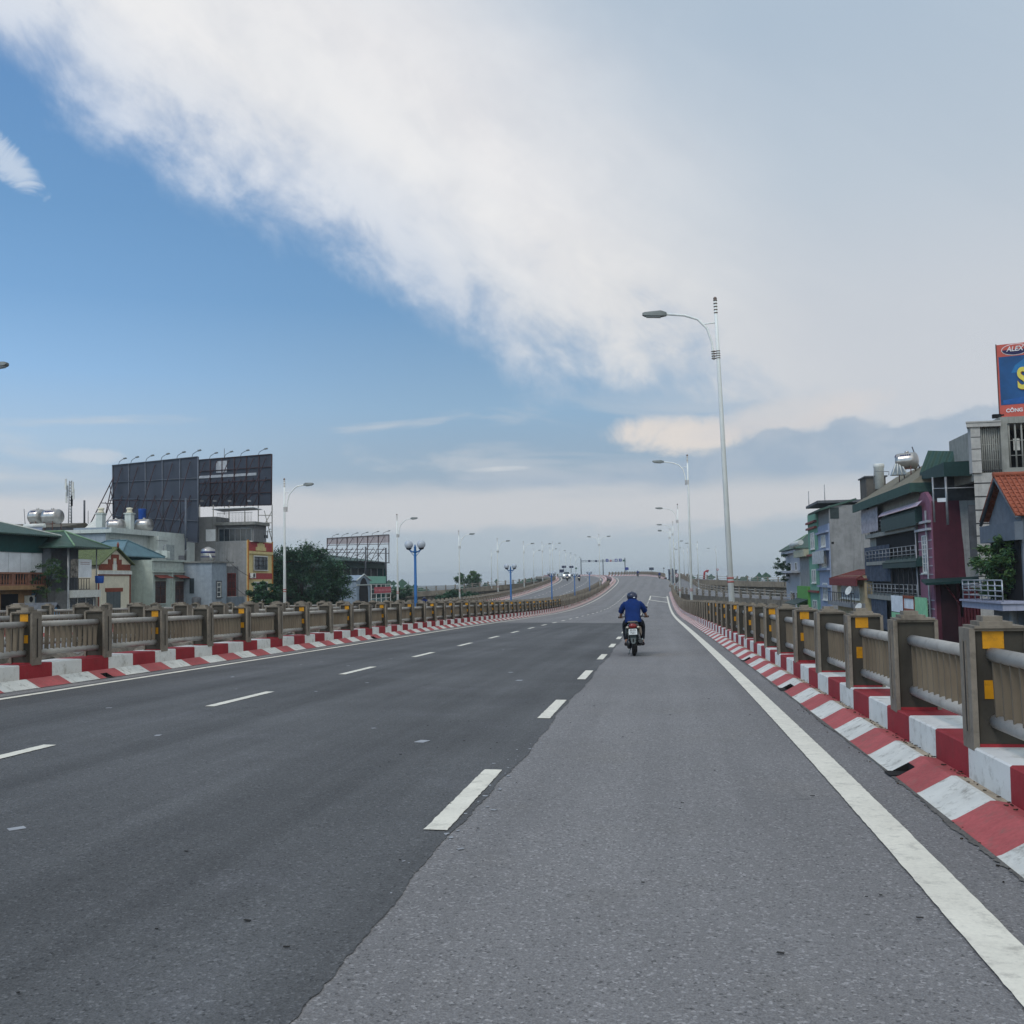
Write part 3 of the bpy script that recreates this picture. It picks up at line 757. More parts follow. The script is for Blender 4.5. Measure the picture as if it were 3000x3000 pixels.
def path_rail(label, P, L, sgn, off=.1, t0=0., t1=None):
    t1 = t1 or P.L
    def ptf(t):
        p, a, g = P.at(t); return p+Vector((math.cos(a), math.sin(a), 0))*off+Vector((0,0,0)), a, g
    return railing('railing', label, ptf, rng(t0, t1, L), L, sgn, 0, refl=False, pipes_only=True)
path_rail('railing on the near edge of the lower right ramp, above a stained concrete side', cN, 2.2, -1)
path_rail('railing on the far curved edge of the lower right ramp', cF, 2.2, 1)
path_rail('railing along the higher right flyover, against the sky', dN, 2.2, -1)
path_rail('railing along the left flyover that climbs behind the trees', eN, 2.4, -1)
# piers under the flyovers
for P, k in ((cN, 3), (dN, 3), (eN, 4)):
    for i in range(k):
        p = P.at(P.L*(i+.6)/k)[0]; mb = MB(); mb.lathe((p.x+(2 if P is not eN else -2), p.y+4, 0), [(1., GZ-.2), (1., p.z-4.), (2.2, p.z-2.9)], 14); tag(mb.build('flyover_pier', conc_dk), kind='structure')
# barrier of the bend beyond the crest
mbk = None
def alongA_out(n): return lambda s: (rp(s, n, flat=True), fr(s)[3], grade(s))
railing('railing', 'dark railing across the top of the hill where the road bends away', alongA_out(1.93), rng(226, 274, 1.6), 1.6, 1, 0)
kerb('kerb_crest', 1, A_R, 224, 275)
rustm = M('rusty_red', (120, 66, 58), rough=.8, var=.2)
poleg = M('pole_grey', (92, 98, 104), rough=.6); dkblue = M('sign_blue', (42, 58, 128), rough=.5, var=.06)
dksign = M('sign_navy', (44, 50, 74), rough=.5, var=.06); whitep = M('sign_white', (205, 208, 212), rough=.5, var=.05); redp = M('sign_red', (150, 52, 56), rough=.5, var=.06); greenp = M('sign_green', (60, 96, 84))
# lamps of the upper flyovers
GF = 'lamps along the left flyover'
for i, (x, yt, yb) in enumerate(((1440.4,1611,1705),(1564,1608,1694),(1612,1604,1690),(1640,1609,1682),(1658,1617,1684),(1672.5,1623,1684),(1687,1630,1684))):
    dep = 10.2*2950/(yb-yt+26)*.9; o = copy_tree(protoL); b_ = at(x, yb, dep); o.location = b_-Vector((0,0,1.)); o.rotation_euler = (0,0,.1)
    hh = (yb-yt)/2950*dep+1.0; o.scale = (1, 1, hh/8.5)
    tag(o, ['white lamp standing on the left flyover, leftmost of its row', 'white lamp standing on the left flyover, second of its row', 'white lamp standing on the left flyover, third of its row', 'white lamp standing on the left flyover, fourth of its row', 'thin white lamp just left of the two blue signs', 'thin white lamp between the pair of blue signs', 'thin white lamp above the round sign near the gantry'][i], 'street lamp', GF)
for i, (x, yt, yb, sd) in enumerate(((1977,1580,1690,1),(2046.5,1585,1704,-1),(2017,1600,1686,-1),(2005,1605,1684,-1),(2100,1602,1683,-1))):
    dep = 10.2*2950/(yb-yt+26)*.9; o = copy_tree(protoL if sd > 0 else proto); b_ = at(x, yb, dep); o.location = b_-Vector((0,0,1.)); o.rotation_euler = (0,0,0.)
    hh = (yb-yt)/2950*dep+1.0; o.scale = (1, 1, hh/(8.5 if sd > 0 else 10.9))
    tag(o, ['white lamp on the lower right ramp with its arm to the right', 'white lamp beside the ramp railing, right of the second nearest right lamp', 'thin white lamp on the right ramp, third of its cluster', 'thin white lamp on the right ramp, nearest the crest', 'white lamp alone on the higher right flyover above a round sign'][i], 'street lamp', 'lamps along the right ramps')

# sign gantry and signs at the crest
GD = 300
root = empty('sign_gantry', at(1767, 1684, GD), 'sign gantry with three posts spanning the road beyond the crest', 'gantry')
for x, yt, yb in ((1703,1636,1688),(1767.5,1638,1690),(1832,1634,1690)):
    p = at(x, yb, GD); q = at(x-1, yt, GD); mb = MB(); mb.path([p-Vector((0,0,1)), Vector((p.x, p.y, q.z))], .15, 10); mb.build('post', poleg, root)
for y0 in (1641.5, 1645.5):
    mb = MB(); mb.path([at(1703, y0+.8, GD), at(1833, y0-1.2, GD)], .055, 8); mb.build('beam', poleg, root)
mb = MB()
for k in range(26):
    a = at(1703+5*k, 1642.2-.08*k, GD); b = at(1705.5+5*k, 1646-.08*k, GD); mb.path([a, b], .022, 4)
mb.build('lattice', poleg, root)
def plate(parent, name, x0, y0, x1, y1, dep, mat, mark=None):
    a, b = at(x0, y1, dep-.3), at(x1, y0, dep-.3)
    mb = MB(); mb.mm((a.x, a.y-.04, a.z), (b.x, a.y+.02, b.z)); o = mb.build(name, mat, parent)
    if mark:
        w, h = b.x-a.x, b.z-a.z; mb = MB()
        for (u0_, v0_, u1_, v1_) in mark: mb.mm((a.x+w*u0_, a.y-.06, a.z+h*v0_), (a.x+w*u1_, a.y-.045, a.z+h*v1_))
        mb.build('sign_marking', whitep, o)
    return o
ZA = lambda a, b: (1600+a*.20704, 1550+b*.20704)
arrow = [(.42,.2,.58,.62), (.3,.55,.7,.66), (.38,.66,.62,.76)]
for (a, b, c, d, mt, mk) in ((595,438,625,466,dksign,None),(690,438,720,466,dksign,None),(845,422,880,464,dkblue,arrow),(902,434,926,462,redp,[(.2,.4,.8,.6)]),(972,420,1008,462,dkblue,[(.3,.2,.7,.8)]),(1032,418,1068,460,dkblue,arrow),(1088,432,1112,458,greenp,None)):
    plate(root, 'sign_panel', *ZA(a, b), *ZA(c, d), GD, mt, mk)
for xs in (470, 1060):
    pass
def small_sign(label, name, x0, y0, x1, y1, yb, dep, mat, mark=None, cat='sign', posts=None):
    xs = posts or [(x0+x1)/2]; base = at((x0+x1)/2, yb, dep); r_ = empty(name, base, label, cat)
    for x in xs:
        p = at(x, yb, dep); q = at(x, y0, dep); mb = MB(); mb.path([p-Vector((0,0,.8)), Vector((p.x, p.y, q.z))], .06, 8); mb.build('post', poleg, r_)
    plate(r_, 'sign_panel', x0, y0, x1, y1, dep, mat, mark); return r_
def zs(*q): return [v for p in q for v in ZA(*p)]
small_sign('two blue direction signs in a pair, left of the gantry, leftmost pair', 'direction_sign', *zs((222,518),(283,552)), 1683, 262, dksign, [(.7,.0,.74,1.)])
small_sign('two blue direction signs in a pair, left of the gantry, nearer the gantry', 'direction_sign', *zs((328,520),(386,552)), 1683, 264, dksign, [(.5,.0,.54,1.)])
small_sign('dark display board above the railing behind the white car', 'display_board', *zs((188,570),(255,616)), 1687, 258, dksign)
small_sign('small blue sign standing at the foot of the right gantry post', 'direction_sign', *zs((1118,540),(1166,580)), 1686, 285, dkblue)
small_sign('dark grey board standing behind the railing at the top of the hill', 'display_board', *zs((1458,543),(1522,582)), 1684, 275, M('board_grey', (62, 70, 84)))
def round_sign(label, name, x, y, r_px, yb, dep, mats, tri=False):
    r_ = empty(name, at(x, yb, dep), label, 'sign'); p = at(x, yb, dep); q = at(x, y, dep); r = r_px/2950*dep
    mb = MB(); mb.path([p-Vector((0,0,.6)), Vector((p.x, p.y, q.z))], .05, 8); mb.build('post', poleg, r_)
    n = 3 if tri else 20
    for k, (m_, f_) in enumerate(mats):
        mb = MB(); pts = [(q.x+r*f_*math.sin(2*math.pi*i/n), q.y-.1-.012*k, q.z+r*f_*math.cos(2*math.pi*i/n)) for i in range(n)]; mb.prism(pts, (0, -.01, 0)); mb.build('sign_disc' if k == 0 else 'sign_marking', m_, r_)
    return r_
round_sign('round no entry style sign with red rim beside the right railing end', 'road_sign', *ZA(1845, 655), 5.2, 1695, 205, ((redp, 1.), (whitep, .72), (redp, .3)))
round_sign('small triangular sign at the top of the hill, left of the booth', 'road_sign', *ZA(1666, 553), 3.2, 1686, 262, ((M('sign_dark', (70,76,70)), 1.),), True)
round_sign('round red sign on the higher right flyover', 'road_sign', 2102, 1669, 3.2, 1686, 219, ((redp, 1.), (whitep, .5)))
round_sign('round dark sign left of the gantry', 'road_sign', *ZA(424, 556), 2.8, 1684, 268, ((greenp, 1.),))
# booth at the crest
bp_ = at(1972, 1690, 240); root = empty('booth', bp_, 'dark blue guard booth behind the right lamp poles at the crest', 'booth')
mb = MB(); mb.mm((bp_.x-.3, bp_.y-1, bp_.z-1.5), (bp_.x+.05, bp_.y+1, bp_.z+2.0)); mb.mm((bp_.x-1.1, bp_.y-1, bp_.z-1.5), (bp_.x-.3, bp_.y+1, bp_.z+1.7)); mb.mm((bp_.x+.05, bp_.y-1, bp_.z-1.5), (bp_.x+.9, bp_.y+1, bp_.z+1.55)); mb.build('wall', M('booth_wall', (66, 76, 94)), root)
mb = MB(); mb.mm((bp_.x-1.25, bp_.y-1.2, bp_.z+1.7), (bp_.x-.3, bp_.y+1.2, bp_.z+1.8)); mb.mm((bp_.x+.05, bp_.y-1.2, bp_.z+1.55), (bp_.x+1.15, bp_.y+1.2, bp_.z+1.66)); mb.build('roof', M('booth_roof', (48, 56, 74)), root)
mb = MB(); mb.mm((bp_.x-.95, bp_.y-1.02, bp_.z+.5), (bp_.x-.45, bp_.y-1.0, bp_.z+1.3)); mb.build('window', M('booth_glass', (30, 36, 44), rough=.2), root)
# red digger arm on the upper flyover
q = at(2069, 1679, 232); root = empty('excavator_arm', q, 'folded red machine arm on a truck rising above the higher right flyover', 'crane')
S_ = .079
mb = MB(); mb.path([at(2062,1682,232)-Vector((0,0,1.2)), at(2064,1676,232), at(2070,1672.5,232)], [.28,.22,.2], 8); mb.build('boom', redp, root)
mb = MB(); mb.path([at(2070,1672.5,232), at(2076.5,1671.5,232)], [.24,.18], 8); mb.path([at(2071,1674,232), at(2074,1677,232)], .14, 6); mb.build('stick', redp, root)

# ------------------------------------------------------------------ skin-modifier figures
def skin_mesh(name, nodes, edges, mats, root=0, sub=2):
    """nodes: list of (x,y,z,r)"""
    me = bpy.data.meshes.new(name); me.from_pydata([n[:3] for n in nodes], edges, [])
    o = bpy.data.objects.new(name, me); COL.objects.link(o)
    md = o.modifiers.new('skin', 'SKIN'); md.use_smooth_shade = True
    sk = me.skin_vertices[0].data
    for i, n in enumerate(nodes):
        r = n[3] if isinstance(n[3], tuple) else (n[3], n[3]); sk[i].radius = r; sk[i].use_root = (i == root)
    md2 = o.modifiers.new('sub', 'SUBSURF'); md2.levels = md2.render_levels = sub
    bpy.context.view_layer.update(); dg = bpy.context.evaluated_depsgraph_get()
    out = bpy.data.meshes.new_from_object(o.evaluated_get(dg)); bpy.data.objects.remove(o)
    out.materials.clear()
    for m in (mats if isinstance(mats, list) else [mats]): out.materials.append(m)
    return out
skinm = M('skin', (158, 116, 92), rough=.6, var=.08, scale=20); shirtm = M('shirt_blue', (12, 42, 96), rough=.9, var=.16, scale=9, bump=.5)
trousm = M('trousers_dark', (26, 29, 36), rough=.9, var=.15, scale=9); shoem = M('shoe_dark', (34, 32, 36), rough=.7); helm = M('helmet_navy', (30, 38, 62), rough=.28, var=.05, spec=.5); hairm = M('hair_black', (24, 21, 20))
def rider():
    root = empty('person')
    # one continuous body: pelvis, spine, neck, head, both arms with hands, both legs with feet
    nd = [(0,.38,.84,(.135,.11)), (0,.42,.99,(.13,.10)), (0,.47,1.13,(.14,.095)), (0,.495,1.215,(.10,.07)), (0,.52,1.29,.052), (0,.545,1.33,.062), (0,.57,1.39,(.082,.095)), (0,.57,1.44,(.07,.08))]
    ed = [(0,1),(1,2),(2,3),(3,4),(4,5),(5,6),(6,7)]
    for s in (-1, 1):
        i = len(nd); nd += [(s*.17,.50,1.215,.056), (s*.225,.55,1.14,.05), (s*.275,.64,1.035,.043), (s*.295,.76,.975,.036), (s*.315,.88,.925,.027), (s*.325,.93,.918,(.034,.020)), (s*.325,.975,.915,(.036,.018))]
        ed += [(3,i)]+[(i+k,i+k+1) for k in range(6)]
        i = len(nd); nd += [(s*.12,.42,.815,.085), (s*.185,.62,.76,.075), (s*.205,.74,.66,.06), (s*.195,.70,.50,.052), (s*.19,.66,.34,.038), (s*.19,.66,.285,.04), (s*.205,.76,.265,.034)]
        ed += [(0,i)]+[(i+k,i+k+1) for k in range(6)]
    b = inst(skin_mesh('body', nd, ed, skinm), 'body', root)
    # fingers wrapped round the grips, joined into the body
    bm = bmesh.new(); bm.from_mesh(b.data); b_old = b.data
    mb = MB()
    for s in (-1, 1):
        for k, (ln, w) in enumerate(((.9, .0085), (1.0, .009), (.95, .0085), (.8, .0075))):
            x = s*(.295+.020*k); c = (x, .985, .905)
            mb.path([(x, .962, .922), (x, .962+.036*ln, .925), (x, 1.003, .912), (x, 1.006, .894), (x, .99, .882), (x, .972, .885)], [w, w, w, w*.95, w*.9, w*.7], 7)
        mb.path([(s*.29, .955, .905), (s*.275, .968, .890), (s*.272, .985, .882), (s*.275, .998, .884)], [.012, .011, .0095, .007], 7)
        # ear and nose
        mb.ball((s*.083, .575, 1.385), (.012, .022, .032), 8, 6)
    mb.path([(0,.655,1.405), (0,.678,1.385), (0,.662,1.372)], [.009,.016,.012], 7)
    tmp = mb.mesh('tmp', skinm); bm.from_mesh(tmp); bm.to_mesh(b.data); bm.free(); bpy.data.meshes.remove(tmp)
    for p in b.data.polygons: p.use_smooth = True
    for s in (-1, 1):
        mb = MB(); mb.ball((s*.032,.652,1.408), (.013,.008,.007), 8, 6); inst(mb.mesh('eye', M('eye_dark', (40,32,28), rough=.2)), 'eye', root)
    mb = MB(); mb.ball((0,.648,1.352), (.024,.008,.006), 10, 6); inst(mb.mesh('mouth', M('lips', (150,88,80))), 'mouth', root)
    # shirt: lofted torso with sleeves
    mb = MB(); secs = [(.335,.792,.196,.150),(.345,.84,.200,.158),(.365,.90,.192,.158),(.405,.985,.182,.152),(.445,1.08,.186,.147),(.472,1.165,.198,.136),(.49,1.235,.200,.120),(.504,1.285,.168,.100),(.517,1.325,.115,.084),(.532,1.362,.086,.078)]
    n = 28; o_ = 0; wr = random.Random(5)
    for i, (y, z, rx, ry) in enumerate(secs):
        for k in range(n):
            a_ = 2*math.pi*k/n; f_ = 1+.032*math.sin(3*a_+i*1.9)*(.3 if i > 6 else 1)+.012*math.sin(7*a_-i*2.3)*(.2 if i > 6 else 1)
            cx_ = abs(math.cos(a_))**.8*(1 if math.cos(a_) > 0 else -1); mb.v.append((rx*cx_*f_, y+ry*math.sin(a_)*f_, z+.25*ry*math.sin(a_)*(0 if i in (0,) else 1)*.3))
    for i in range(len(secs)-1):
        for k in range(n): k2 = (k+1) % n; mb.f.append((i*n+k, i*n+k2, (i+1)*n+k2, (i+1)*n+k)); mb.mi.append(0); mb.sm.append(True)
    for s in (-1, 1): mb.path([(s*.11,.495,1.225), (s*.18,.503,1.225), (s*.228,.525,1.175), (s*.262,.575,1.10), (s*.287,.63,1.05)], [.062,.070,.070,.066,.070], 16, cap=False)
    inst(mb.mesh('shirt', shirtm), 'shirt', root)
    # trousers
    nd = [(0,.40,.815,(.165,.12))]; ed = []
    for s in (-1, 1):
        i = len(nd); nd += [(s*.115,.43,.81,.10), (s*.19,.62,.765,.088), (s*.212,.745,.665,.074), (s*.205,.70,.50,.066), (s*.198,.665,.35,.058)]; ed += [(0,i)]+[(i+k,i+k+1) for k in range(4)]
    inst(skin_mesh('trousers', nd, ed, trousm), 'trousers', root)
    for s in (-1, 1):
        mb = MB(); mb.path([(s*.192,.635,.268), (s*.195,.68,.262), (s*.205,.76,.25), (s*.212,.82,.245)], [.045,.052,.046,.028], 10); inst(mb.mesh('shoe', shoem), 'shoe', root)
    mb = MB()
    mb.lathe((0,.565,1.352), [(.108,.0),(.122,.022),(.128,.06),(.122,.10),(.100,.138),(.062,.163),(.02,.172),(.001,.173)], 20)
    mb.ball((0,.565,1.53), .012, 8, 6)
    h = inst(mb.mesh('helmet', helm), 'helmet', root)
    mb = MB(); mb.prism([(-.09,.66,1.40),(.09,.66,1.40),(.06,.745,1.385),(-.06,.745,1.385)], (0,0,.012)); inst(mb.mesh('peak', helm), 'peak', h)
    mb = MB(); mb.mm((.03,.435,1.372), (.075,.447,1.392)); inst(mb.mesh('sticker', whitep), 'sticker', h)
    mb = MB()
    for s in (-1,1): mb.path([(s*.105,.56,1.36), (s*.085,.60,1.30), (0,.625,1.285)], .006, 5)
    inst(mb.mesh('chin_strap', shoem), 'chin_strap', h)
    return root
tyre = M('tyre', (26, 26, 27), rough=.9, var=.15, scale=20); blackp = M('bike_black', (22, 24, 27), rough=.35, var=.06, spec=.5); steel = M('bike_steel', (112, 118, 118), rough=.35, metal=.7)
seatm = M('seat_black', (24, 24, 26), rough=.6); tailm = M('tail_red', (120, 20, 22), rough=.2, var=.1, spec=.6); amber = M('indicator_clear', (196, 186, 170), rough=.2); fairm = M('fairing_beige', (128, 116, 100), rough=.4, var=.08); greym = M('fairing_grey', (70, 78, 78), rough=.4)
plate_w = M('plate_white', (214, 217, 216), rough=.5, var=.04); plate_ink = M('plate_ink', (40, 44, 58))
def motorcycle():
    root = empty('motorcycle')
    def wheel(y):
        mb = MB(); prof = []
        for k in range(13):
            a = math.pi*k/12*1.0; prof.append((.235+.055*math.sin(a), .05*-math.cos(a)))
        mb.lathe((0, y, .29), [(.215,-.035)]+prof+[(.215,.035)], 28, axis='x'); w_ = inst(mb.mesh('wheel', tyre), 'wheel', root)
        mb = MB(); mb.lathe((0, y, .29), [(.215,-.03),(.225,-.02),(.225,.02),(.215,.03)], 24, axis='x'); mb.lathe((0,y,.29), [(.05,-.06),(.05,.06)], 12, axis='x')
        for k in range(5):
            a = 2*math.pi*k/5; mb.path([(0,y,.29), (0,y+.22*math.cos(a),.29+.22*math.sin(a))], .014, 6)
        inst(mb.mesh('rim', steel), 'rim', w_)
    wheel(0.); wheel(1.22)
    mb = MB()      # tail fairing and under-seat body
    def loft(secs, m):
        o = len(m.v); n = len(secs[0])
        for sct in secs: m.v += [tuple(p) for p in sct]
        for i in range(len(secs)-1):
            for k in range(n): k2 = (k+1) % n; m.f.append((o+i*n+k, o+i*n+k2, o+(i+1)*n+k2, o+(i+1)*n+k)); m.mi.append(0); m.sm.append(True)
        m.f.append(tuple(o+k for k in range(n))); m.mi.append(0); m.sm.append(False); m.f.append(tuple(o+(len(secs)-1)*n+k for k in range(n))); m.mi.append(0); m.sm.append(False)
    def ell(y, cz_, hx, hz, n=14): return [(hx*math.cos(2*math.pi*k/n), y, cz_+hz*math.sin(2*math.pi*k/n)) for k in range(n)]
    loft([ell(-.28,.725,.07,.05), ell(-.2,.72,.115,.085), ell(0,.70,.145,.10), ell(.25,.64,.15,.13), ell(.5,.55,.12,.14), ell(.72,.45,.09,.12)], mb); inst(mb.mesh('body', blackp), 'body', root)
    for s in (-1, 1):
        mb = MB(); mb.prism([(s*.135,-.12,.70),(s*.155,.15,.68),(s*.165,.32,.55),(s*.15,.12,.47),(s*.135,-.06,.55)], (s*.035,0,0)); inst(mb.mesh('side_panel', fairm if s > 0 else greym), 'side_panel', root)
    mb = MB(); loft([ell(-.16,.785,.10,.028), ell(.0,.795,.13,.034), ell(.3,.785,.13,.04), ell(.6,.76,.10,.035)], mb); inst(mb.mesh('seat', seatm), 'seat', root)
    mb = MB(); mb.path([(-.10,.05,.79),(-.105,-.2,.81),(-.06,-.30,.815),(.06,-.30,.815),(.105,-.2,.81),(.10,.05,.79)], .014, 8); inst(mb.mesh('grab_rail', fairm), 'grab_rail', root)
    mb = MB(); mb.ball((0,-.275,.715), (.095,.045,.062), 16, 10); t_ = inst(mb.mesh('tail_light', tailm), 'tail_light', root)
    for s in (-1, 1):
        mb = MB(); mb.ball((s*.125,-.25,.685), (.035,.03,.026), 10, 7); inst(mb.mesh('indicator', amber), 'indicator', root)
    mb = MB(); mb.mm((-.098,-.318,.515), (.098,-.310,.648)); pl = inst(mb.mesh('number_plate', plate_w), 'number_plate', root)
    for txt, z in (('30-M5', .613), ('7531', .553)):
        me = text_mesh(txt, .060 if '-' in txt else .072, .001); me.materials.clear(); me.materials.append(plate_ink)
        o = inst(me, 'plate_lettering', pl, (0, -.321, z), (math.pi/2, 0, 0)); o.scale = (.92, 1, 1)
    mb = MB(); mb.prism([(-.085,-.30,.65),(.085,-.30,.65),(.07,-.22,.36),(-.07,-.22,.36)], (0,.02,0)); mb.prism([(-.06,-.24,.44),(.06,-.24,.44),(.055,-.27,.34),(.03,-.285,.30),(-.03,-.285,.30),(-.055,-.27,.34)], (0,-.012,0)); inst(mb.mesh('mudguard', greym), 'mudguard', root)
    for s in (-1, 1):
        mb = MB(); mb.path([(s*.10,.02,.30), (s*.115,-.04,.60)], .016, 8); q = []
        for k in range(40): a = k*.9; q.append((s*.107+.028*math.cos(a), -.01-.0006*k+.028*math.sin(a), .34+.0055*k))
        mb.path(q, .006, 5); inst(mb.mesh('shock_absorber', steel), 'shock_absorber', root)
    mb = MB(); mb.path([(.12,.75,.26),(.13,.5,.24),(.145,.2,.28),(.165,-.25,.36)], [.022,.026,.055,.052], 12); e = inst(mb.mesh('exhaust', blackp), 'exhaust', root)
    mb = MB(); mb.path([(.205,.12,.33),(.21,-.18,.40)], [.016,.022], 8); inst(mb.mesh('heat_shield', steel), 'heat_shield', e)
    mb = MB(); mb.lathe((-.03,.0,.29), [(.09,-.13),(.12,-.10),(.12,-.05),(.07,0.)], 14, axis='x'); mb.mm((-.16,.0,.22), (-.08,.55,.34)); mb.mm((-.13,.45,.22),(.13,.78,.46)); inst(mb.mesh('engine', blackp), 'engine', root)
    mb = MB()
    for s in (-1, 1): mb.path([(0,.66,.27),(s*.24,.68,.27)], .016, 8); mb.path([(0,.30,.32),(s*.2,.30,.32)], .012, 8)
    mb.path([(-.06,.3,.25),(-.14,.18,.03)], .012, 6); inst(mb.mesh('foot_pegs', steel), 'foot_pegs', root)
    mb = MB(); mb.path([(-.36,.97,.905),(-.22,1.0,.915),(-.08,1.03,.90),(.08,1.03,.90),(.22,1.0,.915),(.36,.97,.905)], .014, 8); hb = inst(mb.mesh('handlebar', blackp), 'handlebar', root)
    for s in (-1, 1):
        mb = MB(); mb.path([(s*.27,.985,.91),(s*.375,.965,.905)], .021, 10); inst(mb.mesh('grip', seatm), 'grip', hb)
        mb = MB(); mb.path([(s*.2,1.0,.92),(s*.25,1.0,1.02),(s*.295,.99,1.10)], .008, 6); mb.ball((s*.305,.985,1.125), (.05,.016,.034), 14, 8); inst(mb.mesh('mirror', blackp), 'mirror', root)
    mb = MB(); loft([ell(.92,.80,.05,.10), ell(1.02,.86,.10,.09), ell(1.12,.86,.09,.08), ell(1.18,.85,.04,.05)], mb); inst(mb.mesh('front_cowl', blackp), 'front_cowl', root)
    mb = MB(); mb.ball((0,1.17,.86), (.06,.03,.045), 12, 8); inst(mb.mesh('headlight', amber), 'headlight', root)
    mb = MB()
    for s in (-1,1): mb.path([(s*.06,1.22,.29),(s*.07,1.08,.78)], .022, 8)
    inst(mb.mesh('fork', steel), 'fork', root)
    mb = MB(); mb.prism([(-.05,1.5,.45),(-.05,1.35,.60),(-.05,1.1,.60),(-.05,.93,.42),(-.05,1.0,.45),(-.05,1.2,.575),(-.05,1.38,.545)], (.10,0,0)); inst(mb.mesh('front_mudguard', blackp), 'front_mudguard', root)
    return root
moto = motorcycle(); man = rider()
mp = rp(22.75, -.63); hd = fr(22.75)[3]
for o, lb, ct in ((moto, 'dark motorcycle seen from behind with white number plate and red tail light', 'motorcycle'), (man, 'person in blue T-shirt, dark trousers and navy helmet riding the nearest motorcycle away', 'person')):
    o.location = mp; o.scale = (.94, .94, .94); o.rotation_euler = (math.atan(grade(22.75)), R(-1.3), hd); tag(o, lb, ct)
headm = bpy.data.materials.new('lit_headlight'); headm.use_nodes = True; headm.node_tree.nodes['Principled BSDF'].inputs['Emission Color'].default_value = (1, .93, .75, 1); headm.node_tree.nodes['Principled BSDF'].inputs['Emission Strength'].default_value = 4.
OTH = [(243, -1.5, 0, 'distant motorcycle crossing the top of the hill, left one of two', 'person on the left one of two distant motorcycles at the crest'),
       (226, 1.0, 0, 'distant motorcycle at the right kerb of the hilltop', 'person riding the distant motorcycle by the right kerb of the hilltop'),
       (214, -16.6, math.pi, 'oncoming motorcycle with a bright headlight on the opposite carriageway', 'person riding the oncoming motorcycle with bright headlight'),
       (216, -19.2, math.pi, 'oncoming motorcycle right beside the white car', 'person riding the motorcycle beside the white car'),
       (83, -19.3, math.pi, 'oncoming motorcycle half hidden behind the railings near the arched grey gate', 'person with pale helmet seen over the railings near the arched grey gate')]
for s, n, rz, l1, l2 in OTH:
    for src, lb, ct in ((moto, l1, 'motorcycle'), (man, l2, 'person')):
        o = copy_tree(src); o.location = rp(s, n); o.rotation_euler = (0, 0, fr(s)[3]+rz); tag(o, lb, ct)
        if src is moto and rz and s > 200:
            for ch in o.children:
                if ch.name.startswith('headlight'):
                    ch.data = ch.data.copy(); ch.data.materials.clear(); ch.data.materials.append(headm); ch.scale = (1, 1, 1)
# white car
def car(s, n, rz):
    root = empty('car', (0,0,0), 'white car with headlights on driving towards the camera on the opposite carriageway', 'car')
    cm = M('car_white', (205, 208, 208), rough=.3, var=.04, spec=.5); cg = M('car_glass', (40, 48, 52), rough=.1)
    prof = [(-2.1,.35),(-2.15,.7),(-2.0,.95),(-1.2,1.02),(1.9,1.0),(2.1,.85),(2.1,.35)]
    mb = MB(); mb.prism([(-.84,y,z) for y, z in prof], (1.68,0,0)); mb.build('body', cm, root)
    mb = MB(); mb.hexa([(-.78,-1.15,1.0),(.78,-1.15,1.0),(.78,1.85,1.0),(-.78,1.85,1.0),(-.62,-.35,1.52),(.62,-.35,1.52),(.62,1.2,1.52),(-.62,1.2,1.52)]); c_ = mb.build('cabin', cm, root)
    mb = MB(); mb.sheet([(-.68,-1.12,1.05),(.68,-1.12,1.05),(.58,-.42,1.47),(-.58,-.42,1.47)], .03)
    for p in mb.v: pass
    mb.v = [(x, y-.05, z+.02) for x, y, z in mb.v]; mb.build('windscreen', cg, root)
    for s_ in (-1, 1):
        mb = MB(); mb.hexa([(s_*.79,-.95,1.04),(s_*.80,-.95,1.04),(s_*.80,1.6,1.04),(s_*.79,1.6,1.04),(s_*.63,-.3,1.45),(s_*.64,-.3,1.45),(s_*.64,1.1,1.45),(s_*.63,1.1,1.45)]); mb.build('side_window', cg, root)
        mb = MB(); mb.ball((s_*.62,-2.1,.75), (.16,.06,.09), 10, 7); mb.build('headlight', headm, root)
        for y in (-1.35, 1.35):
            mb = MB(); mb.lathe((s_*.76, y, .32), [(.2,-.1),(.32,-.1),(.32,.1),(.2,.1)], 18, axis='x'); w_ = mb.build('wheel', tyre, root)
            mb = MB(); mb.lathe((s_*.77, y, .32), [(.2,-.1),(.2,.1)], 14, axis='x'); mb.build('rim', steel, w_)
    root.location = rp(s, n); root.rotation_euler = (0, 0, fr(s)[3]+rz); return root
car(230, -19.6, 0)
# ------------------------------------------------------------------ houses below the viaduct
Z1 = lambda a, b: (a*.43996, 1250+b*.43996)
Z2 = lambda a, b: (750+a*.33644, 1450+b*.33644)
Z5 = lambda a, b: (2250+a*.4918, 950+b*.4918)
Z0 = lambda a, b: (a*.23292, 1500+b*.23292)
class Fr:
    """a wall plane: axis 'x' (faces the road) or 'y' (faces the camera); u runs along it, d stands out of it"""
    def __init__(s, ax, val, sg): s.ax, s.val, s.sg = ax, val, sg
    def uv(s, P):
        p = on_x(*P, s.val) if s.ax == 'x' else on_y(*P, s.val)
        return (p.y if s.ax == 'x' else p.x), p.z
    def pt(s, u, v, d=0.):
        return Vector((s.val+s.sg*d, u, v)) if s.ax == 'x' else Vector((u, s.val+s.sg*d, v))
    def box(s, mb, u0, u1, v0, v1, d0, d1, mi=0): return mb.mm(s.pt(u0, v0, d0), s.pt(u1, v1, d1), mi)
    def rect(s, A, B):
        a, b = s.uv(A), s.uv(B); return min(a[0], b[0]), max(a[0], b[0]), min(a[1], b[1]), max(a[1], b[1])
glass_d = M('window_glass', (44, 52, 58), rough=.15, var=.35, scale=1.5, spec=.6)
glass_l = M('window_glass_pale', (120, 130, 138), rough=.25, var=.3, scale=1.5)
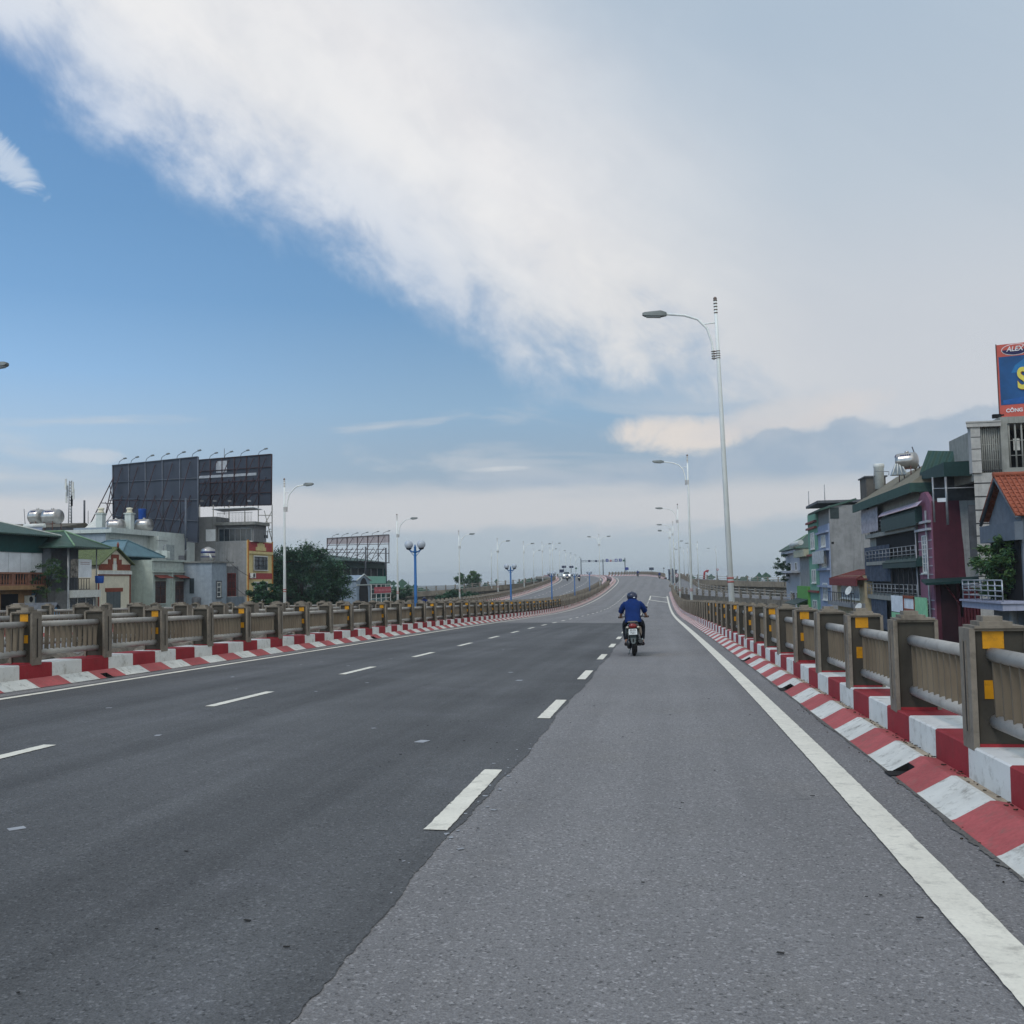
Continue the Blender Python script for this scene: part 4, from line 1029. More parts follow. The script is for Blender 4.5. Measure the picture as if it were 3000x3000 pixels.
void_m = M('dark_interior', (26, 26, 28), rough=.95)
trim_w = M('trim_white', (206, 206, 200), var=.1, dirt=(130,124,114), dirtamt=.3)
wood_m = M('wood_brown', (88, 56, 42), var=.2); grille_m = M('grille_dark', (52, 52, 54)); pipe_m = M('pipe_steel', (140, 142, 144), rough=.4, metal=.4)
def slab(parent, name, fr, r, d0, d1, mat):
    mb = MB(); fr.box(mb, *r, d0, d1); return mb.build(name, mat, parent)
def body(parent, fr, r, depth, mat, name='wall'):
    mb = MB(); fr.box(mb, r[0], r[1], GZ-.3, r[3], -depth, 0); return mb.build(name, mat, parent)
def window(parent, fr, r, fm, pm, nv=1, nh=1, t=.07, bars=0, bm_=None, sill=True, surround=None):
    u0, u1, v0, v1 = r; mb = MB()
    fr.box(mb, u0, u0+t, v0, v1, -.01, .05); fr.box(mb, u1-t, u1, v0, v1, -.01, .05); fr.box(mb, u0+t, u1-t, v0, v0+t, -.01, .05); fr.box(mb, u0+t, u1-t, v1-t, v1, -.01, .05)
    for i in range(1, nv): u = u0+(u1-u0)*i/nv; fr.box(mb, u-t*.4, u+t*.4, v0+t, v1-t, -.01, .045)
    for i in range(1, nh): v = v0+(v1-v0)*i/nh; fr.box(mb, u0+t, u1-t, v-t*.35, v+t*.35, -.01, .04)
    w = mb.build('window', fm, parent)
    mb = MB(); fr.box(mb, u0+t*.5, u1-t*.5, v0+t*.5, v1-t*.5, -.02, .012); mb.build('pane', pm, w)
    if bars:
        mb = MB()
        for i in range(bars): u = u0+(u1-u0)*(i+.5)/bars; fr.box(mb, u-.012, u+.012, v0, v1, .10, .125)
        for v in (v0+.25*(v1-v0), v0+.75*(v1-v0)): fr.box(mb, u0, u1, v-.015, v+.015, .095, .12)
        mb.build('bars', bm_ or grille_m, w)
    if sill:
        mb = MB(); fr.box(mb, u0-.12, u1+.12, v0-.10, v0-.002, 0, .16); mb.build('sill', surround or trim_w, w)
    if surround:
        mb = MB(); s = .14; fr.box(mb, u0-s, u0-.002, v0, v1+s, 0, .06); fr.box(mb, u1+.002, u1+s, v0, v1+s, 0, .06); fr.box(mb, u0-.0, u1+.0, v1+.002, v1+s, 0, .06); mb.build('surround', surround, w)
    return w
def hip(parent, mat, x0, x1, y0, y1, ze, zr, axis, inset, name='roof', th=.1, trim=None):
    if axis == 'x': ra, rb = Vector((x0+inset, (y0+y1)/2, zr)), Vector((x1-inset, (y0+y1)/2, zr))
    else: ra, rb = Vector(((x0+x1)/2, y0+inset, zr)), Vector(((x0+x1)/2, y1-inset, zr))
    c = [Vector((x0,y0,ze)), Vector((x1,y0,ze)), Vector((x1,y1,ze)), Vector((x0,y1,ze))]; lo = [p-Vector((0,0,th)) for p in c]
    mb = MB(); vs = c+[ra, rb]+lo
    if axis == 'x': fs = [(0,1,5,4), (2,3,4,5), (1,2,5), (3,0,4)]
    else: fs = [(0,1,4), (1,2,5,4), (2,3,5), (3,0,4,5)]
    fs += [(0,6,7,1), (1,7,8,2), (2,8,9,3), (3,9,6,0), (9,8,7,6)]
    mb.add(vs, fs); o = mb.build(name, mat, parent)
    if trim:
        mb = MB(); es = [(0,ra),(1,ra if axis == 'y' else rb),(2,rb),(3,rb if axis == 'y' else ra)]
        for i, q in es: mb.path([c[i]+Vector((0,0,.03)), q+Vector((0,0,.03))], .07, 6)
        mb.path([ra+Vector((0,0,.03)), rb+Vector((0,0,.03))], .08, 6); mb.build('ridge_cap', trim, o)
    return o
def house(name, label, fr, u): return empty(name, fr.pt(u, GZ), label, 'house')
def ac_unit(parent, fr, P, w=.8, h=.6):
    u, v = fr.uv(P); mb = MB(); fr.box(mb, u-w/2, u+w/2, v-h/2, v+h/2, .05, .40); a = mb.build('air_conditioner', trim_w, parent)
    c = fr.pt(u-.08, v, .402); mb = MB(); mb.lathe(c, [(.23,-.004),(.23,.012)], 18, axis='x' if fr.ax == 'x' else 'y'); mb.build('fan', void_m, a)

green_r = M_ribbed('roof_green', (58, 84, 74), 1, .24, rough=.55, var=.15, scale=.8, dirt=(70,82,70), dirtamt=.4)
green_dk = M('fascia_green', (16, 66, 62), rough=.6, var=.12, streak=.2)
green_lt = M('roof_trim_green', (120, 150, 118), rough=.6)
blue_r = M_ribbed('roof_bluegreen', (92, 124, 134), 1, .24, rough=.5, var=.12, scale=.8, dirt=(100,112,110), dirtamt=.3)
terra = M('terracotta', (142, 98, 80), var=.15, streak=.4); ochre = M('ochre_wall', (158, 124, 88), var=.15, streak=.4)
tarp = M('tarpaulin_white', (224, 227, 230), rough=.6, var=.1, scale=1.2); grey_w = M('wall_grey', (116, 116, 117), var=.16, streak=.5, dirt=(84,84,84), dirtamt=.35)
grey_dk = M('wall_dark_grey', (86, 88, 92), var=.2, streak=.4); cream = M('wall_cream', (214, 206, 184), var=.07, streak=.18)
brick = M('brick_red', (128, 66, 48), var=.18, scale=5, fine=.15); pale_gg = M('wall_pale_green_grey', (170, 180, 172), var=.10, streak=.35, dirt=(110,112,106), dirtamt=.3)
white_w = M('wall_offwhite', (186, 192, 188), var=.08, streak=.35); bluegrey = M('wall_blue_grey', (138, 148, 158), var=.1, streak=.3); bluegrey_d = M('wall_blue_grey_dark', (120, 130, 140), var=.12, streak=.3)
cem = M('wall_cement', (134, 134, 134), var=.14, scale=.9, streak=.5, dirt=(104,104,104), dirtamt=.5); teal = M('wall_teal', (56, 96, 102), var=.15, streak=.3)
yellow_w = M('wall_yellow', (206, 188, 134), var=.08, streak=.2); pinkred = M('panel_red', (160, 66, 66), var=.1); orange_t = M('trim_orange', (176, 116, 50), var=.15)
awn_red = M_ribbed('awning_rust', (126, 62, 52), 1, .16, var=.2, dirt=(90,60,50)); tarp_dk = M('tarpaulin_black', (28, 30, 34), rough=.7)
conc_r = M('roof_concrete', (120, 120, 116), var=.2)
red_tile = M_ribbed('tile_red', (136, 74, 60), 1, .22, var=.2)
stainless = M('tank_steel', (168, 164, 160), rough=.3, metal=.75, var=.12, scale=3); tank_txt = M('tank_print', (44, 50, 96), rough=.5); sky_bl = M('tank_blue', (24, 72, 150), rough=.5)

# H1: dark green house at the left edge
f = Fr('x', -49.5, 1)
u1, _ = f.uv(Z1(268, 900)); zt = f.uv(Z1(260, 835))[1]; ze = f.uv(Z1(262, 730))[1]; zb = f.uv(Z1(200, 1085))[1]; u0 = u1-8.5
h = house('townhouse', 'house at the left picture edge with dark green roof, white tarpaulins and terracotta balustrade', f, u0)
body(h, f, (u0, u1-.4, 0, zb), 9, ochre)
slab(h, 'balcony_slab', f, (u0, u1, zb-.0, zb+.32), -.3, 1.0, ochre)
zr0 = f.uv(Z1(150, 1065))[1]; zr1 = f.uv(Z1(150, 972))[1]
mb = MB(); f.box(mb, u0, u1, zr1-.14, zr1, .78, 1.0); f.box(mb, u0, u1, zb+.322, zb+.42, .78, 1.0)
n_ = 26
for i in range(n_):
    u = u0+(u1-u0)*(i+.5)/n_
    if i % 6 == 5: f.box(mb, u-.14, u+.14, zb+.422, zr1-.142, .8, .98)
    else:
        p = f.pt(u, 0, .89); hh = zr1-.14-zb-.42; mb.lathe((p.x, p.y, zb+.42), [(.05,0),(.05,.06*hh),(.085,.3*hh),(.04,.62*hh),(.055,.94*hh),(.05,hh)], 8)
mb.build('balustrade', terra, h)
body_up = MB(); f.box(body_up, u0, u1-.3, zb+.3, ze, -9, -.6); body_up.build('upper_wall', grey_dk, h)
tz1 = f.uv(Z1(100, 838))[1]
for i in range(6):
    a, b = u1-.45-i*1.42, u1-.45-(i+1)*1.42+.05
    mb = MB(); f.box(mb, b, a, zr1-.05, tz1, .5, .53); mb.build('tarpaulin', tarp, h)
mb = MB(); f.box(mb, u0, u1+.1, tz1, ze, .25, .62); f.box(mb, u1-.2, u1+.1, tz1, ze, -9, .25); mb.build('roof_fascia', green_dk, h)
hip(h, green_r, -64.5, -48, u0-1.2, u1+.55, ze, f.uv(Z1(-60, 560))[1]+.6, 'y', 3.2, trim=trim_w)
d_ = f.rect(Z1(35, 1115), Z1(118, 1240)); slab(h, 'door', f, (d_[0]-.5, d_[1], d_[2]-1, d_[3]), -.1, .015, void_m)
ac_unit(h, f, Z1(180, 1150)); 
slab(h, 'notice_board', f, f.rect(Z1(208, 1110), Z1(248, 1190)), .02, .08, M('board_blue', (96, 120, 142)))

# H2: grey scaffolded house with green hip roof and a banner
f = Fr('x', -46.8, 1)
u0 = f.uv(Z1(447, 1000))[0]; u1 = f.uv(Z1(640, 1000))[0]; ze = f.uv(Z1(447, 800))[1]; zr = ze+1.35; g = Fr('y', u0, -1)
h = house('townhouse', 'grey house under green hipped roof with white banner on its upper balcony', f, u0)
zfl = f.uv(Z1(520, 1090))[1]
body(h, f, (u0, u1, 0, zfl), 8, grey_w)
mb = MB(); f.box(mb, u0+.02, u1-.02, zfl, ze, -8, -1.6); mb.build('upper_wall', grey_dk, h)
x0, x1, v0, v1 = g.rect(Z1(268, 800), Z1(440, 1090)); mb = MB(); mb.mm((x0-.3, u0-.02, zfl), (x0+.9, u0+.1, ze-.05)); mb.build('side_sheet', M('sheet_grey', (104, 110, 118), var=.15), h)
hip(h, green_r, -59.25, -45.75, u0-.7, u1+.6, ze+.02, zr, 'x', 2.6, trim=green_lt)
mb = MB(); p = f.pt(u0, 0, .1); mb.path([(p.x, p.y-.02, GZ), (p.x, p.y-.02, ze)], .09, 8); q = f.pt(u1-.05, 0, .05); mb.path([(q.x, q.y, zfl), (q.x, q.y, ze)], .05, 8); mb.build('post', pipe_m, h)
r = f.rect(Z1(468, 880), Z1(605, 1005)); mb = MB(); f.box(mb, r[0]+(r[1]-r[0])*.36, r[1], r[2], r[3], .04, .06); bn = mb.build('banner', tarp, h)
mb = MB(); f.box(mb, r[0], r[0]+(r[1]-r[0])*.355, r[2], r[3], .04, .06); mb.build('banner_picture', M('banner_photo', (122, 116, 108), var=.75, scale=3.2), bn)
for k, (lab, zz) in enumerate((('NGUYEN', .80), ('DICH VU', .71))): pass
mb = MB()
for i in range(2):
    for j in range(9):
        w = (r[1]-r[0])*.035; uu = r[0]+(r[1]-r[0])*(.46+.05*j); vv = r[2]+(r[3]-r[2])*(.80-.09*i); f.box(mb, uu, uu+w, vv, vv+.06, .06, .066)
mb.build('banner_text_line', M('banner_ink', (150, 120, 122)), bn)
rr = f.rect(Z1(460, 1010), Z1(590, 1085)); mb = MB()
f.box(mb, u0, rr[1]+.1, rr[3]-.05, rr[3], .02, .07); f.box(mb, u0, rr[1]+.1, zfl+.05, zfl+.10, .02, .07)
for i in range(9): u = u0+(rr[1]-u0)*i/8; f.box(mb, u-.025, u+.025, zfl+.1, rr[3]-.05, .03, .06)
mb.build('balcony_railing', grille_m, h)
sl = f.rect(Z1(455, 1090), Z1(645, 1133)); slab(h, 'balcony_slab', f, (u0+.1, u1, sl[2], sl[3]), .0, .45, trim_w)
w_ = f.rect(Z1(458, 1137), Z1(622, 1196)); window(h, f, (w_[0], w_[1], w_[2]-.9, w_[3]), trim_w, glass_d, 3, 2)
mb = MB(); f.box(mb, u0+.3, u0+1.3, zfl+.9, zfl+2.3, -1.58, -1.5); mb.build('curtain', glass_l, h)
c = f.uv(Z1(625, 1015)); p = f.pt(c[0], c[1]-.35, .5); bar = MB(); bar.lathe(p, [(.30,0),(.34,.1),(.36,.55),(.34,.6),(.37,.62)], 16); o = bar.build('barrel', sky_bl); tag(o, 'blue plastic barrel hung on the balcony corner beside the brick gable house', 'barrel')

# H3: cream gable house with brick bands
f = Fr('x', -48.6, 1)
u0 = f.uv(Z1(652, 1000))[0]; u1 = f.uv(Z1(868, 1000))[0]; um = (u0+u1)/2; ze = f.uv(Z1(655, 912))[1]; za = f.uv(Z1(762, 812))[1]
h = house('townhouse', 'small cream house with a brick trimmed gable and a shuttered door', f, u0)
body(h, f, (u0, u1, 0, ze), 7, cream)
mb = MB(); mb.prism([f.pt(u0, ze), f.pt(u1, ze), f.pt(um, za)], (-.25, 0, 0)); mb.build('gable', cream, h)
olive = M_ribbed('roof_olive', (96, 106, 70), 0, .24, var=.15)
for s_, (ua, ub) in enumerate(((u0-.3, um), (u1+.3, um))):
    ea = ze-.3*(za-ze)/(um-u0); mb = MB(); mb.sheet([f.pt(ua, ea+.06, .3), f.pt(ub, za+.1, .3), f.pt(ub, za+.1, -7.2), f.pt(ua, ea+.06, -7.2)], .09); mb.build('roof', olive, h)
mb = MB(); mb.path([f.pt(um, za+.1, .3), f.pt(um, za+.35, .3), f.pt(um, za+.6, .3)], [.09,.11,.02], 8); mb.build('finial', brick, h)
H_ = za-ze; zs_ = ze
mb = MB()
f.box(mb, u0+.08, um-.42, ze-.55, ze-.02, 0, .05); f.box(mb, um+.42, u1-.08, ze-.55, ze-.02, 0, .05)
f.box(mb, um-.62, um-.30, ze-.02, ze+.62*H_, 0, .052); f.box(mb, um+.30, um+.62, ze-.02, ze+.62*H_, 0, .052); f.box(mb, um-.30, um+.30, ze+.38*H_, ze+.62*H_, 0, .052)
f.box(mb, um-1.1, um-.62, ze-.02, ze+.3*H_, 0, .048); f.box(mb, um+.62, um+1.1, ze-.02, ze+.3*H_, 0, .048)
z2 = f.uv(Z1(760, 985))[1]; f.box(mb, u0, u1, z2-.08, z2+.06, 0, .09)
for (ua, ub) in ((u0, u0+.16), (u1-.16, u1)): f.box(mb, ua, ub, GZ, z2-.082, 0, .05)
z3 = f.uv(Z1(755, 1085))[1]; r = f.rect(Z1(700, 1075), Z1(815, 1098)); f.box(mb, *r, 0, .06)
mb.build('brick_trim', brick, h)
slab(h, 'cornice', f, (u0-.05, u1+.05, ze-.92, ze-.60), 0, .14, trim_w)
mb = MB(); f.box(mb, um-.24, um+.24, ze-.5, ze+.2*H_, .0, .03)
mb.build('niche', trim_w, h)
r = f.rect(Z1(708, 1098), Z1(800, 1210)); mb = MB(); f.box(mb, r[0], r[1], r[2]-1.5, r[3], 0, .05)
dr = mb.build('door', M('door_grey_green', (84, 92, 94), var=.12), h); mb = MB(); f.box(mb, (r[0]+r[1])/2-.012, (r[0]+r[1])/2+.012, r[2]-1.5, r[3], .05, .056); mb.build('door_joint', void_m, dr)

# H4: teal house with blue-green hip roof
f = Fr('x', -49.95, 1)
u0 = f.uv(Z1(872, 1000))[0]; u1 = f.uv(Z1(1008, 1000))[0]; ze = f.uv(Z1(940, 868))[1]
h = house('townhouse', 'narrow teal house with blue-green hipped roof and rusty awning beside the cream gable house', f, u0)
body(h, f, (u0, u1, 0, ze), 3.8, teal)
hip(h, blue_r, -54.4, -48.9, u0-3.6, u1+.7, ze+.03, ze+1.55, 'x', 1.7, trim=blue_r)
r = f.rect(Z1(878, 975), Z1(958, 1055)); slab(h, 'tarpaulin', f, r, .3, .33, tarp_dk)
r = f.rect(Z1(872, 1118), Z1(1000, 1210)); slab(h, 'shutter', f, (r[0], r[1], r[2]-1.5, r[3]), .0, .06, grey_dk)
z = f.uv(Z1(940, 1085))[1]; mb = MB(); mb.sheet([f.pt(u0, z, .05), f.pt(u1+.5, z, .05), f.pt(u1+.5, z-.4, 1.1), f.pt(u0, z-.4, 1.1)], .04); mb.build('awning', awn_red, h)
mb = MB(); mb.sheet([f.pt(u0+.1, z+.32, .05), f.pt(u1-.3, z+.32, .05), f.pt(u1-.3, z+.15, .6), f.pt(u0+.1, z+.15, .6)], .05); mb.build('canopy_sheet', cem, h)

# H5: pale green-grey house, two barred windows under rusty awnings
f = Fr('x', -47.7, 1)
u0 = f.uv(Z1(1012, 1000))[0]; u1 = f.uv(Z1(1262, 1000))[0]; zt = f.uv(Z1(1130, 890))[1]
h = house('townhouse', 'pale green-grey flat-topped house with two brown barred windows under small rust awnings', f, u0)
body(h, f, (u0, u1, 0, zt), 5.2, pale_gg)
mb = MB(); f.box(mb, u0-.1, u1+.1, zt-.12, zt, 0, .18); zc = f.uv(Z1(1130, 965))[1]; f.box(mb, u0-.1, u1+.1, zc-.1, zc+.06, 0, .22); um = (u0+u1)/2
for u in (u0+.12, um, u1-.12): f.box(mb, u-.13, u+.13, GZ, zc-.102, 0, .10)
mb.build('cornice', pale_gg, h)
mb = MB()
for i in range(26): u = u0+.2+(u1-u0-.4)*i/25; f.box(mb, u-.05, u+.02, zc+.12, zt-.2, 0, .05)
mb.build('parapet_relief', white_w, h)
for a0, a1 in ((1030, 1100), (1163, 1225)):
    r = f.rect(Z1(a0, 1030), Z1(a1, 1175)); window(h, f, r, wood_m, glass_d, 2, 3, .07, 9, wood_m, surround=pale_gg)
    z = f.uv(Z1(a0, 1000))[1]; mb = MB(); mb.sheet([f.pt(r[0]-.25, z+.15, .02), f.pt(r[1]+.35, z+.15, .02), f.pt(r[1]+.35, z-.15, .75), f.pt(r[0]-.25, z-.15, .75)], .04); mb.build('awning', awn_red, h)

# H6: low blue-grey house, narrow white window, maroon barred bay
f = Fr('x', -44.7, 1)
u0 = f.uv(Z1(1410, 1050))[0]; u1 = f.uv(Z1(1508, 1050))[0]; zt = f.uv(Z1(1410, 905))[1]; g = Fr('y', u0, -1)
h = house('townhouse', 'low blue-grey house with one slim white window and a maroon barred bay', f, u0)
mb = MB(); f.box(mb, u0, u1, GZ, zt, -9, 0); mb.build('wall', bluegrey, h)
mb = MB(); f.box(mb, u0-.2, u1+1.4, zt, zt+.14, -9, .2); mb.build('roof_slab', conc_r, h)
r = f.rect(Z1(1442, 1035), Z1(1470, 1135)); window(h, f, r, trim_w, glass_d, 1, 3, .09, surround=grey_dk)
f2 = Fr('x', -45.15, 1); ub = f2.uv(Z1(1588, 1050))[0]; mb = MB(); f2.box(mb, u1+.003, ub, GZ, zt-.3, -6, 0); mb.build('bay_wall', grey_w, h)
r = f2.rect(Z1(1514, 975), Z1(1567, 1130)); window(h, f2, r, M('maroon_frame', (110, 42, 40)), void_m, 2, 3, .08, 8, M('maroon_bar', (124, 56, 50)))
r = f2.rect(Z1(1502, 1135), Z1(1588, 1190)); slab(h, 'balcony', f2, (r[0], r[1], r[2], r[3]), .0, .7, bluegrey_d)
gx = g.rect(Z1(1270, 1010), Z1(1280, 1110)); slab(h, 'side_window', g, (gx[0]-.1, gx[1]+.2, gx[2], gx[3]), 0, .05, glass_d)

# H8: tall cement side wall with the narrow yellow and red front
f = Fr('x', -47.3, 1)
u0 = f.uv(Z1(1642, 900))[0]; u1 = f.uv(Z1(1808, 900))[0]; zt = f.uv(Z1(1720, 765))[1]; g = Fr('y', u0, -1)
h = house('townhouse', 'tall house with cement side wall and narrow yellow front with red panels', f, u0)
mb = MB(); mb.mm((-63, u0, GZ), (-47.3, u1, zt-.05)); mb.build('wall', cem, h)
slab(h, 'facade', f, (u0+.01, u1-.01, GZ, zt), .0, .12, yellow_w)
mb = MB(); f.box(mb, u0-.02, u0+.22, GZ, zt+.1, .1, .2); f.box(mb, u1-.22, u1+.02, GZ, zt+.1, .1, .2); mb.build('corner_trim', orange_t, h)
r = f.rect(Z1(1650, 765), Z1(1800, 835)); slab(h, 'parapet_panel', f, (u0+.24, u1-.24, r[2], r[3]), .12, .17, pinkred)
um = (u0+u1)/2; mb = MB()
for k, w in enumerate((1.5, 1.05, .55)): f.box(mb, um-w, um+w, r[2]+.05+k*.42, r[2]+.05+(k+1)*.42, .17, .22)
f.box(mb, u0+.2, u1-.2, r[2]-.35, r[2]-.05, .12, .30); mb.build('parapet_steps', yellow_w, h)
for b0, b1 in ((865, 955), (1040, 1150)):
    w_ = f.rect(Z1(1680, b0), Z1(1768, b1)); ww = Fr('x', -47.1, 1); window(h, ww, w_, grille_m, glass_d, 3, 3, .08, 7, surround=trim_w)
r = f.rect(Z1(1658, 975), Z1(1790, 1015)); slab(h, 'spandrel_panel', f, (u0+.24, u1-.24, r[2], r[3]), .12, .17, pinkred)
ac_unit(h, Fr('x', -47.1, 1), Z1(1672, 992), .9, .6)
# rooftop storeys set back
a0 = g.uv(Z1(1330, 700))[0]; a1 = g.uv(Z1(1640, 700))[0]; g2 = Fr('y', u0+.6, -1); z1 = g2.uv(Z1(1400, 600))[1]; z2 = g2.uv(Z1(1500, 640))[1]
mb = MB(); mb.mm((-61, u0+.6, zt-.1), (g2.uv(Z1(1440, 700))[0], u0+4.2, z1)); mb.build('stair_tower', cem, h)
xa = g2.uv(Z1(1442, 700))[0]; xb = g2.uv(Z1(1760, 700))[0]
mb = MB(); mb.mm((xa, u0+.9, zt-.1), (min(xb, -46.80), u0+4.5, z2-.3)); mb.build('penthouse_wall', grey_w, h)
mb = MB(); mb.mm((xa-.1, u0+.3, z2-.3), (min(xb, -46.50)+.1, u0+4.6, z2+.05)); mb.build('penthouse_roof', conc_r, h)
gg_ = Fr('y', u0+.88, -1); r = gg_.rect(Z1(1455, 680), Z1(1720, 760)); window(h, gg_, (xa+.15, min(xb, -46.95)-.1, r[2], r[3]), pipe_m, glass_d, 6, 1, .06)
r = g2.rect(Z1(1372, 685), Z1(1435, 762)); slab(h, 'white_shutter', g2, r, .0, .06, tarp)
mb = MB(); za_ = g2.uv(Z1(1500, 575))[1]
for i in range(24): x = xa+.2+(min(xb, -46.80)-xa-.3)*i/23; mb.path([(x, u0+.5, z2+.05), (x, u0+.5, za_)], .02, 5)
mb.path([(xa+.1, u0+.5, za_), (min(xb, -46.80), u0+.5, za_)], .03, 6); mb.build('terrace_railing', pipe_m, h)
mb = MB(); mb.sheet([(xa-.6, u0+.6, z1+.9), (min(xb, -46.80), u0+.6, z1+1.0), (min(xb, -46.80), u0+3.5, z1+.9), (xa-.6, u0+3.5, z1+.8)], .06); mb.build('terrace_canopy', tarp, h)

# H7: long off-white flat roof building behind
f = Fr('x', -54.5, 1); g = Fr('y', f.uv(Z1(700, 750))[0], -1)
ua = f.uv(Z1(705, 750))[0]; ub = f.uv(Z1(1232, 750))[0]; zt = f.uv(Z1(900, 700))[1]
h = house('townhouse', 'long off-white flat-roofed building in the second row, below the large dark billboard', f, ua)
mb = MB(); mb.mm((-72, ua, GZ), (-54.5, ub, zt-.35)); mb.build('wall', white_w, h)
x0 = g.uv(Z1(485, 690))[0]; mb = MB(); mb.mm((x0, ua-.02, GZ), (-54.52, ua+1.5, g.uv(Z1(600, 672))[1])); mb.build('side_wall', bluegrey, h)
mb = MB(); f.box(mb, ua-.3, ub+.3, zt-.35, zt, -11, .75); f.box(mb, ua-.3, ub+.3, zt, zt+.16, .55, .75); mb.build('cornice', white_w, h)
um_ = f.uv(Z1(985, 780))[0]; mb = MB(); f.box(mb, um_, ub, GZ, zt-.36, 0, 1.2); mb.build('front_block', white_w, h)
f3 = Fr('x', -53.3, 1); r = f3.rect(Z1(1108, 785), Z1(1158, 850)); slab(h, 'door', f3, (r[0], r[1], r[2]-.8, r[3]), 0, .05, M('door_pale', (150,158,158)))
r = f.rect(Z1(715, 765), Z1(765, 820)); window(h, f, r, wood_m, glass_d, 2, 1)
r = f.rect(Z1(735, 745), Z1(800, 752)); slab(h, 'vent_slot', f, r, 0, .03, grey_dk); r = f3.rect(Z1(1040, 755), Z1(1115, 763)); slab(h, 'vent_slot', f3, r, 0, .03, grey_dk)
ZROOF7 = zt
# H7b: small grey gabled roof poking up at the back
f = Fr('x', -66, 1); r = f.rect(Z1(412, 625), Z1(615, 700))
h = house('townhouse', 'small house in the second row with brown-grey gabled roof behind the steel tanks', f, r[0])
mb = MB(); mb.mm((-78, r[0], GZ), (-66, r[1], r[2]+.3)); mb.build('wall', grey_dk, h)
mb = MB(); ym = r[1]-1.3
mb.add([(-66, r[0]-.3, r[2]+.25), (-66, r[1]+.3, r[2]+.25), (-66, ym, r[3]), (-79.5, r[0]-.3, r[2]+.25), (-79.5, r[1]+.3, r[2]+.25), (-79.5, ym-2, r[3])], [(0,1,2),(3,5,4),(0,2,5,3),(1,4,5,2),(0,3,4,1)]); mb.build('roof', M_ribbed('roof_brown', (104, 98, 86), 1, .24, var=.15), h)
# H9: red tiled roof behind the tree
f = Fr('x', -51, 1); r = f.rect(Z1(1812, 872), Z1(1925, 940))
h = house('townhouse', 'low house with red roof just right of the yellow front, behind the big tree', f, r[0])
mb = MB(); mb.mm((-66, r[0]+.2, GZ), (-51.3, r[1]+3, r[2]+.8)); mb.build('wall', grey_dk, h)
hip(h, red_tile, -67.5, -50.4, r[0]-.2, r[1]+3.4, r[2]+.9, r[3]+.25, 'y', 2.)
# H10: green roofed building behind the tree, with grey arched gate house and coloured signs in front
f = Fr('x', -53.25, 1); r = f.rect(Z2(700, 560), Z2(1112, 700)); g = Fr('y', r[0], -1)
h = house('workshop', 'open-sided building with dark green roof behind the big tree, under the bare scaffold billboard', f, r[0])
zt = f.uv(Z2(1000, 640))[1]; zb = f.uv(Z2(1000, 712))[1]
mb = MB(); mb.mm((-69, r[0], GZ), (-54.75, r[1], zt)); mb.build('wall', M('wall_shed', (74, 80, 80), var=.25, streak=.4), h)
mb = MB(); mb.mm((-69, r[0]-.4, zt), (-52.95, r[1]+.3, zt+1.15)); mb.build('roof_fascia', M('fascia_dull_green', (46, 62, 56), var=.15, streak=.4), h)
hip(h, green_r, -69.75, -52.2, r[0]-.7, r[1]+.6, zt+1.16, zt+2.6, 'y', 4.)
mb = MB()
for i in range(8): u = r[0]+(r[1]-r[0])*i/7; f.box(mb, u-.06, u+.06, zb-3, zt, -.2, -.05)
f.box(mb, r[0], r[1], zb-.1, zb+.1, -.25, 0); mb.build('frame_posts', pipe_m, h)
slab(h, 'side_panel', f, (r[1]+.5, r[1]+.8, GZ, zt+.8), -4, .4, M('panel_teal', (34, 84, 80)))
mb = MB(); mb.box(f.pt(r[0]+2.2, zb+.9, -.5), (.9, 1.1, 1.5)); mb.build('stored_goods', M('goods', (150, 144, 132), var=.5, scale=4), h)
f = Fr('x', -45.75, 1); u0 = f.uv(Z2(878, 850))[0]; u1 = f.uv(Z2(992, 850))[0]; um = (u0+u1)/2; ze = f.uv(Z2(880, 745))[1]; za = f.uv(Z2(935, 698))[1]
h = house('gate_house', 'small blue-grey gate house with pointed gable and dark arched opening, right of the big tree', f, u0)
gwall = M('wall_gate', (132, 146, 160), var=.1, streak=.3)
body(h, f, (u0, u1, 0, ze), 5, gwall); mb = MB(); mb.prism([f.pt(u0-.2, ze), f.pt(u1+.2, ze), f.pt(um, za)], (-5, 0, 0)); mb.build('gable', gwall, h)
mb = MB(); mb.path([f.pt(u0-.3, ze, .1), f.pt(um, za+.12, .1), f.pt(u1+.3, ze, .1)], .10, 6); f.box(mb, u0-.15, u1+.15, ze-.75, ze-.6, 0, .16); mb.build('gable_trim', white_w, h)
zc = f.uv(Z2(935, 865))[1]; rr_ = (u1-u0)*.34; pts = [f.pt(um-rr_, GZ, .03), f.pt(um+rr_, GZ, .03)]+[f.pt(um+rr_*math.cos(t), zc+rr_*1.1*math.sin(t), .03) for t in [math.pi*k/12 for k in range(13)]]
mb = MB(); mb.prism(pts, (.02, 0, 0)); mb.build('arch_opening', void_m, h)
f = Fr('x', -50.25, 1)
r = f.rect(Z2(958, 708), Z2(1124, 770)); root = tag(empty('shop_sign', f.pt(r[0], r[2]), 'plain mint green sign board to the right of the gate house gable'), cat='sign')
slab(root, 'sign_panel', f, r, .0, .15, M('sign_mint', (126, 178, 158), var=.06)); mb = MB(); f.box(mb, r[0]+.3, r[0]+.42, GZ, r[2], .02, .12); f.box(mb, r[1]-.42, r[1]-.3, GZ, r[2], .02, .12); mb.build('post', pipe_m, root)
f = Fr('x', -48, 1); r = f.rect(Z2(1000, 780), Z2(1170, 930))
root = tag(empty('market_stall', f.pt(r[0], GZ), 'open frame stall with a red banner and pale pipe railings right of the gate house'), cat='stall')
mb = MB()
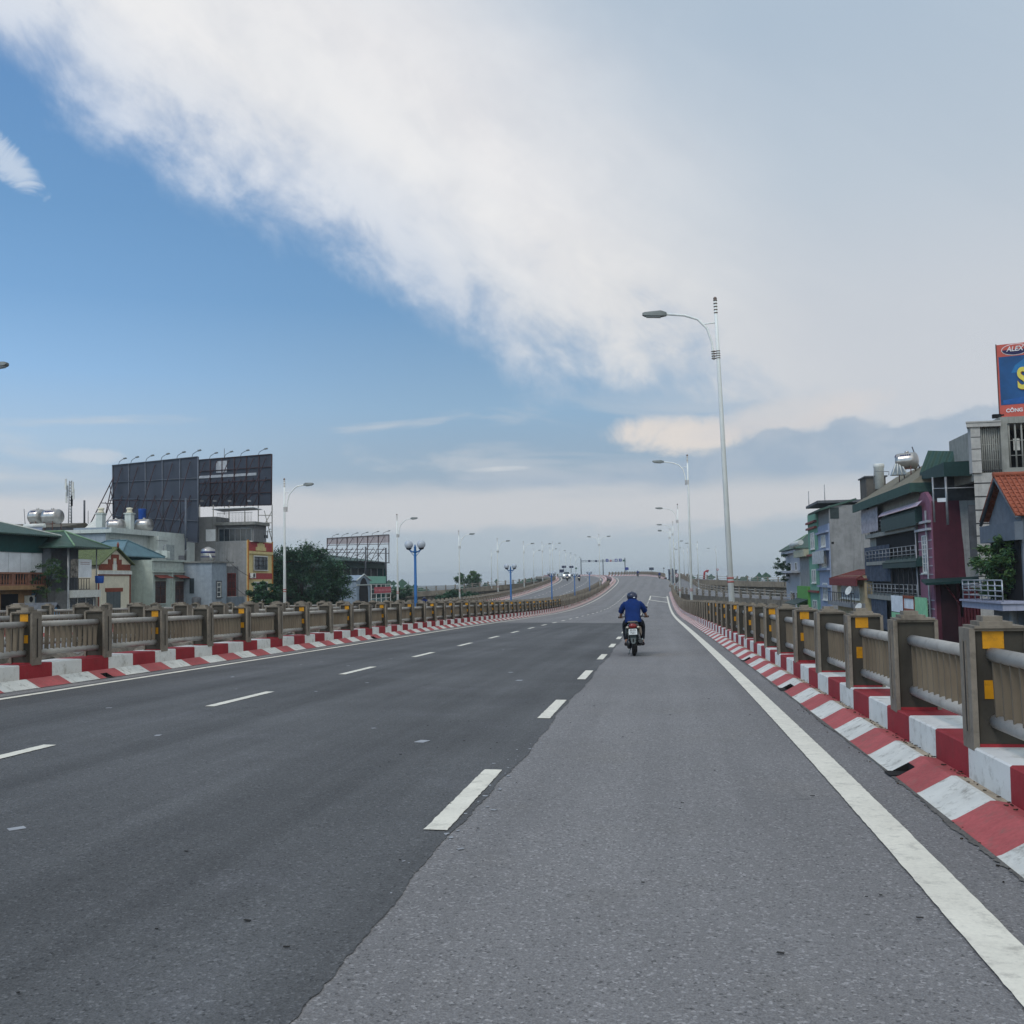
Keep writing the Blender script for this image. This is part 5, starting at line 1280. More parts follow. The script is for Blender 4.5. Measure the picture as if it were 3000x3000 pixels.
for i in range(5): u = r[0]+(r[1]-r[0])*i/4; f.box(mb, u-.05, u+.05, GZ, r[3], 0, .1)
for k in range(5): v = r[2]+(r[3]-r[2])*k/4; f.box(mb, r[0], r[1], v-.04, v+.04, .02, .09)
mb.build('frame', trim_w, root)
q = f.rect(Z2(1025, 803), Z2(1170, 850)); slab(root, 'banner', f, q, .1, .14, M('banner_red', (176, 74, 84), var=.12))
mb = MB()
for i in range(12): u = q[0]+(q[1]-q[0])*(i+.3)/12; f.box(mb, u, u+.18, q[2]+.3, q[3]-.3, .14, .15)
mb.build('banner_text_line', M('banner_pale', (214, 168, 170)), root)
mb = MB(); f.box(mb, r[0], r[1], GZ, r[2]+.6, -2, -.4); mb.build('back_wall', M('stall_teal', (92, 116, 118), var=.3), root)
# tiny blue shed in front of the grey house
f = Fr('x', -42, 1); r = f.rect(Z0(605, 1165), Z0(770, 1330)); um = (r[0]+r[1])/2
h = empty('shed', f.pt(r[0], GZ), 'little bright blue gabled shed seen over the railings in front of the grey scaffolded house', 'shed')
mb = MB(); mb.prism([f.pt(r[0], GZ), f.pt(r[1], GZ), f.pt(r[1], r[3]-.8), f.pt(um, r[3]), f.pt(r[0], r[3]-.8)], (-3, 0, 0)); mb.build('wall', M('shed_blue', (84, 140, 184), var=.1, streak=.3), h)
mb = MB()
for ua, ub in ((r[0]-.25, um), (r[1]+.25, um)): mb.sheet([f.pt(ua, r[3]-.95, .2), f.pt(ub, r[3]+.08, .2), f.pt(ub, r[3]+.08, -3.2), f.pt(ua, r[3]-.95, -3.2)], .07)
mb.build('roof', grey_dk, h)

# ------------------------------------------------------------------ rooftop tanks, antenna and billboards
def lying_tank(label, c, r, L, ang, legs=True, ink=True):
    root = empty('water_tank', (c[0], c[1], c[2]-r), label, 'water tank', rz=0)
    def X(p): ca, sa = math.cos(ang), math.sin(ang); return (c[0]+p[0]*ca-p[1]*sa, c[1]+p[0]*sa+p[1]*ca, c[2]+p[2])
    mb = MB(); mb.lathe((0,0,0), [(.05,-L/2-.28*r),(r*.5,-L/2-.22*r),(r*.85,-L/2-.1*r),(r,-L/2),(r*1.015,-L*.3),(r,-L*.29),(r*1.015,-L*.05),(r,-L*.04),(r*1.015,L*.2),(r,L*.21),(r,L/2),(r*.85,L/2+.1*r),(r*.5,L/2+.22*r),(.05,L/2+.28*r)], 24, axis='x')
    mb.v = [X(p) for p in mb.v]; mb.build('tank_body', stainless, root)
    if ink:
        mb = MB()
        for k in range(7): a = math.pi*(.15+.1*k); mb.box((-L/2-.12*r, math.cos(a)*r*.78, math.sin(a)*r*.78), (.14*r, r*.22, r*.26))
        for k in range(5): mb.box((-L*.18+L*.13*k, -r*.80, r*.62), (L*.09, .03, r*.22))
        mb.v = [X(p) for p in mb.v]; mb.build('tank_print', tank_txt, root)
    if legs:
        mb = MB()
        for sx in (-.35, .35):
            for sy in (-.7, .7): mb.path([X((sx*L, sy*r, -r*.6)), X((sx*L, sy*r*1.1, -r-1.0))], .04, 6)
            mb.path([X((sx*L, -.75*r, -r*.95)), X((sx*L, .75*r, -r*.95))], .05, 6)
        mb.path([X((-.35*L,-.7*r,-r*1.0)), X((.35*L,-.7*r,-r*1.0))], .04, 6); mb.build('stand', M('stand_rust', (96, 64, 54)), root)
    mb = MB(); q = X((0,0,r)); mb.lathe(q, [(.16,-.05),(.16,.12),(.05,.14)], 12); mb.build('lid', stainless, root)
    return root
dep = 108.
for i, (a, lb) in enumerate(((250, 'left one of two lying steel water tanks, partly behind its twin'), (350, 'right one of two lying steel water tanks, the one with its full side showing'))):
    p = at(*Z1(a, 600), dep-(i*1.0)); lying_tank(lb, p, .78, 1.75 if i else 1.3, R(-14 if i else -20))
p = at(*Z1(235, 665), 103.5); root = empty('solar_heater', p, 'rooftop solar water heater with white cylinder below the two steel tanks', 'solar heater')
mb = MB(); mb.path([at(*Z1(160, 663), 103.5), at(*Z1(300, 658), 103.5)], .22, 12); mb.build('cylinder', trim_w, root)
mb = MB(); a, b = at(*Z1(165, 676), 103.5), at(*Z1(285, 672), 103.5); c, d = at(*Z1(268, 712), 99.75), at(*Z1(160, 705), 99.75); mb.sheet([a, b, c, d], .06); mb.build('collector', M('collector', (92, 104, 128), rough=.3), root)
mb = MB(); mb.path([at(*Z1(285,660),103.8), at(*Z1(285,730),103.8)], .05, 6); mb.path([at(*Z1(170,665),103.8), at(*Z1(170,740),103.8)], .05, 6); mb.build('stand', pipe_m, root)
p = at(*Z1(773, 655), 109); lying_tank('lying steel tank with a blue label between two chimney pots on the off-white roof', p, .62, 1.5, R(-10), legs=False)
p = at(*Z1(960, 655), 111); lying_tank('ribbed lying steel tank in front of the large dark billboard', p, .66, 1.6, R(-10), legs=False, ink=False)
for a, b, lb in ((672, 640, 'pale chimney pot with round cap left of the blue-labelled steel tank'), (862, 640, 'pale chimney pot right of the blue-labelled steel tank')):
    p = at(*Z1(a, b), 110); root = empty('chimney', p-Vector((0,0,1)), lb, 'chimney'); mb = MB(); mb.box(p, (.72, .72, 1.9)); mb.box(p+Vector((0,0,1.0)), (.9, .9, .12)); mb.build('shaft', white_w, root)
    mb = MB(); mb.lathe(p+Vector((0,0,1.06)), [(.3,0),(.38,.1),(.27,.16),(.27,.38),(.36,.43),(.33,.56),(.1,.6)], 14); mb.build('pot', cream, root)
p = at(*Z1(630, 655), 111); root = empty('roof_hatch', p, 'white pyramid roof light beside the left chimney pot', 'roof light'); mb = MB(); mb.add([(p.x-1.2,p.y-1,p.z-.9),(p.x+.8,p.y-1,p.z-.9),(p.x+.8,p.y+1,p.z-.9),(p.x-1.2,p.y+1,p.z-.9),(p.x+.3,p.y,p.z+.9)], [(0,1,4),(1,2,4),(2,3,4),(3,0,4),(3,2,1,0)]); mb.build('panes', trim_w, root)
p = at(*Z1(947, 600), 113.5); root = empty('water_tank', p, 'upright blue plastic tank standing before the large dark billboard', 'water tank'); mb = MB(); mb.lathe(p, [(.36,-.8),(.40,-.7),(.42,.75),(.45,.8),(.45,.88)], 18); mb.build('tank_body', sky_bl, root); mb = MB(); mb.box(p+Vector((0,0,-1.1)), (.7,.7,.55)); mb.build('stand', pipe_m, root)
p = at(*Z1(1385, 850), 102.75); root = empty('water_tank', p, 'upright steel tank with blue bands and a satellite dish on the low blue-grey house', 'water tank'); mb = MB(); mb.lathe(p, [(.66,-.75),(.71,-.68),(.71,.42),(.66,.5),(.25,.72),(.1,.76)], 20); mb.build('tank_body', stainless, root)
mb = MB(); mb.lathe(p, [(.722,.1),(.722,.3)], 20); mb.lathe(p, [(.722,-.32),(.722,-.22)], 20); mb.build('tank_print', tank_txt, root)
q = at(*Z1(1398, 873), 100.2); root = empty('satellite_dish', q, 'white satellite dish before the blue-banded steel tank', 'satellite dish'); mb = MB(); mb.lathe((0,0,0), [(.02,0),(.25,.04),(.40,.12),(.38,.13),(.25,.055),(.02,.02)], 18); ro = Matrix.Rotation(R(62), 3, 'Y') @ Matrix.Rotation(R(-30), 3, 'X'); mb.v = [tuple(ro @ Vector(v)+q) for v in mb.v]; mb.build('dish', trim_w, root); mb = MB(); mb.path([q, q+Vector((0,.2,-.8))], .03, 6); mb.build('mast', pipe_m, root)
p = at(*Z1(1308, 1165), 99); root = empty('water_tank', p, 'small dark tank standing beside the blue-grey side wall', 'water tank'); mb = MB(); mb.lathe(p, [(.40,-2.),(.45,.3),(.38,.42),(.1,.5)], 16); mb.build('tank_body', grey_dk, root)
# telecom mast and poles
p0, p1 = at(*Z1(466, 640), 142.5), at(*Z1(470, 360), 142.5); root = empty('telecom_mast', p0, 'slim lattice telephone mast with clustered antennas behind the two steel tanks', 'mast')
mb = MB()
for dx, dy in ((-.28,0),(.28,0),(0,.3)): mb.path([p0+Vector((dx,dy,-2)), p1+Vector((dx*.6,dy*.6,0))], .06, 6)
for k in range(14):
    t0, t1 = k/14, (k+1)/14; a = p0.lerp(p1, t0); b = p0.lerp(p1, t1); mb.path([a+Vector((-.26,0,0)), b+Vector((.24,0,0))], .03, 4); mb.path([a+Vector((.26,0,0)), b+Vector((-.24,0,0))], .03, 4)
mb.build('lattice', pipe_m, root)
for i in range(7):
    a = p0.lerp(p1, .52+.08*(i % 6)) ; s_ = -1 if i % 2 else 1; mb = MB(); mb.box(a+Vector((s_*(.36+.12*(i%3)), -.2, 0)), (.22, .14, 1.5)); mb.path([a, a+Vector((s_*.5,-.15,0))], .04, 5); mb.build('antenna', trim_w if i % 3 else pipe_m, root)
for a, b0, b1, lb in ((562, 625, 490, 'thick grey pole right of the telephone mast'), (160, 650, 548, 'thin whip aerial left of the two steel tanks'), (587, 620, 560, 'short lightning rod on the brown-grey gabled roof'), (1494, 560, 145, 'thin aerial rising above the rear dark billboard')):
    p0, p1 = at(*Z1(a+(10 if a == 160 else 0), b0), 126), at(*Z1(a, b1), 126); mb = MB(); mb.path([p0-Vector((0,0,.5)), p1], .12 if a == 562 else .035, 8); tag(mb.build('roof_pole', grey_dk), lb, 'pole')
frame_g = M('billboard_pipe_grey', (82, 88, 98), rough=.5, var=.15); frame_r = M('billboard_pipe_rust', (58, 42, 46), rough=.7, var=.25); bb_back = M('billboard_back', (60, 65, 76), rough=.7, var=.10, scale=.7, streak=.12)
def billboard(name, label, corners, nv, nh, fmat, fmat2, panel=True, lamps=(), brace_px=(), open_from=None, seed=1):
    """corners TL TR BR BL as 3D points, back side towards the camera"""
    TL, TR, BR, BL = corners; root = empty(name, BL, label, 'billboard'); rr = random.Random(seed)
    nn = (TR-TL).cross(BL-TL).normalized()
    if nn.y > 0: nn = -nn                 # towards the camera
    P = lambda s, t, d=0.: (TL.lerp(TR, s)).lerp(BL.lerp(BR, s), t)+nn*d
    if panel:
        mb = MB(); mb.sheet([P(0,0), P(1,0), P(1,1), P(0,1)], .08); mb.build('panel', bb_back, root)
    elif open_from:
        mb = MB(); mb.sheet([P(0,0), P(1,0), P(1,open_from), P(0,open_from)], .06); mb.build('panel', M('billboard_back_pale', (172, 160, 160), var=.1), root)
    mb = MB()
    for i in range(nv+1): mb.path([P(i/nv, 0, .15), P(i/nv, 1, .15)], .075, 6)
    for j in range(nh+1): mb.path([P(0, j/nh, .2), P(1, j/nh, .2)], .055, 6)
    mb.build('frame', fmat, root)
    for i in range(nv):
        for (t0, d0, t1, d1) in ((.05, .2, 1.02, 2.6), (.45, .2, 1.02, 1.5)):
            mb = MB(); mb.path([P((i+.6)/nv, t0, d0), P((i+.6)/nv-.07, t1, d1)], .05, 6); mb.build('brace', fmat2, root)
        mb = MB(); mb.path([P((i+.1)/nv, .52, .9), P((i+.95)/nv, .52, .9)], .05, 6); mb.path([P((i+.6)/nv, .52, .2), P((i+.6)/nv, .52, 1.4)], .045, 6)
        a, b = rr.uniform(.5, .7), rr.uniform(.8, 1.); mb.path([P(i/nv, a, 1.2), P((i+1)/nv, b, 1.6)], .035, 5); mb.path([P((i+1)/nv, a, 1.2), P(i/nv, b, 1.6)], .035, 5); mb.build('cross_brace', fmat2, root)
    for s in lamps:
        a = P(s, 0, .1); tip = a+Vector((1.25, -1.0, .58))
        mb = MB(); mb.path([a, a+Vector((.2,-.15,.35)), a+Vector((.6,-.5,.45)), tip], .032, 6); l_ = mb.build('lamp_arm', fmat, root)
        mb = MB(); mb.hexa([tip+Vector(v)*.8 for v in ((-.1,-.12,-.1),(.45,-.3,-.02),(.45,.1,-.02),(-.1,.2,-.1),(-.08,-.1,.08),(.40,-.26,.14),(.40,.06,.14),(-.08,.16,.08))]); mb.build('lamp', lamph, l_)
    return root, P
c1 = [at(*Z1(757, 258), 120.6), at(*Z1(1325, 200), 112.5), at(*Z1(1325, 772), 112.5), at(*Z1(762, 705), 120.6)]
b1, P1 = billboard('billboard', 'large dark billboard seen from behind on the off-white roof, left of the two', c1, 5, 4, frame_g, frame_r, lamps=(.07, .22, .40, .58, .76, .93), seed=3)
mb = MB()
for q in ((605, 640), (690, 645)): mb.path([at(*Z1(757, 335), 119.5), at(*Z1(*q), 117)], .06, 6)
mb.path([at(*Z1(670, 508), 118), at(*Z1(757, 512), 119.5)], .05, 6); mb.path([at(*Z1(730, 385), 119), at(*Z1(757, 520), 119.5)], .05, 6); mb.build('side_stay', frame_r, b1)
mb = MB(); mb.path([at(*Z1(1237, 475), 110.5), at(*Z1(1235, 890), 110.5)], .11, 8); mb.build('support_post', frame_g, b1)
c2 = [at(*Z1(1328, 222), 126), at(*Z1(1815, 183), 120), at(*Z1(1812, 522), 120), at(*Z1(1328, 532), 126)]
b2, P2 = billboard('billboard', 'rear dark billboard with missing strips above the yellow-fronted house', c2, 6, 4, frame_r, frame_r, lamps=(.15, .36, .58, .82), seed=5)
mb = MB()
for s0, s1, t0, t1 in ((.25, .40, .06, .30), (0., .80, .345, .40)): mb.sheet([P2(s0,t0,.14), P2(s1,t0,.14), P2(s1,t1,.14), P2(s0,t1,.14)], .01)
mb.build('pale_sheet', M('sheet_pale', (170, 172, 176), var=.15), b2)
mb = MB()
for a in (1330, 1420, 1525, 1630, 1720, 1812): mb.path([at(*Z1(a, 520), 122.25), at(*Z1(a, 770), 122.25)], .06, 6)
for a, c in ((1812, 1700), (1760, 1812)): mb.path([at(*Z1(a, 560), 120.75), at(*Z1(c, 765), 120.75)], .05, 6)
for b in (590, 640, 700): mb.path([at(*Z1(1720, b), 120.75), at(*Z1(1812, b), 120.75)], .05, 6)
mb.build('support_frame', M('frame_pale', (150, 148, 140), var=.2), b2)
mb = MB()
for a in (1345, 1430, 1530, 1660): q = at(*Z1(a, 495), 118.5); mb.box(q, (.35, .3, .18))
mb.build('floodlight', pipe_m, b2)
c3 = [at(*Z2(625, 378), 177), at(*Z2(1163, 345), 168), at(*Z2(1163, 590), 168), at(*Z2(625, 560), 177)]
billboard('billboard', 'skeletal scaffold billboard with only its top strip of sheet left, above the green-roofed building', c3, 6, 3, frame_r, frame_r, panel=False, open_from=.29, lamps=(.08, .24, .40, .56, .73, .90), seed=9)
p = at(*Z2(955, 700), 159); mb = MB(); mb.path([p, at(*Z2(955, 450), 159)], .14, 8); tag(mb.build('roof_pole', grey_dk), 'dark upright pole in front of the skeletal scaffold billboard', 'pole')
p = at(*Z2(1132, 700), 156); mb = MB(); mb.path([p, at(*Z2(1130, 460), 156)], .14, 8); tag(mb.build('roof_pole', grey_dk), 'dark upright pole near the right end of the skeletal scaffold billboard', 'pole')

# cables and washing among the left houses
cable_m = M('cable_black', (30, 30, 32))
def cable(label, A, B, sag, r=.022):
    mb = MB(); mb.path([A.lerp(B, k/14)-Vector((0, 0, sag*4*(k/14)*(1-k/14))) for k in range(15)], r, 5); return tag(mb.build('cable', cable_m), label, 'cable')
cable('black cable drooping from the green roof post to the cream gable house', at(*Z1(447, 985), 86), at(*Z1(660, 1010), 92), .6)
cable('black cable crossing the front of the pale green-grey house', at(*Z1(865, 985), 96), at(*Z1(1270, 1000), 104), .5)
cable('black cable slung from the low blue-grey house to the yellow front', at(*Z1(1505, 880), 104), at(*Z1(1700, 1010), 112), .3)
cable('black cable running down beside the maroon barred bay', at(*Z1(1560, 1060), 102), at(*Z1(1690, 1150), 110), .2)
cable('black cable along the ochre house front under the balustrade', at(*Z1(10, 1135), 80), at(*Z1(250, 1160), 86), .4)
for k, (a, b, dp, lb) in enumerate(((1070, 855, 103, 'cluster of rooftop junk with a fan cowl on the pale green-grey house'), (1215, 885, 104, 'small grey box on the right end of the pale green-grey parapet'), (1765, 745, 117, 'dark bin on the roof terrace above the yellow front'))):
    p = at(*Z1(a, b), dp); root = empty('roof_clutter', p, lb, 'roof clutter'); r_ = random.Random(k); mb = MB()
    for q in range(5 if k == 0 else 1): mb.box(p+Vector((r_.uniform(-.8, .8) if k == 0 else 0, r_.uniform(-.3, .3), r_.uniform(-.1, .25))), (r_.uniform(.3, .7), .4, r_.uniform(.3, .8)), rot=r_.uniform(0, 1))
    mb.build('boxes', (white_w, grey_dk, grey_dk)[k], root)
    mb = MB(); mb.path([p+Vector((.3, 0, 0)), p+Vector((.3, 0, .9)), p+Vector((.7, 0, 1.1))], .05, 6); mb.build('pipe', pipe_m, root)
# ------------------------------------------------------------------ houses on the right
def wallx(parent, X, u0, u1, z0, z1, depth, mat, name='wall'):
    mb = MB(); mb.mm((X, u0, z0), (X+depth, u1, z1)); return mb.build(name, mat, parent)
maroon = M('wall_maroon', (84, 38, 50), rough=.8, var=.12, scale=1.5, streak=.25); purple = M('wall_mauve', (132, 88, 106), var=.1, streak=.25); maroon_sh = M_ribbed('sheet_maroon', (84, 26, 34), 0, .2, var=.15, rough=.6)
tile_g = M('wall_tile_grey', (168, 166, 162), var=.1, streak=.3, dirt=(120,118,112), dirtamt=.3); plaster = M('wall_plaster', (140, 140, 134), var=.12, streak=.4); dkfas = M('canopy_green', (32, 58, 56), rough=.6, var=.15, streak=.2)
tan_r = M_ribbed('roof_tan', (128, 122, 106), 1, .22, var=.12, dirt=(108,104,94), dirtamt=.4); orange_r = M('roof_orange_tile', (146, 80, 58), rough=.75, var=.22, scale=5, fine=.15, dirt=(120,66,48), dirtamt=.5)
blue_w = M('wall_lilac_blue', (134, 144, 166), var=.08, streak=.25); green_w = M('wall_mint', (104, 150, 128), var=.1, streak=.3); lime = M('wall_lime', (92, 150, 72), var=.1, streak=.3); lilac = M('wall_pale_lilac', (172, 171, 175), var=.08, streak=.3)
cloth_d = M('curtain_slate', (66, 74, 88), rough=.9, var=.25, scale=3)
X = 18.
f = Fr('x', X, -1)
def U(a, b=1300): return f.uv(Z5(a, b))[0]
def Zf(a, b, X_=X): return Fr('x', X_, -1).uv(Z5(a, b))[1]
# R3: maroon house
u0, u1 = U(985), U(905); zt = Zf(985, 1050); g = Fr('y', u0, -1)
h = house('townhouse', 'narrow house with mauve front and tall plain maroon side wall', f, u0)
wallx(h, X, u0, u1, GZ, zt, 9, maroon)
slab(h, 'facade', f, (u0-.02, u1, GZ, zt-.1), 0, .10, purple)
um = (u0+u1)/2; za = Zf(930, 1040)
mb = MB(); mb.prism([f.pt(u0, zt-.1, .1), f.pt(u1, zt-.1, .1), f.pt(u1-.5, zt+.35, .1), f.pt(um+.5, zt+.75, .1), f.pt(um-.5, zt+.75, .1), f.pt(u0+.5, zt+.35, .1)], (.25, 0, 0)); mb.build('gable', purple, h)
mb = MB()
for b in (1180, 1225): z = Zf(945, b); f.box(mb, u0-.05, u1+.05, z-.08, z+.08, .1, .35)
for b in (1290, 1340, 1390, 1440, 1490, 1640, 1690, 1740): z = Zf(945, b); f.box(mb, u0, u1, z-.03, z+.03, .1, .13)
mb.build('cornice', lilac, h)
for b0, b1 in ((1255, 1480), (1660, 1850)):
    z0, z1 = Zf(955, b1), Zf(955, b0); ff = Fr('x', X-.1, -1); window(h, ff, (um-.75, um+.75, z0, z1), trim_w, glass_l, 2, 4, .08)
xg = g.uv(Z5(1150, 1300))[0]; xe = 22.5
mb = MB(); pts = []
zz = [zt-.02, zt*.8, zt*.62, zt*.45, zt*.25, .3, GZ]
L = [(xg+.1*math.sin(3.1*k)+.05*k, z) for k, z in enumerate(zz)]
mb.prism([(p, u0-.004, z) for p, z in L]+[(xe, u0-.004, GZ), (xe, u0-.004, zt-.02)], (0, -.02, 0)); mb.build('bare_plaster', M('plaster_raw', (150, 152, 152), var=.12, streak=.3), h)
mb = MB(); z = Zf(985, 1535); x9 = g.uv(Z5(1262, 1530))[0]; mb.sheet([(X-.9, u0-1.2, z-.05), (x9+.2, u0-1.2, z+.12), (x9+.2, u0+.02, z+.35), (X-.9, u0+.02, z+.2)], .16); mb.build('awning', dkfas, h)
zl = Zf(985, 1740); xa = g.uv(Z5(1122, 1600))[0]
mb = MB(); mb.mm((xa, u0-.9, zl), (xe, u0-.8, z+.05)); mb.mm((xa, u0-.9, GZ), (xa+.15, u0-.75, z)); mb.mm((xa, u0-.86, zl-.5), (xe, u0-.78, zl-.002)); mb.build('sheet_wall', maroon_sh, h)
mb = MB(); mb.mm((X+.3, u0-.06, GZ), (xa, u0-.03, z+.1)); mb.build('opening', M('maroon_void', (46, 22, 28), rough=.9), h)
mb = MB(); mb.path([(X+.45, u0-.2, z), (xa, u0-.8, zl+.8)], .06, 6); mb.build('awning_strut', maroon_sh, h)
mb = MB(); mb.path([(X-.25, u0+.7, GZ), (X-.25, u0+.7, zt-.6)], .07, 8); mb.path([(X-.3,u1-.1,GZ),(X-.3,u1-.1,zt-1.)], .05, 6); mb.build('downpipe', pipe_m, h)
# R1: grey tower with tiled pier and the hoarding on top
Y1 = 64.; g = Fr('y', Y1, -1); xl = g.uv(Z5(1225, 1000))[0]; xt = g.uv(Z5(1200, 600))[0]; x0 = min(xl, xt)
zt = g.uv(Z5(1215, 590))[1]; z1 = g.uv(Z5(1300, 885))[1]
h = house('townhouse', 'grey tiled building at the right edge carrying the orange and blue hoarding', g, x0)
def skew(mb, xa, xb, ya, yb, z0, z1):       # plan runs with the lane behind: the side wall slants back
    k = .33; return mb.hexa([(xa, ya, z0), (xb, ya, z0), (xb, yb, z0), (xa+k*(yb-ya), yb, z0), (xa, ya, z1), (xb, ya, z1), (xb, yb, z1), (xa+k*(yb-ya), yb, z1)])
mb = MB(); skew(mb, x0+.1, 34, Y1, Y1+11, GZ, z1); mb.build('wall', tile_g, h)
mb = MB()
for b in (870, 945, 1025, 1105, 1185, 1260, 1338, 1418, 1500, 1580, 1660): z = g.uv(Z5(1320, b))[1]; g.box(mb, x0+.1, 26, z-.035, z+.035, 0, .012)
mb.build('wall_joints', grille_m, h)
xp = g.uv(Z5(1262, 700))[0]; mb = MB(); mb.mm((x0, Y1-.15, z1), (xp, Y1+.45, zt)); mb.build('pier', tile_g, h)
mb = MB()
for k in range(1, 5): z = z1+(zt-z1)*k/4.2; g.box(mb, x0, xp, z-.02, z+.02, .15, .16)
mb.build('pier_joints', grille_m, h)
xm = g.uv(Z5(1385, 700))[0]; xr = 34
zh = g.uv(Z5(1300, 612))[1]
mb = MB(); skew(mb, x0-.25, xm, Y1-.25, Y1+4, zh, zt); skew(mb, x0-.3, xm, Y1-.3, Y1+4, zt, zt+.08); mb.build('lintel', tile_g, h)
mb = MB(); mb.mm((xp, Y1+.35, z1), (xm+.1, Y1+.5, zh)); mb.build('back_panel', glass_d, h)
mb = MB(); xb = g.uv(Z5(1428, 700))[0]
mb.mm((xm, Y1-.1, z1), (xb, Y1+11, zt+.3)); mb.mm((xb, Y1-.1, z1), (xr, Y1+.2, g.uv(Z5(1430, 855))[1])); mb.mm((xb, Y1-.1, g.uv(Z5(1450, 590))[1]), (xr, Y1+11, zt+.3)); mb.build('upper_wall', plaster, h)
mb = MB(); mb.mm((xb, Y1+3, z1), (xr, Y1+3.1, zt+.2)); mb.build('inner_wall', void_m, h)
za, zb_ = g.uv(Z5(1450, 855))[1], g.uv(Z5(1450, 592))[1]
mb = MB()
for i in range(9): x = xp+.15+(xm-xp-.2)*i/8; mb.path([(x, Y1+.15, z1), (x, Y1+.15, zh)], .045, 6)
for i in range(26): x = xb+.1+.36*i; mb.path([(x, Y1+.05, za), (x, Y1+.05, zb_)], .055, 6)
for t in (.28, .62): mb.path([(xp, Y1+.15, z1+(zh-z1)*t), (xm, Y1+.15, z1+(zh-z1)*t)], .03, 6); mb.path([(xb, Y1+.05, za+(zb_-za)*t), (xr, Y1+.05, za+(zb_-za)*t)], .03, 6)
mb.build('window_bars', plaster, h)
mb = MB()
for a in (1340, 1362, 1470): xx = g.uv(Z5(a, 700))[0]; mb.mm((xx, Y1+.25, g.uv(Z5(a, 748))[1]), (xx+.36, Y1+.3, g.uv(Z5(a, 678))[1]))
mb.build('hung_cloth', trim_w, h)
# hoarding, facing the bridge
so = 1.35
TL = at(*Z5(1357, 118), 67); TLb = at(*Z5(1383, 558), 67)
dirv = Vector((1, -.30, 0)).normalized(); WH = 7.0
root = empty('hoarding', TLb, 'tall orange and blue advertising hoarding with yellow letter at the top right', 'billboard')
up = Vector((0, 0, TL.z-TLb.z)); nout = Vector((-.30, -1, 0)).normalized()
def HP(u, v, d=0.): return TLb+dirv*u+up*v+nout*d
def hslab(name, u0, v0, u1, v1, d0, d1, mat, parent):
    mb = MB(); mb.hexa([HP(u0,v0,d0),HP(u1,v0,d0),HP(u1,v0,d1),HP(u0,v0,d1),HP(u0,v1,d0),HP(u1,v1,d0),HP(u1,v1,d1),HP(u0,v1,d1)]); return mb.build(name, mat, parent)
hor = M('hoarding_orange', (186, 84, 70), rough=.5, var=.06); hbl = M('hoarding_blue', (24, 74, 122), rough=.5, var=.2, scale=.7); hbl2 = M('hoarding_swirl', (34, 108, 160), rough=.5, var=.12); hnv = M('hoarding_navy', (32, 30, 76), rough=.5)
hyl = M('hoarding_yellow', (212, 196, 84), rough=.5, var=.05)
hslab('panel', 0, 0, WH, 1, -.5, 0, hor, root); hslab('edge_frame', -.06, -.01, 0, 1.01, -.5, .04, M('hoarding_edge', (92, 64, 60)), root)
hslab('picture_field', .09, .17, WH, .83, .0, .012, hbl, root)
H_ = up.length
def place_text(txt, size, u, v, d, mat, name, shear=0., sx=1., bold=0.):
    me = text_mesh(txt, size, .01, shear, bold); me.materials.clear(); me.materials.append(mat)
    o = bpy.data.objects.new(name, me); COL.objects.link(o); o.parent = root; o.location = HP(u, v, d)-root.location
    o.rotation_euler = (math.pi/2, 0, math.atan2(dirv.y, dirv.x)); o.scale = (sx, 1, 1); return o
mb = MB(); pts = [HP(.9+.55*math.cos(t)+1.1*t*.0, .0, .02) for t in (0,)]
def disc(name, u, v, ru, rv, d, mat, half=False):
    n = 32; ts = [2*math.pi*k/n for k in range(n)] if not half else [math.pi+math.pi*k/n for k in range(n+1)]
    mb = MB(); mb.prism([HP(u+ru*math.cos(t), v+rv*math.sin(t)/H_, d) for t in ts], nout*.008); return mb.build(name, mat, root)
cu, cv_ = 1.09, .917
disc('logo_rim', cu, cv_, .82, .385, .004, M('hoarding_white', (214, 208, 208), rough=.5)); disc('logo_field', cu, cv_, .77, .34, .014, hor); disc('logo_base', cu, cv_, .77, .34, .024, hnv, True)
place_text('ALEX', .45, cu-.02, cv_+.006, .045, MATS['hoarding_white'], 'lettering', .25, .92, .010)
place_text('S', 1.95, 1.47, .494, .07, M('hoarding_letter_edge', (150, 84, 40)), 'lettering', 0., .70, .085)
place_text('S', 1.95, 1.44, .498, .09, hyl, 'lettering', 0., .70, .06)
place_text('CÔNG N', .33, 1.05, .088, .02, MATS['hoarding_white'], 'lettering', 0., 1.0, .012)
mb = MB(); mb.prism([HP(.8,.60,.014),HP(1.05,.70,.014),HP(1.6,.78,.014),HP(2.3,.813,.014),HP(3.2,.813,.014),HP(2.3,.74,.014),HP(1.7,.68,.014),HP(1.2,.60,.014)], nout*.006); mb.build('picture_swirl', hbl2, root)
mb = MB(); mb.prism([HP(.24,.18,.014),HP(.24,.235,.014),HP(1.5,.265,.014),HP(3,.29,.014),HP(7,.30,.014),HP(7,.18,.014)], nout*.006); mb.build('picture_swirl', M('hoarding_wave', (28, 84, 148), rough=.5), root)
q = at(*Z5(1362, 548), 66); mb = MB(); mb.box(q, (.5, .3, .25)); mb.path([q, q+Vector((.5,.2,.1))], .06, 6); mb.build('floodlight', void_m, root)
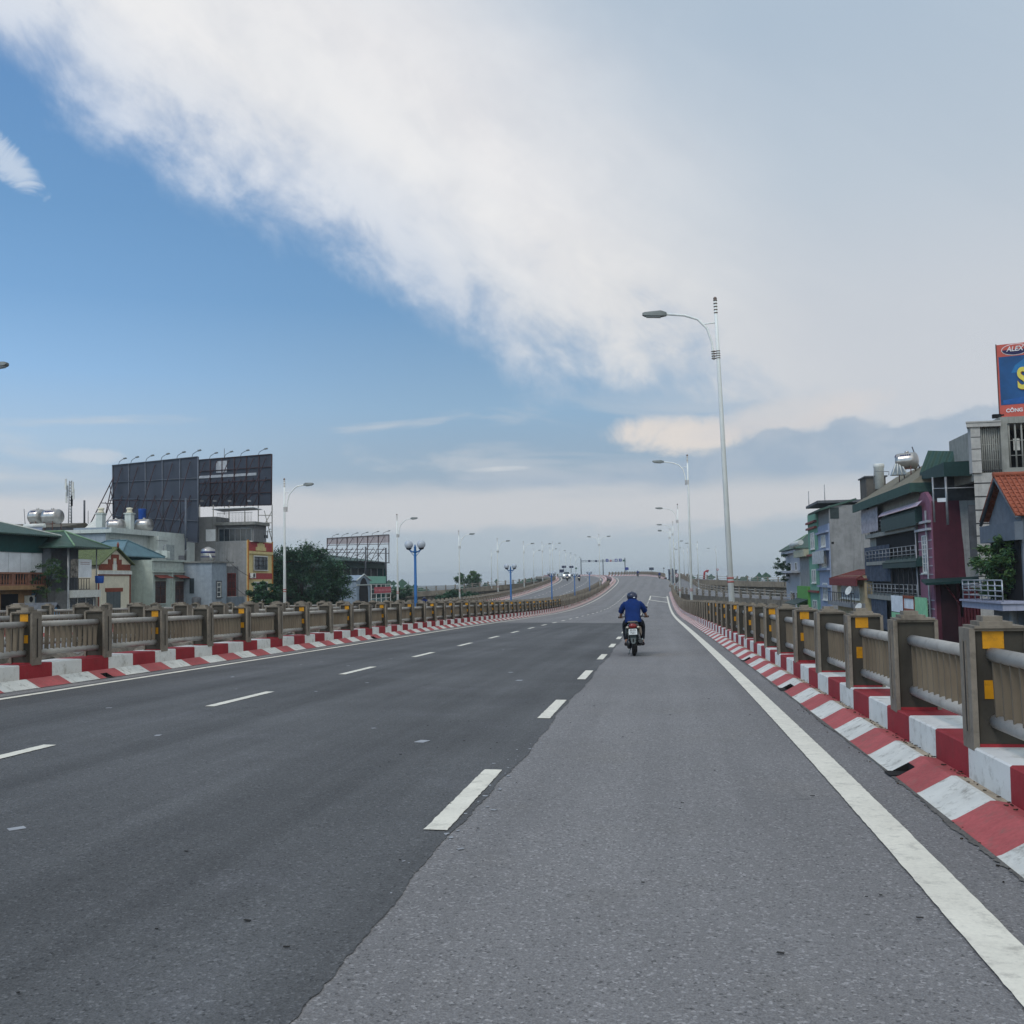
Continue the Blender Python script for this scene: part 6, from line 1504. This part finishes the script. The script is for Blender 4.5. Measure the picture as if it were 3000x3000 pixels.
# R2: orange tiled house in front
X2 = 17.; f2 = Fr('x', X2, -1)
ua, za = f2.uv(Z5(1375, 905)); un, zn = f2.uv(Z5(1508, 1140)); uf, zf_ = f2.uv(Z5(1290, 1185))
h = house('townhouse', 'near house at the right edge with steep orange tiled roof and planted balcony', f2, un)
ze = (zn+zf_)/2
mb = MB(); mb.prism([f2.pt(un+.4, GZ, -.12), f2.pt(uf-.4, GZ, -.12), f2.pt(uf-.4, ze, -.12), f2.pt(ua, za-.32, -.12), f2.pt(un+.4, ze, -.12)], (10, 0, 0)); mb.build('wall', M('wall_shade_grey', (104, 110, 118), var=.1, streak=.2), h)
def slope(pe, pr):
    mb = MB(); N = 11
    for i in range(N):
        a = pe.lerp(pr, i/N); b = pe.lerp(pr, (i+1.15)/N); off = Vector((0,0,.05))
        A0, B0 = a+off, b; mb.sheet([A0, A0+Vector((11,0,0)), B0+Vector((11,0,0)), B0], .06)
    for k in range(44):
        x = .02+.25*k; mb.path([pe+Vector((x,0,.08)), pr+Vector((x,0,.06))], .045, 5)
    return mb
slope(f2.pt(un, zn, .25), f2.pt(ua, za, .25)).build('roof', orange_r, h); slope(f2.pt(uf, zf_, .25), f2.pt(ua, za, .25)).build('roof', orange_r, h)
mb = MB(); mb.path([f2.pt(ua, za+.08, .3), f2.pt(ua, za+.08, -11)], .13, 8); mb.build('ridge_tiles', orange_r, h)
mb = MB(); mb.path([f2.pt(un, zn-.12, .2), f2.pt(ua, za-.14, .2), f2.pt(uf, zf_-.12, .2)], .09, 6); mb.build('barge_board', M('barge', (86, 92, 100)), h)
zl = f2.uv(Z5(1400, 1295))[1]; zl2 = f2.uv(Z5(1400, 1190))[1]
mb = MB(); mb.mm((X2-.3, un+.1, zl), (X2+.1, uf-.1, zl2)); mb.build('gable_beam', M('beam_grey', (96, 104, 114), var=.1), h)
z0 = f2.uv(Z5(1400, 1690))[1]; z1 = f2.uv(Z5(1400, 1640))[1]; zr = f2.uv(Z5(1400, 1522))[1]
mb = MB(); mb.mm((X2-1.3, un-.8, z0), (X2+1, uf+.2, z1-.1)); mb.mm((X2-1.4, un-.9, z1-.1), (X2+1, uf+.3, z1)); mb.build('balcony_slab', M('slab_lilac', (150, 152, 170), var=.08, streak=.3), h)
mb = MB()
for t in (0, .33, .66, 1.): z = z1+.25+(zr-z1-.25)*t; mb.path([(X2-1.25, un-.7, z), (X2-1.25, uf+.1, z)], .035, 8)
for k in range(7): y = un-.7+(uf-un+.8)*k/6; mb.path([(X2-1.25, y, z1), (X2-1.25, y, zr)], .035, 8)
for k in range(5): 
    mb.path([(X2-1.25, uf+.1, z1+.25+(zr-z1-.25)*k/4), (X2+.6, uf+.1, z1+.25+(zr-z1-.25)*k/4)], .03, 6)
mb.build('balcony_railing', M('rail_steel', (158, 162, 168), rough=.35, metal=.5), h)
mb = MB()
for dx, dy in ((-.6, .2), (-.2, .9)): mb.path([(X2+dx, un+dy, GZ), (X2+dx, un+dy, z0)], .12, 8)
mb.build('downpipe', pipe_m, h)
mb = MB(); mb.mm((X2+.06, un+.6, z1), (X2+.1, uf-.8, zl)); mb.build('balcony_opening', void_m, h)
# R4: long tan-roofed row with curtains and canopies
u0, u1 = U(905, 1300)+.1, U(600, 1300); ze = Zf(700, 1050); zr = ze+2.6
h = house('townhouse', 'wide house with tan metal roof, dark curtains and red, white and blue awning', f, u0)
wallx(h, X+.12, u0, u1, GZ, ze, 8, plaster)
mb = MB(); y0, y1 = u0-1.5, u1+2.5; xe0 = X-.8
mb.add([(xe0, y0, ze+.35), (xe0, y1, ze+.35), (X+2.6, y1-2.5, zr), (X+2.6, y0+.5, zr), (xe0+7, y0, ze+.35), (xe0+7, y1, ze+.35)], [(0,1,2,3), (0,3,4), (1,5,2), (3,2,5,4)]); mb.build('roof', tan_r, h)
mb = MB(); mb.mm((xe0-.05, y0, ze-.35), (xe0+.05, y1, ze+.36)); mb.mm((xe0+.05, y0, ze-.3), (xe0+12, y0+.1, ze+.36)); mb.build('roof_fascia', M('fascia_sage', (52, 78, 72), var=.15, streak=.3), h)
fc = Fr('x', X-.45, -1)
# striped awning
sa = fc.rect(Z5(668, 1150), Z5(905, 1050)); mb = MB(); NS = 15
smats = [M('stripe_white', (196, 192, 194)), M('stripe_red', (176, 96, 92)), M('stripe_blue', (104, 122, 170))]
for i in range(NS):
    a = sa[2]+(sa[3]-sa[2])*i/NS; b = sa[2]+(sa[3]-sa[2])*(i+1)/NS
    mb.add([fc.pt(sa[0], a, .2-.35*i/NS), fc.pt(sa[1], a, .2-.35*i/NS), fc.pt(sa[1], b, .2-.35*(i+1)/NS), fc.pt(sa[0], b, .2-.35*(i+1)/NS)], [(0,1,2,3)], (0,1,0,2)[i % 4])
mb.build('striped_awning', smats, h)
def curtain(parent, P0, P1, mat, X_=X-.18, folds=7, name='curtain'):
    ff = Fr('x', X_, -1); r = ff.rect(P0, P1); mb = MB(); N = folds*4; vs = []
    for i in range(N+1):
        u = r[0]+(r[1]-r[0])*i/N; d = .12*math.sin(2*math.pi*i/4.+.4*math.sin(i)); vs += [ff.pt(u, r[2], d), ff.pt(u, r[3], d*.5)]
    mb.add(vs, [(2*i, 2*i+2, 2*i+3, 2*i+1) for i in range(N)], 0, True); return mb.build(name, mat, parent)
curtain(h, Z5(582, 1530), Z5(722, 1310), cloth_d); curtain(h, Z5(622, 1800), Z5(705, 1618), cloth_d); curtain(h, Z5(560, 1250), Z5(650, 1085), M('curtain_grey', (150, 146, 152), var=.2), X-.4, 5)
for b, w in ((1235, .35), (1410, .3), (1615, .35)):
    z = Zf(700, b); mb = MB(); mb.mm((X-.3, u0+.2, z-w), (X+.1, u1, z)); mb.build('balcony_slab', plaster, h)
    zz = z+.95; mb = MB()
    for t in (.35, .65, 1.): mb.path([(X-.28, u0+.2, z+.95*t), (X-.28, u1, z+.95*t)], .03, 6)
    for k in range(14): y = u0+.2+(u1-u0-.2)*k/13; mb.path([(X-.28, y, z), (X-.28, y, zz)], .03, 6)
    mb.build('balcony_railing', pipe_m, h)
mb = MB(); mb.mm((X+.05, u0+.3, Zf(700, 1400)), (X+.09, u1-3, Zf(700, 1250))); mb.mm((X+.05, u0+.3, Zf(700, 1600)), (X+.09, u1-1, Zf(700, 1440))); mb.mm((X+.05, u0+.3, Zf(700, 1900)), (X+.09, u1-1, Zf(700, 1640))); mb.build('dark_opening', void_m, h)
for a0, a1, b0, b1 in ((680, 885, 1150, 1105), (690, 890, 1425, 1390)):
    c0, c1 = fc.uv(Z5(a1, b1)), fc.uv(Z5(a0, b0)); mb = MB(); z = (c0[1]+c1[1])/2
    mb.sheet([(X-.55, c0[0], z-.2), (X-.55, c1[0], z-.2), (X+.1, c1[0], z+.25), (X+.1, c0[0], z+.25)], .1); mb.mm((X-.57, c0[0], z-1.15 if b0 < 1200 else z-.55), (X-.52, c1[0], z-.15)); mb.mm((X-.52, c0[0]-.02, z-1.0 if b0 < 1200 else z-.5), (X+.1, c0[0]+.05, z+.1)); mb.build('canopy', dkfas, h)
mb = MB()
for a in (730, 770, 800, 830, 855): u = fc.uv(Z5(a, 1500))[0]; mb.path([(X-.36, u, GZ), (X-.36, u, Zf(800, 1440))], .035, 6)
mb.build('balcony_grille', grille_m, h)
wm = fc.rect(Z5(735, 1750), Z5(940, 1630)); mb = MB(); mb.mm((X-.42, wm[0], wm[2]), (X-.36, wm[0]+(wm[1]-wm[0])*.3, wm[3])); mb.mm((X-.42, wm[0], wm[2]-.1), (X-.37, wm[1], wm[2]+.5)); mb.build('mint_panel', M('panel_mint', (140, 196, 152), var=.1), h)
mb = MB(); mb.mm((X-.41, wm[0]+(wm[1]-wm[0])*.31, wm[2]+.55), (X-.38, wm[1], wm[3])); mb.build('white_panel', tarp, h)
mb = MB(); q0, q1 = wm[0]+(wm[1]-wm[0])*.30, wm[0]+(wm[1]-wm[0])*.62
for zz in (wm[2]+.7, wm[3]-.15): mb.mm((X-.46, q0, zz), (X-.43, q1, zz+.22))
mb.mm((X-.46, q0, wm[2]+.7), (X-.43, q0+.25, wm[3])); mb.mm((X-.46, q1-.25, wm[2]+.7), (X-.43, q1, wm[3])); mb.build('wooden_frame', M('frame_red_wood', (142, 74, 52)), h)
# things on that roof
yb_ = u0+8
def on_roof(a, b, y=None): return on_y(*Z5(a, b), y or yb_)
p = on_roof(828, 815); lying_tank('shiny lying steel tank on the tan roof on the right', p, .66, 1.35, R(-35))
p = on_roof(775, 862); root = empty('roof_light', p, 'glazed pyramid roof light below the steel tank on the right', 'roof light'); mb = MB(); mb.add([(p.x-.55,p.y-.5,p.z-.5),(p.x+.55,p.y-.5,p.z-.5),(p.x+.55,p.y+.5,p.z-.5),(p.x-.55,p.y+.5,p.z-.5),(p.x-.22,p.y-.2,p.z+.4),(p.x+.22,p.y-.2,p.z+.4),(p.x+.22,p.y+.2,p.z+.4),(p.x-.22,p.y+.2,p.z+.4)], [(0,1,5,4),(1,2,6,5),(2,3,7,6),(3,0,4,7),(4,5,6,7),(3,2,1,0)]); mb.build('panes', glass_l, root)
mb = MB()
for q, w in (((-.55,-.5,-.5),(-.22,-.2,.4)),((.55,-.5,-.5),(.22,-.2,.4)),((-.18,-.51,-.5),(-.07,-.21,.4)),((.18,-.51,-.5),(.07,-.21,.4))): mb.path([p+Vector(q), p+Vector(w)], .05, 5)
mb.build('glazing_bars', trim_w, root)
q0, q1 = on_roof(588, 1010, u1+.5), on_roof(700, 908, u1+.5); root = empty('stair_head', q0, 'small dark concrete stair head at the far end of the tan roof', 'roof structure'); mb = MB(); mb.mm((q0.x, u1+.5, q0.z-2), (q1.x, u1+3.5, q1.z)); mb.build('wall', conc_dk, root); mb = MB(); mb.mm((q0.x-.15, u1+.35, q1.z), (q1.x+.15, u1+3.6, q1.z+.12)); mb.build('roof', grey_dk, root)
p = on_roof(662, 890, u1+.5); mb = MB(); mb.lathe(p, [(.42,-1.4),(.42,.5),(.48,.55),(.48,.85),(.4,.9)], 16); root = empty('water_tank', p, 'pale upright cylinder tank beside the dark stair head', 'water tank'); mb.build('tank_body', trim_w, root)
mb = MB(); mb.path([on_roof(632, 950), on_roof(632, 848)], .04, 6); mb.path([on_roof(632, 875), on_roof(720, 878)], .03, 6); mb.path([on_roof(720, 878), on_roof(720, 900)], .03, 6); tag(mb.build('roof_pipe', pipe_m), 'thin steel pipe frame around the pale upright cylinder tank', 'pipe')
mb = MB(); mb.path([on_roof(905, 860), on_roof(858, 730)], .05, 6); tag(mb.build('roof_pole', grey_dk), 'leaning aerial pole right of the shiny steel tank', 'pole')
# R5: rooftop shed with deep green fascia between
y5 = 70.; g5 = Fr('y', y5, -1); xa, za = g5.uv(Z5(898, 880)); xb, zb_ = g5.uv(Z5(1215, 850))
h = house('rooftop_shed', 'open rooftop shed with deep dark green roof between tan roof and grey tower', g5, xa)
zt5 = g5.uv(Z5(1100, 820))[1]; zb5 = g5.uv(Z5(1100, 905))[1]
mb = MB(); mb.mm((xa+1.6, y5, zb5), (xb+6, y5+.1, zt5)); mb.hexa([(xa+1.25, y5+5, zb5+.3), (xa+1.6, y5, zb5), (xa+1.7, y5+.1, zb5), (xa+1.35, y5+5.1, zb5+.3), (xa+1.25, y5+5, zt5-.2), (xa+1.6, y5, zt5), (xa+1.7, y5+.1, zt5), (xa+1.35, y5+5.1, zt5-.2)]); mb.build('roof_fascia', dkfas, h)
zr5 = g5.uv(Z5(1090, 725))[1]; xr5 = g5.uv(Z5(1088, 725))[0]
mb = MB(); mb.add([(xa+1.25, y5+5, zt5-.2), (xa+1.6, y5, zt5), (xb+6, y5, zt5+.2), (xb+6, y5+5, zr5), (xr5, y5+5, zr5+.3), (xr5-.2, y5+5, zt5+1.4)], [(0,1,2,5),(5,2,3,4)]); mb.build('roof', green_r, h)
mb = MB(); mb.mm((xa+3.2, y5+.6, zb5-6), (xb+4, y5+.8, zb5-1.9)); mb.mm((xa+2., y5+4.2, zb5-5), (xb+6, y5+4.4, zb5+.5)); mb.build('wall', grey_dk, h)
mb = MB(); xk = g5.uv(Z5(1062, 950))[0]; mb.path([(xk, y5+.1, zb5-3.2), (xk, y5+.1, zb5)], .08, 8); mb.path([(xa+.9, y5+.2, zb5-3), (xa+.9, y5+.2, zb5)], .06, 8); zq = g5.uv(Z5(1100, 1020))[1]; mb.path([(xa+.9, y5+.1, zq+.5), (xb+2, y5+.1, zq+.5)], .04, 6); mb.build('post', pipe_m, h)
mb = MB(); zz0 = g5.uv(Z5(1030, 1058))[1]; zz1 = g5.uv(Z5(1030, 1035))[1]; mb.mm((g5.uv(Z5(1010,1040))[0], y5+.05, zz0), (g5.uv(Z5(1066,1040))[0], y5+.1, zz1)); mb.build('striped_cloth', tarp, h)
# R6: blue and green fronted building with bare cement side
u0, u1, u2 = U(370), U(305), U(250); zt = Zf(370, 1185); zs_ = g5 and Zf(370, 1070)
h = house('townhouse', 'tall building with bare cement side wall and pale blue front, green canopy on its roof', f, u0)
wallx(h, X+.02, u0+.02, u1, GZ, Zf(370, 1075), 9, cem)
slab(h, 'facade', f, (u0, u1, GZ, Zf(340, 1195)), 0, .12, blue_w)
mb = MB()
for b in (1240, 1345, 1460, 1560): z = Zf(340, b); f.box(mb, u0-.05, u1+.05, z-.12, z+.12, .12, .45)
mb.build('cornice', blue_w, h)
fb = Fr('x', X-.12, -1)
for b0, b1 in ((1350, 1450), (1540, 1640), (1255, 1325)): window(h, fb, ((u0+u1)/2-1.6, (u0+u1)/2+1.6, Zf(340, b1), Zf(340, b0)), trim_w, glass_d if b0 < 1500 else glass_l, 3, 1, .14)
mb = MB(); z = Zf(355, 1085); mb.sheet([(X-1., u0-.2, z-.5), (X-1., u1+1, z-.5), (X+3, u1+1, z+.6), (X+3, u0-.2, z+.6)], .2); mb.build('canopy', green_r, h)
gx = Fr('y', u0, -1); r = gx.rect(Z5(372, 1185), Z5(420, 1075)); slab(h, 'roof_opening', gx, (r[0], r[1], r[2]+.5, r[3]-.3), 0, .03, M('loft_dark', (48, 58, 58)))
r = gx.rect(Z5(378, 1308), Z5(392, 1296)); slab(h, 'vent_hole', gx, r, 0, .02, void_m)
h = house('townhouse', 'narrow mint green front with reddish bands left of the pale blue front', f, u1)
wallx(h, X, u1+.02, u2, GZ, Zf(275, 1120), 9, cem); slab(h, 'facade', f, (u1+.02, u2, GZ, Zf(275, 1125)), 0, .2, green_w)
mb = MB()
for b in (1180, 1215, 1375, 1590): z = Zf(275, b); f.box(mb, u1, u2, z-.12, z+.12, .2, .5)
mb.build('band', M('band_rust', (122, 66, 60)), h)
fb = Fr('x', X-.2, -1); um = (u1+u2)/2
for b0, b1 in ((1240, 1340), (1460, 1540), (1640, 1700)): window(h, fb, (um-1.6, um+1.8, Zf(275, b1), Zf(275, b0)), trim_w, glass_l, 2, 1, .14)
mb = MB(); z = Zf(290, 1075); mb.mm((X-.3, u1-2, z), (X+9, u2+.3, z+.3)); mb.build('roof', grey_dk, h)
mb = MB(); mb.path([(X, u2-.4, z), (X, u2-.4, z+2.2)], .05, 6); mb.path([(X+1, u1+1, z), (X+1, u1+1, z+2.4)], .05, 6); mb.build('aerial', pipe_m, h)
mb = MB(); w3 = fb.rect(Z5(295, 1430), Z5(360, 1345)); fb.box(mb, w3[0], w3[1], w3[2], w3[3], .5, .6); mb.build('glass_screen', glass_l, h)
# lime green and white houses at the far end
u3 = U(185)
h = house('townhouse', 'lime green low front with grey upper wall between the mint and the white house', f, u2)
wallx(h, X, u2+.02, u3, GZ, Zf(220, 1360), 9, cem); slab(h, 'facade', f, (u2+.02, u3, GZ, Zf(225, 1560)), 0, .5, lime); 
mb = MB(); z = Zf(220, 1345); mb.mm((X-.8, u2, z-.9), (X+6, u3, z)); mb.build('tank_box', M('box_beige', (178, 174, 150), var=.15, streak=.4), h)
mb = MB(); z = Zf(225, 1650); mb.sheet([(X-2.2, u2+.1, z-.3), (X-2.2, u3, z-.3), (X-.5, u3, z+.3), (X-.5, u2+.1, z+.3)], .08); mb.build('awning', dkfas, h)
mb = MB(); mb.path([(X-1., u2+1, Zf(215,1305)), (X-1., u3, Zf(215,1310))], .35, 10); mb.build('water_heater', trim_w, h)
u4 = U(100)
h = house('townhouse', 'white house farthest along the right row, with green hipped roof', f, u3)
wallx(h, X, u3+.02, u4, GZ, Zf(140, 1345), 8, lilac); hip(h, green_r, X-.8, X+9, u3-.6, u4+.8, Zf(140, 1343), Zf(140, 1255), 'x', 3., trim=green_lt)
mb = MB(); z = Zf(140, 1350); mb.mm((X-.6, u3, z-.4), (X, u4+.3, z-.02)); z = Zf(130, 1470); mb.mm((X-1.2, u3, z-.3), (X, u4, z)); mb.build('cornice', lilac, h)
for b0, b1 in ((1420, 1470), (1590, 1680)):
    for k in (0, 1): y = u3+(u4-u3)*(.25+.4*k); window(h, f, (y-1, y+1, Zf(140, b1), Zf(140, b0)), trim_w, glass_d, 1, 1, .12)
# R7: low red roof with dish, nearer the road
X7 = 17.5; f7 = Fr('x', X7, -1); r = f7.rect(Z5(590, 1700), Z5(410, 1510)); r = (max(r[0], 94.5), min(r[1], 114), r[2], r[3]); zr = f7.uv(Z5(500, 1465))[1]
h = house('townhouse', 'low house with dark red pyramid roof and balcony clutter below the bare cement wall', f7, r[0])
mb = MB(); mb.mm((X7, r[0], GZ), (X7+3.5, r[1], r[3]+.2)); mb.build('wall', M('wall_beige', (168, 152, 122), var=.15, streak=.4), h)
hip(h, M_ribbed('roof_dark_red', (110, 48, 46), 1, .22, var=.15), X7-.7, X7+3.8, r[0]-.2, r[1]+.4, r[3]-.1, zr, 'y', 4., trim=red_tile)
mb = MB(); mb.mm((X7-.72, r[0]-.2, r[3]-.75), (X7-.66, r[1]+.4, r[3]-.05)); mb.build('roof_fascia', M('fascia_red', (116, 46, 46), var=.1), h)
z = f7.uv(Z5(470, 1650))[1]; mb = MB(); mb.mm((X7-1, r[0], z-.4), (X7, r[1], z)); mb.build('balcony_slab', cem, h)
mb = MB()
for k in range(12): y = r[0]+(r[1]-r[0])*k/11; mb.path([(X7-.95, y, z), (X7-.95, y, z+.9)], .03, 6)
mb.path([(X7-.95, r[0], z+.9), (X7-.95, r[1], z+.9)], .04, 6); mb.build('balcony_railing', grille_m, h)
window(h, f7, (r[0]+2.5, r[1]-2.5, z+.3, r[3]-.6), trim_w, glass_l, 3, 1, .1)
for a, b, lb in ((545, 1690, 'white satellite dish tilted up beside the low red-roofed house'), (485, 1590, 'smaller white dish on the balcony of the low red-roofed house')):
    q = on_x(*Z5(a, b), X7-1.3); root = empty('satellite_dish', q, lb, 'satellite dish'); mb = MB(); mb.lathe((0,0,0), [(.02,0),(.25,.04),(.42,.13),(.40,.14),(.25,.055),(.02,.02)], 18); ro = Matrix.Rotation(R(-64), 3, 'Y') @ Matrix.Rotation(R(25), 3, 'X'); mb.v = [tuple(ro @ Vector(v)+q) for v in mb.v]; mb.build('dish', trim_w, root); mb = MB(); mb.path([q, q+Vector((.2,.2,-1.6))], .04, 6); mb.build('mast', pipe_m, root)

# ------------------------------------------------------------------ trees and plants
leafA = M('foliage_dark', (.028, .080, .040), rough=.6, var=.45, scale=1.6, fine=.25, srgb=False, spec=.25); leafB = M('foliage_mid', (.045, .105, .045), rough=.6, var=.45, scale=1.6, fine=.25, srgb=False, spec=.25); leafC = M('foliage_bright', (.085, .150, .045), rough=.6, var=.4, scale=3., fine=.25, srgb=False, spec=.25)
bark = M('bark', (72, 62, 52), var=.3, scale=6, bump=.6)
for m_ in (leafA, leafB, leafC):
    bs = m_.node_tree.nodes['Principled BSDF']; bs.inputs['Subsurface Weight'].default_value = .0
def tree(name, label, base, top, rx, ry, rz, mats, clumps=60, leaves=110, leaf=.16, seed=0, cat='tree', group=None, trunk_r=.22, flat=.6):
    rr = random.Random(seed); root = empty(name, base, label, cat, group); c = Vector(top)
    mb = MB(); mb.path([base, base.lerp(c, .4)+Vector((rr.uniform(-.2,.2), .1, 0)), c-Vector((0,0,rz*.3))], [trunk_r, trunk_r*.75, trunk_r*.4], 9)
    cl = []
    for i in range(clumps):
        while True:
            v = Vector((rr.uniform(-1,1), rr.uniform(-1,1), rr.uniform(-.85,1)))
            if .28 < v.length < 1: break
        v *= (.72+.28*rr.random())/max(v.length, .55) if v.length > .55 else 1
        p = c+Vector((v.x*rx, v.y*ry, v.z*rz)); cl.append((p, rr.uniform(.55, 1.15)))
        if i % 5 == 0: mb.path([base.lerp(c, rr.uniform(.45, .8)), (base.lerp(c, .8)+p)/2+Vector((0,0,-.1)), p], [trunk_r*.35, trunk_r*.2, .02], 5)
    mb.build('trunk', bark, root)
    cs = (rx*ry*rz)**(1/3)*.23
    vs = []; fs = []; mi = []
    for p, sz in cl:
        k_ = rr.choice((0, 0, 1)) if len(mats) > 1 else 0
        for j in range(int(leaves*sz)):
            g = Vector((rr.gauss(0, .5), rr.gauss(0, .5), rr.gauss(0, .5*flat)))*cs*sz+p
            t = Vector((rr.gauss(0,1), rr.gauss(0,1), rr.gauss(0,.5))).normalized(); b_ = t.cross(Vector((rr.gauss(0,.5), rr.gauss(0,.5), 1))).normalized()
            L, w = leaf*rr.uniform(.7, 1.5), leaf*rr.uniform(.28, .5)
            o = len(vs); vs += [g-t*L*.5, g+b_*w*.5, g+t*L*.5-Vector((0,0,L*.18)), g-b_*w*.5]; fs.append((o, o+1, o+2, o+3)); mi.append(k_ if rr.random() < .8 else 1-k_ if len(mats) > 1 else 0)
    m2 = MB(); m2.v = [tuple(v) for v in vs]; m2.f = fs; m2.mi = mi; m2.sm = [False]*len(fs)
    me = bpy.data.meshes.new('crown'); o_ = root.location; me.from_pydata([(a-o_.x, b-o_.y, d-o_.z) for a, b, d in m2.v], [], m2.f)
    for m in mats: me.materials.append(m)
    me.polygons.foreach_set('material_index', mi); me.update(); inst(me, 'crown', root)
    return root
def gtree(name, label, P, rpx, dep, hpx=None, **k):
    c = at(*P, dep); rx = rpx/2950*dep; rz = (hpx or rpx)/2950*dep; tree(name, label, Vector((c.x, c.y, GZ)), c, rx, rx*.9, rz, **k)
gtree('broadleaf_tree', 'large dark green spreading tree between the yellow-fronted house and the gate house', (884, 1702), 136, 134, 106, mats=[leafA, leafB], clumps=150, leaves=210, leaf=.42, seed=4)
gtree('broadleaf_tree', 'dark green tree under the left end of the left flyover', (1178, 1752), 42, 185, 36, mats=[leafA, leafB], clumps=50, leaves=110, leaf=.34, seed=5)
gtree('broadleaf_tree', 'rounded tree rising above the railing of the left flyover', (1374, 1698), 42, 262, 24, mats=[leafB, leafC], clumps=60, leaves=110, leaf=.5, seed=6)
gtree('broadleaf_tree', 'dark tree in the shade just below the left flyover', (1345, 1752), 66, 175, 22, mats=[leafA, leafA], clumps=70, leaves=110, leaf=.4, seed=8)
gtree('broadleaf_tree', 'low tree below the yellow house windows, at the left foot of the big tree', (772, 1748), 44, 104, 50, mats=[leafA, leafB], clumps=56, leaves=110, leaf=.36, seed=18)
gtree('broadleaf_tree', 'tree seen beneath the higher right flyover, left of the right houses', (2255, 1720), 40, 250, 12, mats=[leafA, leafB], clumps=40, leaves=90, leaf=.5, seed=9)
gtree('broadleaf_tree', 'tree between the two right flyovers, behind the nearest tall lamp', (2170, 1716), 26, 250, 12, mats=[leafA, leafB], clumps=36, leaves=90, leaf=.5, seed=10)
gtree('broadleaf_tree', 'tree at the end of the lower right ramp near the crest', (2095, 1708), 22, 255, 8, mats=[leafA, leafB], clumps=30, leaves=90, leaf=.5, seed=19)
def plant(label, c, rx, rz, mats, seed, leaf=.2, clumps=26, leaves=70, root_z=None, name='shrub'):
    tree(name, label, Vector((c.x, c.y, root_z if root_z is not None else c.z-rz*1.2)), c, rx, rx, rz, mats, clumps, leaves, leaf, seed, 'plant', None, .05)
c = at(*Z1(318, 1005), 78.5); plant('green climber with pink flowers spilling off the terracotta balustrade', c, 1.3, 1.7, [leafC, leafB], 21, .17, 30, 80)
mbf = MB(); rr = random.Random(3)
c = at(*Z1(235, 1040), 78.5); plant('darker leafy plant behind the terracotta balustrade end', c, .8, .9, [leafB, leafA], 22, .16, 16, 70)
c = at(*Z5(1440, 1410), 51.); plant('leafy balcony plant in front of the orange-roofed house, above its railing', c, 1.75, 1.35, [leafC, leafB], 23, .26, 70, 80)
c = at(*Z5(1390, 1525), 51.5); plant('lower balcony plant leaning over the railing of the orange-roofed house', c, 1.2, 1.0, [leafC, leafB], 24, .24, 40, 80)
c = at(*Z5(1165, 790), 72); plant('thin shrub growing on the dark green rooftop shed', c, 1.1, .6, [leafB, leafC], 25, .12, 18, 40)
c = at(*Z5(95, 1455), 150); plant('climbing shrub on the corner of the farthest white house', c, 1.3, 2.2, [leafA, leafB], 26, .3, 34, 80)
# street trees right below the right railing, glimpsed through its gaps
for i, (x, y, s_) in enumerate(((6.5, 13, 1.9), (7.5, 19, 2.1), (6.8, 26, 2.2), (8.5, 36, 2.4), (7.5, 47, 2.3), (10, 8, 1.8))):
    tree('street_tree', ['street tree under the right railing, below its nearest posts', 'street tree under the right railing, second from the camera', 'street tree under the right railing, third from the camera', 'street tree under the right railing, fourth from the camera', 'street tree under the right railing, fifth from the camera', 'street tree under the right railing, out beside the picture edge'][i], Vector((x, y, GZ)), Vector((x, y, -2.6+(-.6 if i < 3 else -1.2))), s_, s_, s_*.75, [leafB, leafC], 34, 90, .22, 40+i, 'tree', 'street trees under the right railing', .12)
# far tree belt that closes the horizon behind everything
rr = random.Random(12); vs = []; fs = []
for k in range(5200):
    a = rr.uniform(-.62, .55); d = rr.uniform(420, 640); z = GZ+abs(rr.gauss(0, 1))*3.2*(1+.5*math.sin(a*37)+.3*math.sin(a*91)); x, y = d*math.sin(a), d*math.cos(a)
    z = min(z, 1.2); s_ = rr.uniform(1.2, 3.2); t = rr.uniform(0, 6.28); o = len(vs)
    vs += [(x-s_*math.cos(t), y-s_*math.sin(t), z), (x, y, z-s_*.6), (x+s_*math.cos(t), y+s_*math.sin(t), z), (x, y, z+s_*.7)]; fs.append((o, o+1, o+2, o+3))
me = bpy.data.meshes.new('far_trees'); me.from_pydata(vs, [], fs); me.materials.append(leafA); o = bpy.data.objects.new('far_trees', me); COL.objects.link(o); tag(o, 'low belt of distant trees along the horizon', kind='stuff')

# ------------------------------------------------------------------ humid air
mb = MB(); mb.mm((-2600, -350, GZ-1.2), (2600, 3100, 26)); o = mb.build('haze', bpy.data.materials.new('haze_air')); tag(o, kind='stuff'); m = o.data.materials[0]; m.use_nodes = True
t = m.node_tree; t.nodes.remove(t.nodes['Principled BSDF']); v = t.nodes.new('ShaderNodeVolumePrincipled'); v.inputs['Density'].default_value = .00028; v.inputs['Color'].default_value = (.80, .86, .92, 1); v.inputs['Anisotropy'].default_value = .2
t.links.new(v.outputs[0], t.nodes['Material Output'].inputs['Volume'])
